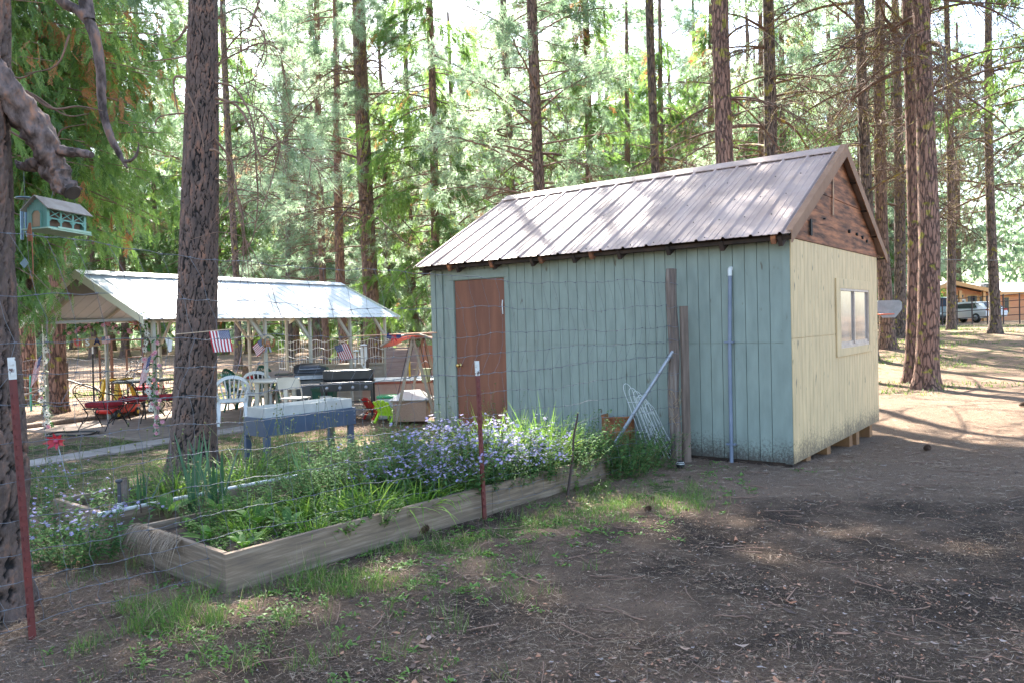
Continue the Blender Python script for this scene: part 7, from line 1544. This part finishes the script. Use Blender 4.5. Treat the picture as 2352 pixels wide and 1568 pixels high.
# cattle panel fence
mFn=mat('dark rusty steel fence',(.08,.05,.045),rough=.7)
a=G(2150,748); fa=D(2165,748,46.); fb_=D(2420,748,42.)
t=thing('panel_fence','dark steel rail fence between the cars and the clearing','fence',pt(fa[0],46.,float(gh(fa[0],46)))); d=np.array([fb_[0]-fa[0],-4.,0]); mb=MB()
for z in (.35,.75,1.15,1.5): mb.tube([(0,0,z),tuple(d+[0,0,z+.25])],.022,5)
mb.build('rails',mFn,t)
for k in range(8): mb=MB(); s=k/7; mb.tube([tuple(d*s+[0,0,-.3]),tuple(d*s+[0,0,1.55+.25*s])],.035,6); mb.build('post',mFn,t)
q=D(2151,700,40.); t=thing('wooden_post','orange brown square wooden post left of the grey pine by the cars','fence post',pt(q[0],40.,float(gh(q[0],40)))); mb=MB(); mb.box((-.10,-.1,-.1),(.1,.1,D(2151,702,40.)[2]-float(gh(q[0],40)))); mb.build('post',mat('orange stained wood',(.36,.13,.06),rough=.8),t)
# overhead cable at right
t=thing('overhead_cable','thin dark cable spanning between trunks at the right','cable',pt(*D(2135,596,20.))); b0=D(2135,596,20.); mb=MB(); mb.tube([np.zeros(3),D(2250,598,26.)-b0,D(2420,600,32.)-b0],.01,5); mb.build('cable',mIron,t)
# ================================================================== GROUND COVER
rng=np.random.default_rng(2024)
def in_excl(x,y):
    """true inside shed, beds, patio"""
    m=np.zeros(len(x),bool)
    d=np.stack([x-SA[0],y-SA[1]],1); u=d@XH[:2]; v=d@YH[:2]; m|=(u>-SL)&(u<0)&(v>-.0)&(v<SW)
    for c0_,yw_,L__,W__ in ((A0,AY,4.25,1.22),(B0,BYA,3.9,1.05)):
        dx=x-c0_[0];dy=y-c0_[1]; u=dx*math.cos(yw_)+dy*math.sin(yw_); v=-dx*math.sin(yw_)+dy*math.cos(yw_); m|=(u>-.02)&(u<L__)&(v>-.01)&(v<W__)
    dx=x-PO[0];dy=y-PO[1]; u=dx*math.cos(PY_)+dy*math.sin(PY_); v=-dx*math.sin(PY_)+dy*math.cos(PY_); m|=(u>-.4)&(u<8)&(v>-.4)&(v<4)
    return m
def scatter(n,ymin,ymax,pw=1.6,xr=.78):
    y=ymin*(ymax/ymin)**(rng.random(n)**(1/1.0)); x=rng.uniform(-xr,xr,n)*y; return x,y
# dry needles
x,y=scatter(150000,2.3,17); k=~in_excl(x,y); x=x[k];y=y[k]; lit=litter(x,y); cl=vnoise(x*2.2,y*2.2,11); k=rng.random(len(x))<np.clip((lit-.05)*1.2*(cl*1.6),.12,1); x=x[k];y=y[k]; n=len(x)
a=rng.uniform(0,2*PI,n)+vnoise(x*1.5,y*1.5,2)*3; d=nrm(np.stack([np.cos(a),np.sin(a),rng.normal(0,.10,n)],1)); tm=TM()
blades(tm,np.stack([x,y,gh(x,y)+rng.uniform(.004,.022,n)],1),d,rng.uniform(.03,.14,n)*rng.uniform(.5,1,n),np.clip(.0015*np.maximum(y/3.2,1),.0015,.006),rng.normal(0,.05,n),2,rng.random(n),'needle',side=nrm(np.stack([-np.sin(a),np.cos(a),rng.normal(0,.5,n)],1)))
mDry=leafmat('dry pine needles',[(0,(.10,.06,.04)),(.4,(.26,.17,.11)),(.8,(.42,.31,.21)),(1,(.55,.44,.33))],trans=.1,rough=.8)
o=tm.build('dry_needles',mDry); tag(o,'dry tan pine needles littering the ground','needle litter',kind='stuff')
# fine straw close to the camera
x,y=scatter(130000,2.2,8.5); k=~in_excl(x,y)&(x>-3.4); x=x[k];y=y[k]; k=rng.random(len(x))<.25+.9*vnoise(x*3.1,y*3.1,15)**2; x=x[k];y=y[k]; n=len(x)
a=rng.uniform(0,2*PI,n); d=nrm(np.stack([np.cos(a),np.sin(a),rng.normal(0,.14,n)],1)); tm=TM()
blades(tm,np.stack([x,y,gh(x,y)+rng.uniform(.003,.014,n)],1),d,rng.uniform(.012,.06,n),.0016,rng.normal(0,.05,n),1,rng.random(n)**1.3,'needle',side=nrm(np.stack([-np.sin(a),np.cos(a),rng.normal(0,.5,n)],1)))
o=tm.build('fine_straw',mDry); tag(o,'fine broken straw and needle bits over the dark soil','straw litter',kind='stuff')
x,y=scatter(45000,2.2,9); k=~in_excl(x,y); x=x[k];y=y[k]; n=len(x); s=rng.uniform(.0012,.0038,n); a=rng.uniform(0,6.28,n); z=gh(x,y)+.004; V=np.stack([np.stack([x+s*np.cos(a+q)*rng.uniform(.6,1.4,n),y+s*np.sin(a+q)*rng.uniform(.6,1.4,n),z+s*h_],1) for q,h_ in ((0,.2),(1.6,.5),(3.1,.2),(4.7,.0))],1); tm=TM(); tm.add(V,np.array([[0,1,2],[0,2,3]]),rng.random(n)**1.5); o=tm.build('crumbs',leafmat('soil crumbs',[(0,(.03,.02,.015)),(.6,(.13,.085,.06)),(1,(.34,.25,.19))],trans=0,rough=.95)); tag(o,'small soil crumbs and duff bits on the bare ground','soil crumbs',kind='stuff')
# chips, cone scales and pebbles
x,y=scatter(22000,2.3,13); k=~in_excl(x,y); x=x[k];y=y[k]; n=len(x); s=rng.uniform(.002,.0062,n)*np.where(rng.random(n)<.05,2.2,1.)*(.4+1.1*vnoise(x*2,y*2,9)); ar=rng.uniform(1.,2.8,n); a=rng.uniform(0,2*PI,n); ca,sa=np.cos(a),np.sin(a); V=[]
til=rng.normal(0,.35,(n,2)); z=gh(x,y)+.006
for (px_,py_) in ((-1,-.6),(.2,-1),(1,-.3),(.8,.7),(-.3,1),(-1.1,.4)):
    qx=px_*s*ar*rng.uniform(.7,1.2,n); qy=py_*s*rng.uniform(.7,1.2,n); X_=qx*ca-qy*sa; Y_=qx*sa+qy*ca; V.append(np.stack([x+X_,y+Y_,z+np.abs(X_*til[:,0]+Y_*til[:,1])],1))
V.append(np.stack([x,y,z+.006],1)); V=np.stack(V,1); tm=TM(); tm.add(V,np.array([[i,(i+1)%6,6] for i in range(6)]),rng.random(n))
mChip=leafmat('bark chips',[(0,(.05,.035,.03)),(.35,(.12,.075,.055)),(.6,(.22,.14,.10)),(.78,(.34,.15,.08)),(.93,(.36,.25,.18)),(1,(.28,.25,.24))],trans=.0,rough=.9)
for p_ in (mChip,): pass
o=tm.build('bark_chips',mChip); tag(o,'scattered bark chips, cone scales and pebbles on the bare soil','bark chips',kind='stuff')
# fallen twigs
tm=TM(); x,y=scatter(420,2.4,12); k=~in_excl(x,y); x=x[k];y=y[k]
for X_,Y_ in zip(x,y):
    a_=rng.uniform(0,6.28); l_=rng.uniform(.06,.32); t_=np.linspace(-.5,.5,6); bend=rng.normal(0,.25); px_=X_+l_*t_*math.cos(a_)-bend*l_*t_*t_*math.sin(a_); py_=Y_+l_*t_*math.sin(a_)+bend*l_*t_*t_*math.cos(a_); ttube(tm,np.stack([px_,py_,gh(px_,py_)+.007+rng.uniform(0,.01,6)],1),np.linspace(.0045,.002,6)*rng.uniform(.6,1.3),4,rng.random())
o=tm.build('fallen_twigs',mTwig); tag(o,'thin fallen twigs scattered over the soil and litter','twigs',kind='stuff')
# grass: lawn at left, sparse tufts in foreground, strip by the bed, back meadow right
tm=TM()
def tuft_grass(cx,cy,nb,h,rad,w=.0035,var=None):
    m=len(cx)*nb; bx=np.repeat(cx,nb)+rng.normal(0,rad,m); by=np.repeat(cy,nb)+rng.normal(0,rad,m); hh=np.repeat(h,nb)*rng.uniform(.4,1.15,m)
    d=nrm(np.stack([rng.normal(0,.35,m),rng.normal(0,.35,m),np.ones(m)],1)); blades(tm,np.stack([bx,by,gh(bx,by)-.004],1),d,hh,w,rng.uniform(.05,.6,m),4,np.clip(rng.beta(2,2.2,m)+ (rng.random(m)<.08)*.5,0,1))
x=rng.uniform(-7.5,-1,6500); y=rng.uniform(6.0,12.2,6500); k=(vnoise(x*1.1,y*1.1,21)>.40)&(~in_excl(x,y))&(np.abs(x+3.7)+np.abs(y-9)>.3); x=x[k];y=y[k]; tuft_grass(x,y,6,np.full(len(x),.06),.03,.006)
# foreground tufts
x,y=scatter(260,3.0,6.5,xr=.6); k=(x<-.0-.0*y+.25*vnoise(x,y,3)*4-.3)&(~in_excl(x,y))&(vnoise(x*1.4,y*1.4,5)>.45); x=x[k];y=y[k]; tuft_grass(x,y,16,rng.uniform(.08,.24,len(x)),.035,.0032)
for (px,py,nn_,h,r) in ((700,1330,50,.26,.05),(735,1345,40,.22,.06),(590,1330,40,.20,.08),(420,1400,60,.26,.10),(340,1440,50,.24,.1),(450,1460,60,.2,.1),(480,1370,40,.28,.06),(560,1400,30,.2,.05),(900,1240,50,.15,.1),(980,1230,50,.14,.1),(1150,1230,60,.2,.08),(1190,1190,70,.17,.14),(1230,1200,60,.15,.12),(1420,1150,160,.14,.22),(1490,1140,160,.14,.22),(1550,1155,140,.12,.2),(1600,1150,80,.10,.2),(1330,1170,80,.12,.2),(1380,1180,80,.12,.2),(1130,1300,30,.12,.06),(1280,1200,60,.1,.2),(870,1290,24,.12,.05),(1170,1370,24,.1,.04),(770,1500,26,.2,.05),(560,1545,26,.2,.05),(230,1330,30,.15,.1),(250,1490,40,.14,.15),(1640,1075,30,.07,.08),(1700,1080,26,.06,.08),(1900,1080,40,.05,.15),(1990,1060,20,.05,.1)):
    q=G(px,py); tuft_grass(np.array([q[0]]),np.array([q[1]]),nn_,np.array([h]),r,.0035)
def zone(px,py,rx,ry,n_,h,nb=9):
    a_=rng.uniform(0,2*PI,n_); q_=np.sqrt(rng.random(n_)); P_=np.array([G(px+rx*q*math.cos(t),py+ry*q*math.sin(t)) for q,t in zip(q_,a_)]); k_=(~in_excl(P_[:,0],P_[:,1]))&(vnoise(P_[:,0]*4,P_[:,1]*4,41)>.52); P_=P_[k_]; tuft_grass(P_[:,0],P_[:,1],nb,rng.uniform(.35,1.35,len(P_))*h,.022,.0036)
for z_ in ((1480,1150,170,35,420,.12),(1300,1185,150,40,260,.11),(1150,1235,90,30,150,.15),(980,1265,140,30,130,.12),(760,1345,110,35,90,.18),(560,1400,150,60,130,.16),(380,1420,130,50,120,.2),(820,1330,180,40,120,.1),(300,1500,140,40,60,.14),(1560,1100,90,20,60,.07),(620,1500,160,40,50,.14),(1100,1330,120,40,60,.08)): zone(*z_)
x=rng.uniform(5,26,9000); y=rng.uniform(15,42,9000); k=(vnoise(x*.5+3,y*.9,31)>.62); x=x[k];y=y[k]; tuft_grass(x,y,5,np.full(len(x),.14),.10,.018)
x=rng.uniform(-14,-3,6000); y=rng.uniform(17.5,30,6000); k=(vnoise(x*.5+1,y*.7,33)>.6); x=x[k];y=y[k]; tuft_grass(x,y,5,np.full(len(x),.10),.10,.016)
o=tm.build('grass',mGrass); tag(o,'green grass blades and tufts on the lawn and bare ground','grass',kind='stuff')
# little broad ground weeds
tm=TM(); 
x,y=scatter(1500,3.0,8.8,xr=.5); f_=np.exp(-((y-(6.1+.92*(x-.2)))/.75)**2)*(x<2.3)*(x>-3)+.10*(x<-.3); k=(rng.random(len(x))<f_*1.4)&(~in_excl(x,y)); x=x[k];y=y[k]
for (px,py) in ((1060,1360),(1100,1375),(1140,1330),(870,1330),(900,1310),(930,1350),(1000,1330),(1085,1350),(480,1530),(110,1500),(180,1490),(1240,1400),(1300,1300),(1350,1250),(1430,1225),(1500,1210),(1560,1235),(1700,1100),(1830,1080),(1860,1085)):
    q=G(px,py); x=np.append(x,q[0]); y=np.append(y,q[1])
nb=11; m=len(x)*nb; bx=np.repeat(x,nb)+rng.normal(0,.03,m); by=np.repeat(y,nb)+rng.normal(0,.03,m); el=rng.uniform(.15,1.3,m); a=rng.uniform(0,2*PI,m); d=nrm(np.stack([np.cos(a),np.sin(a),el],1)); blades(tm,np.stack([bx,by,gh(bx,by)+.002],1),d,rng.uniform(.02,.065,m),rng.uniform(.008,.018,m),.4,4,rng.random(m),'leaf')
o=tm.build('ground_weeds',mBroad); tag(o,'low broad leaved weeds scattered over the soil by the bed','weeds',kind='stuff')
# far-off wood closing the horizon
tm=TM(); rng=np.random.default_rng(3)
n=110000; a=rng.uniform(-.75,.75,n); R=rng.uniform(88,135,n); x=R*np.sin(a); y=R*np.cos(a); top=17+16*vnoise(a*16,R*.03,4)+7*vnoise(a*60,R*.05,5); z=rng.random(n)**1.2*top+.3
dd=rdirs(n); s1_=nrm(np.cross(dd,rdirs(n))); P=np.stack([x,y,z],1); sz=rng.uniform(.25,.6,n)[:,None]
V=np.stack([P-s1_*sz*.45,P+s1_*sz*.45,P+dd*sz*1.2+np.array([0,0,-.3])*sz,P-dd*sz*.5],1); tm.add(V,np.array([[0,1,2],[0,3,1]]),rng.random(n)*.85)
o=tm.build('distant_wood',mNeedle); tag(o,'far wooded rise of pines and cedars closing the view','distant wood',kind='stuff')
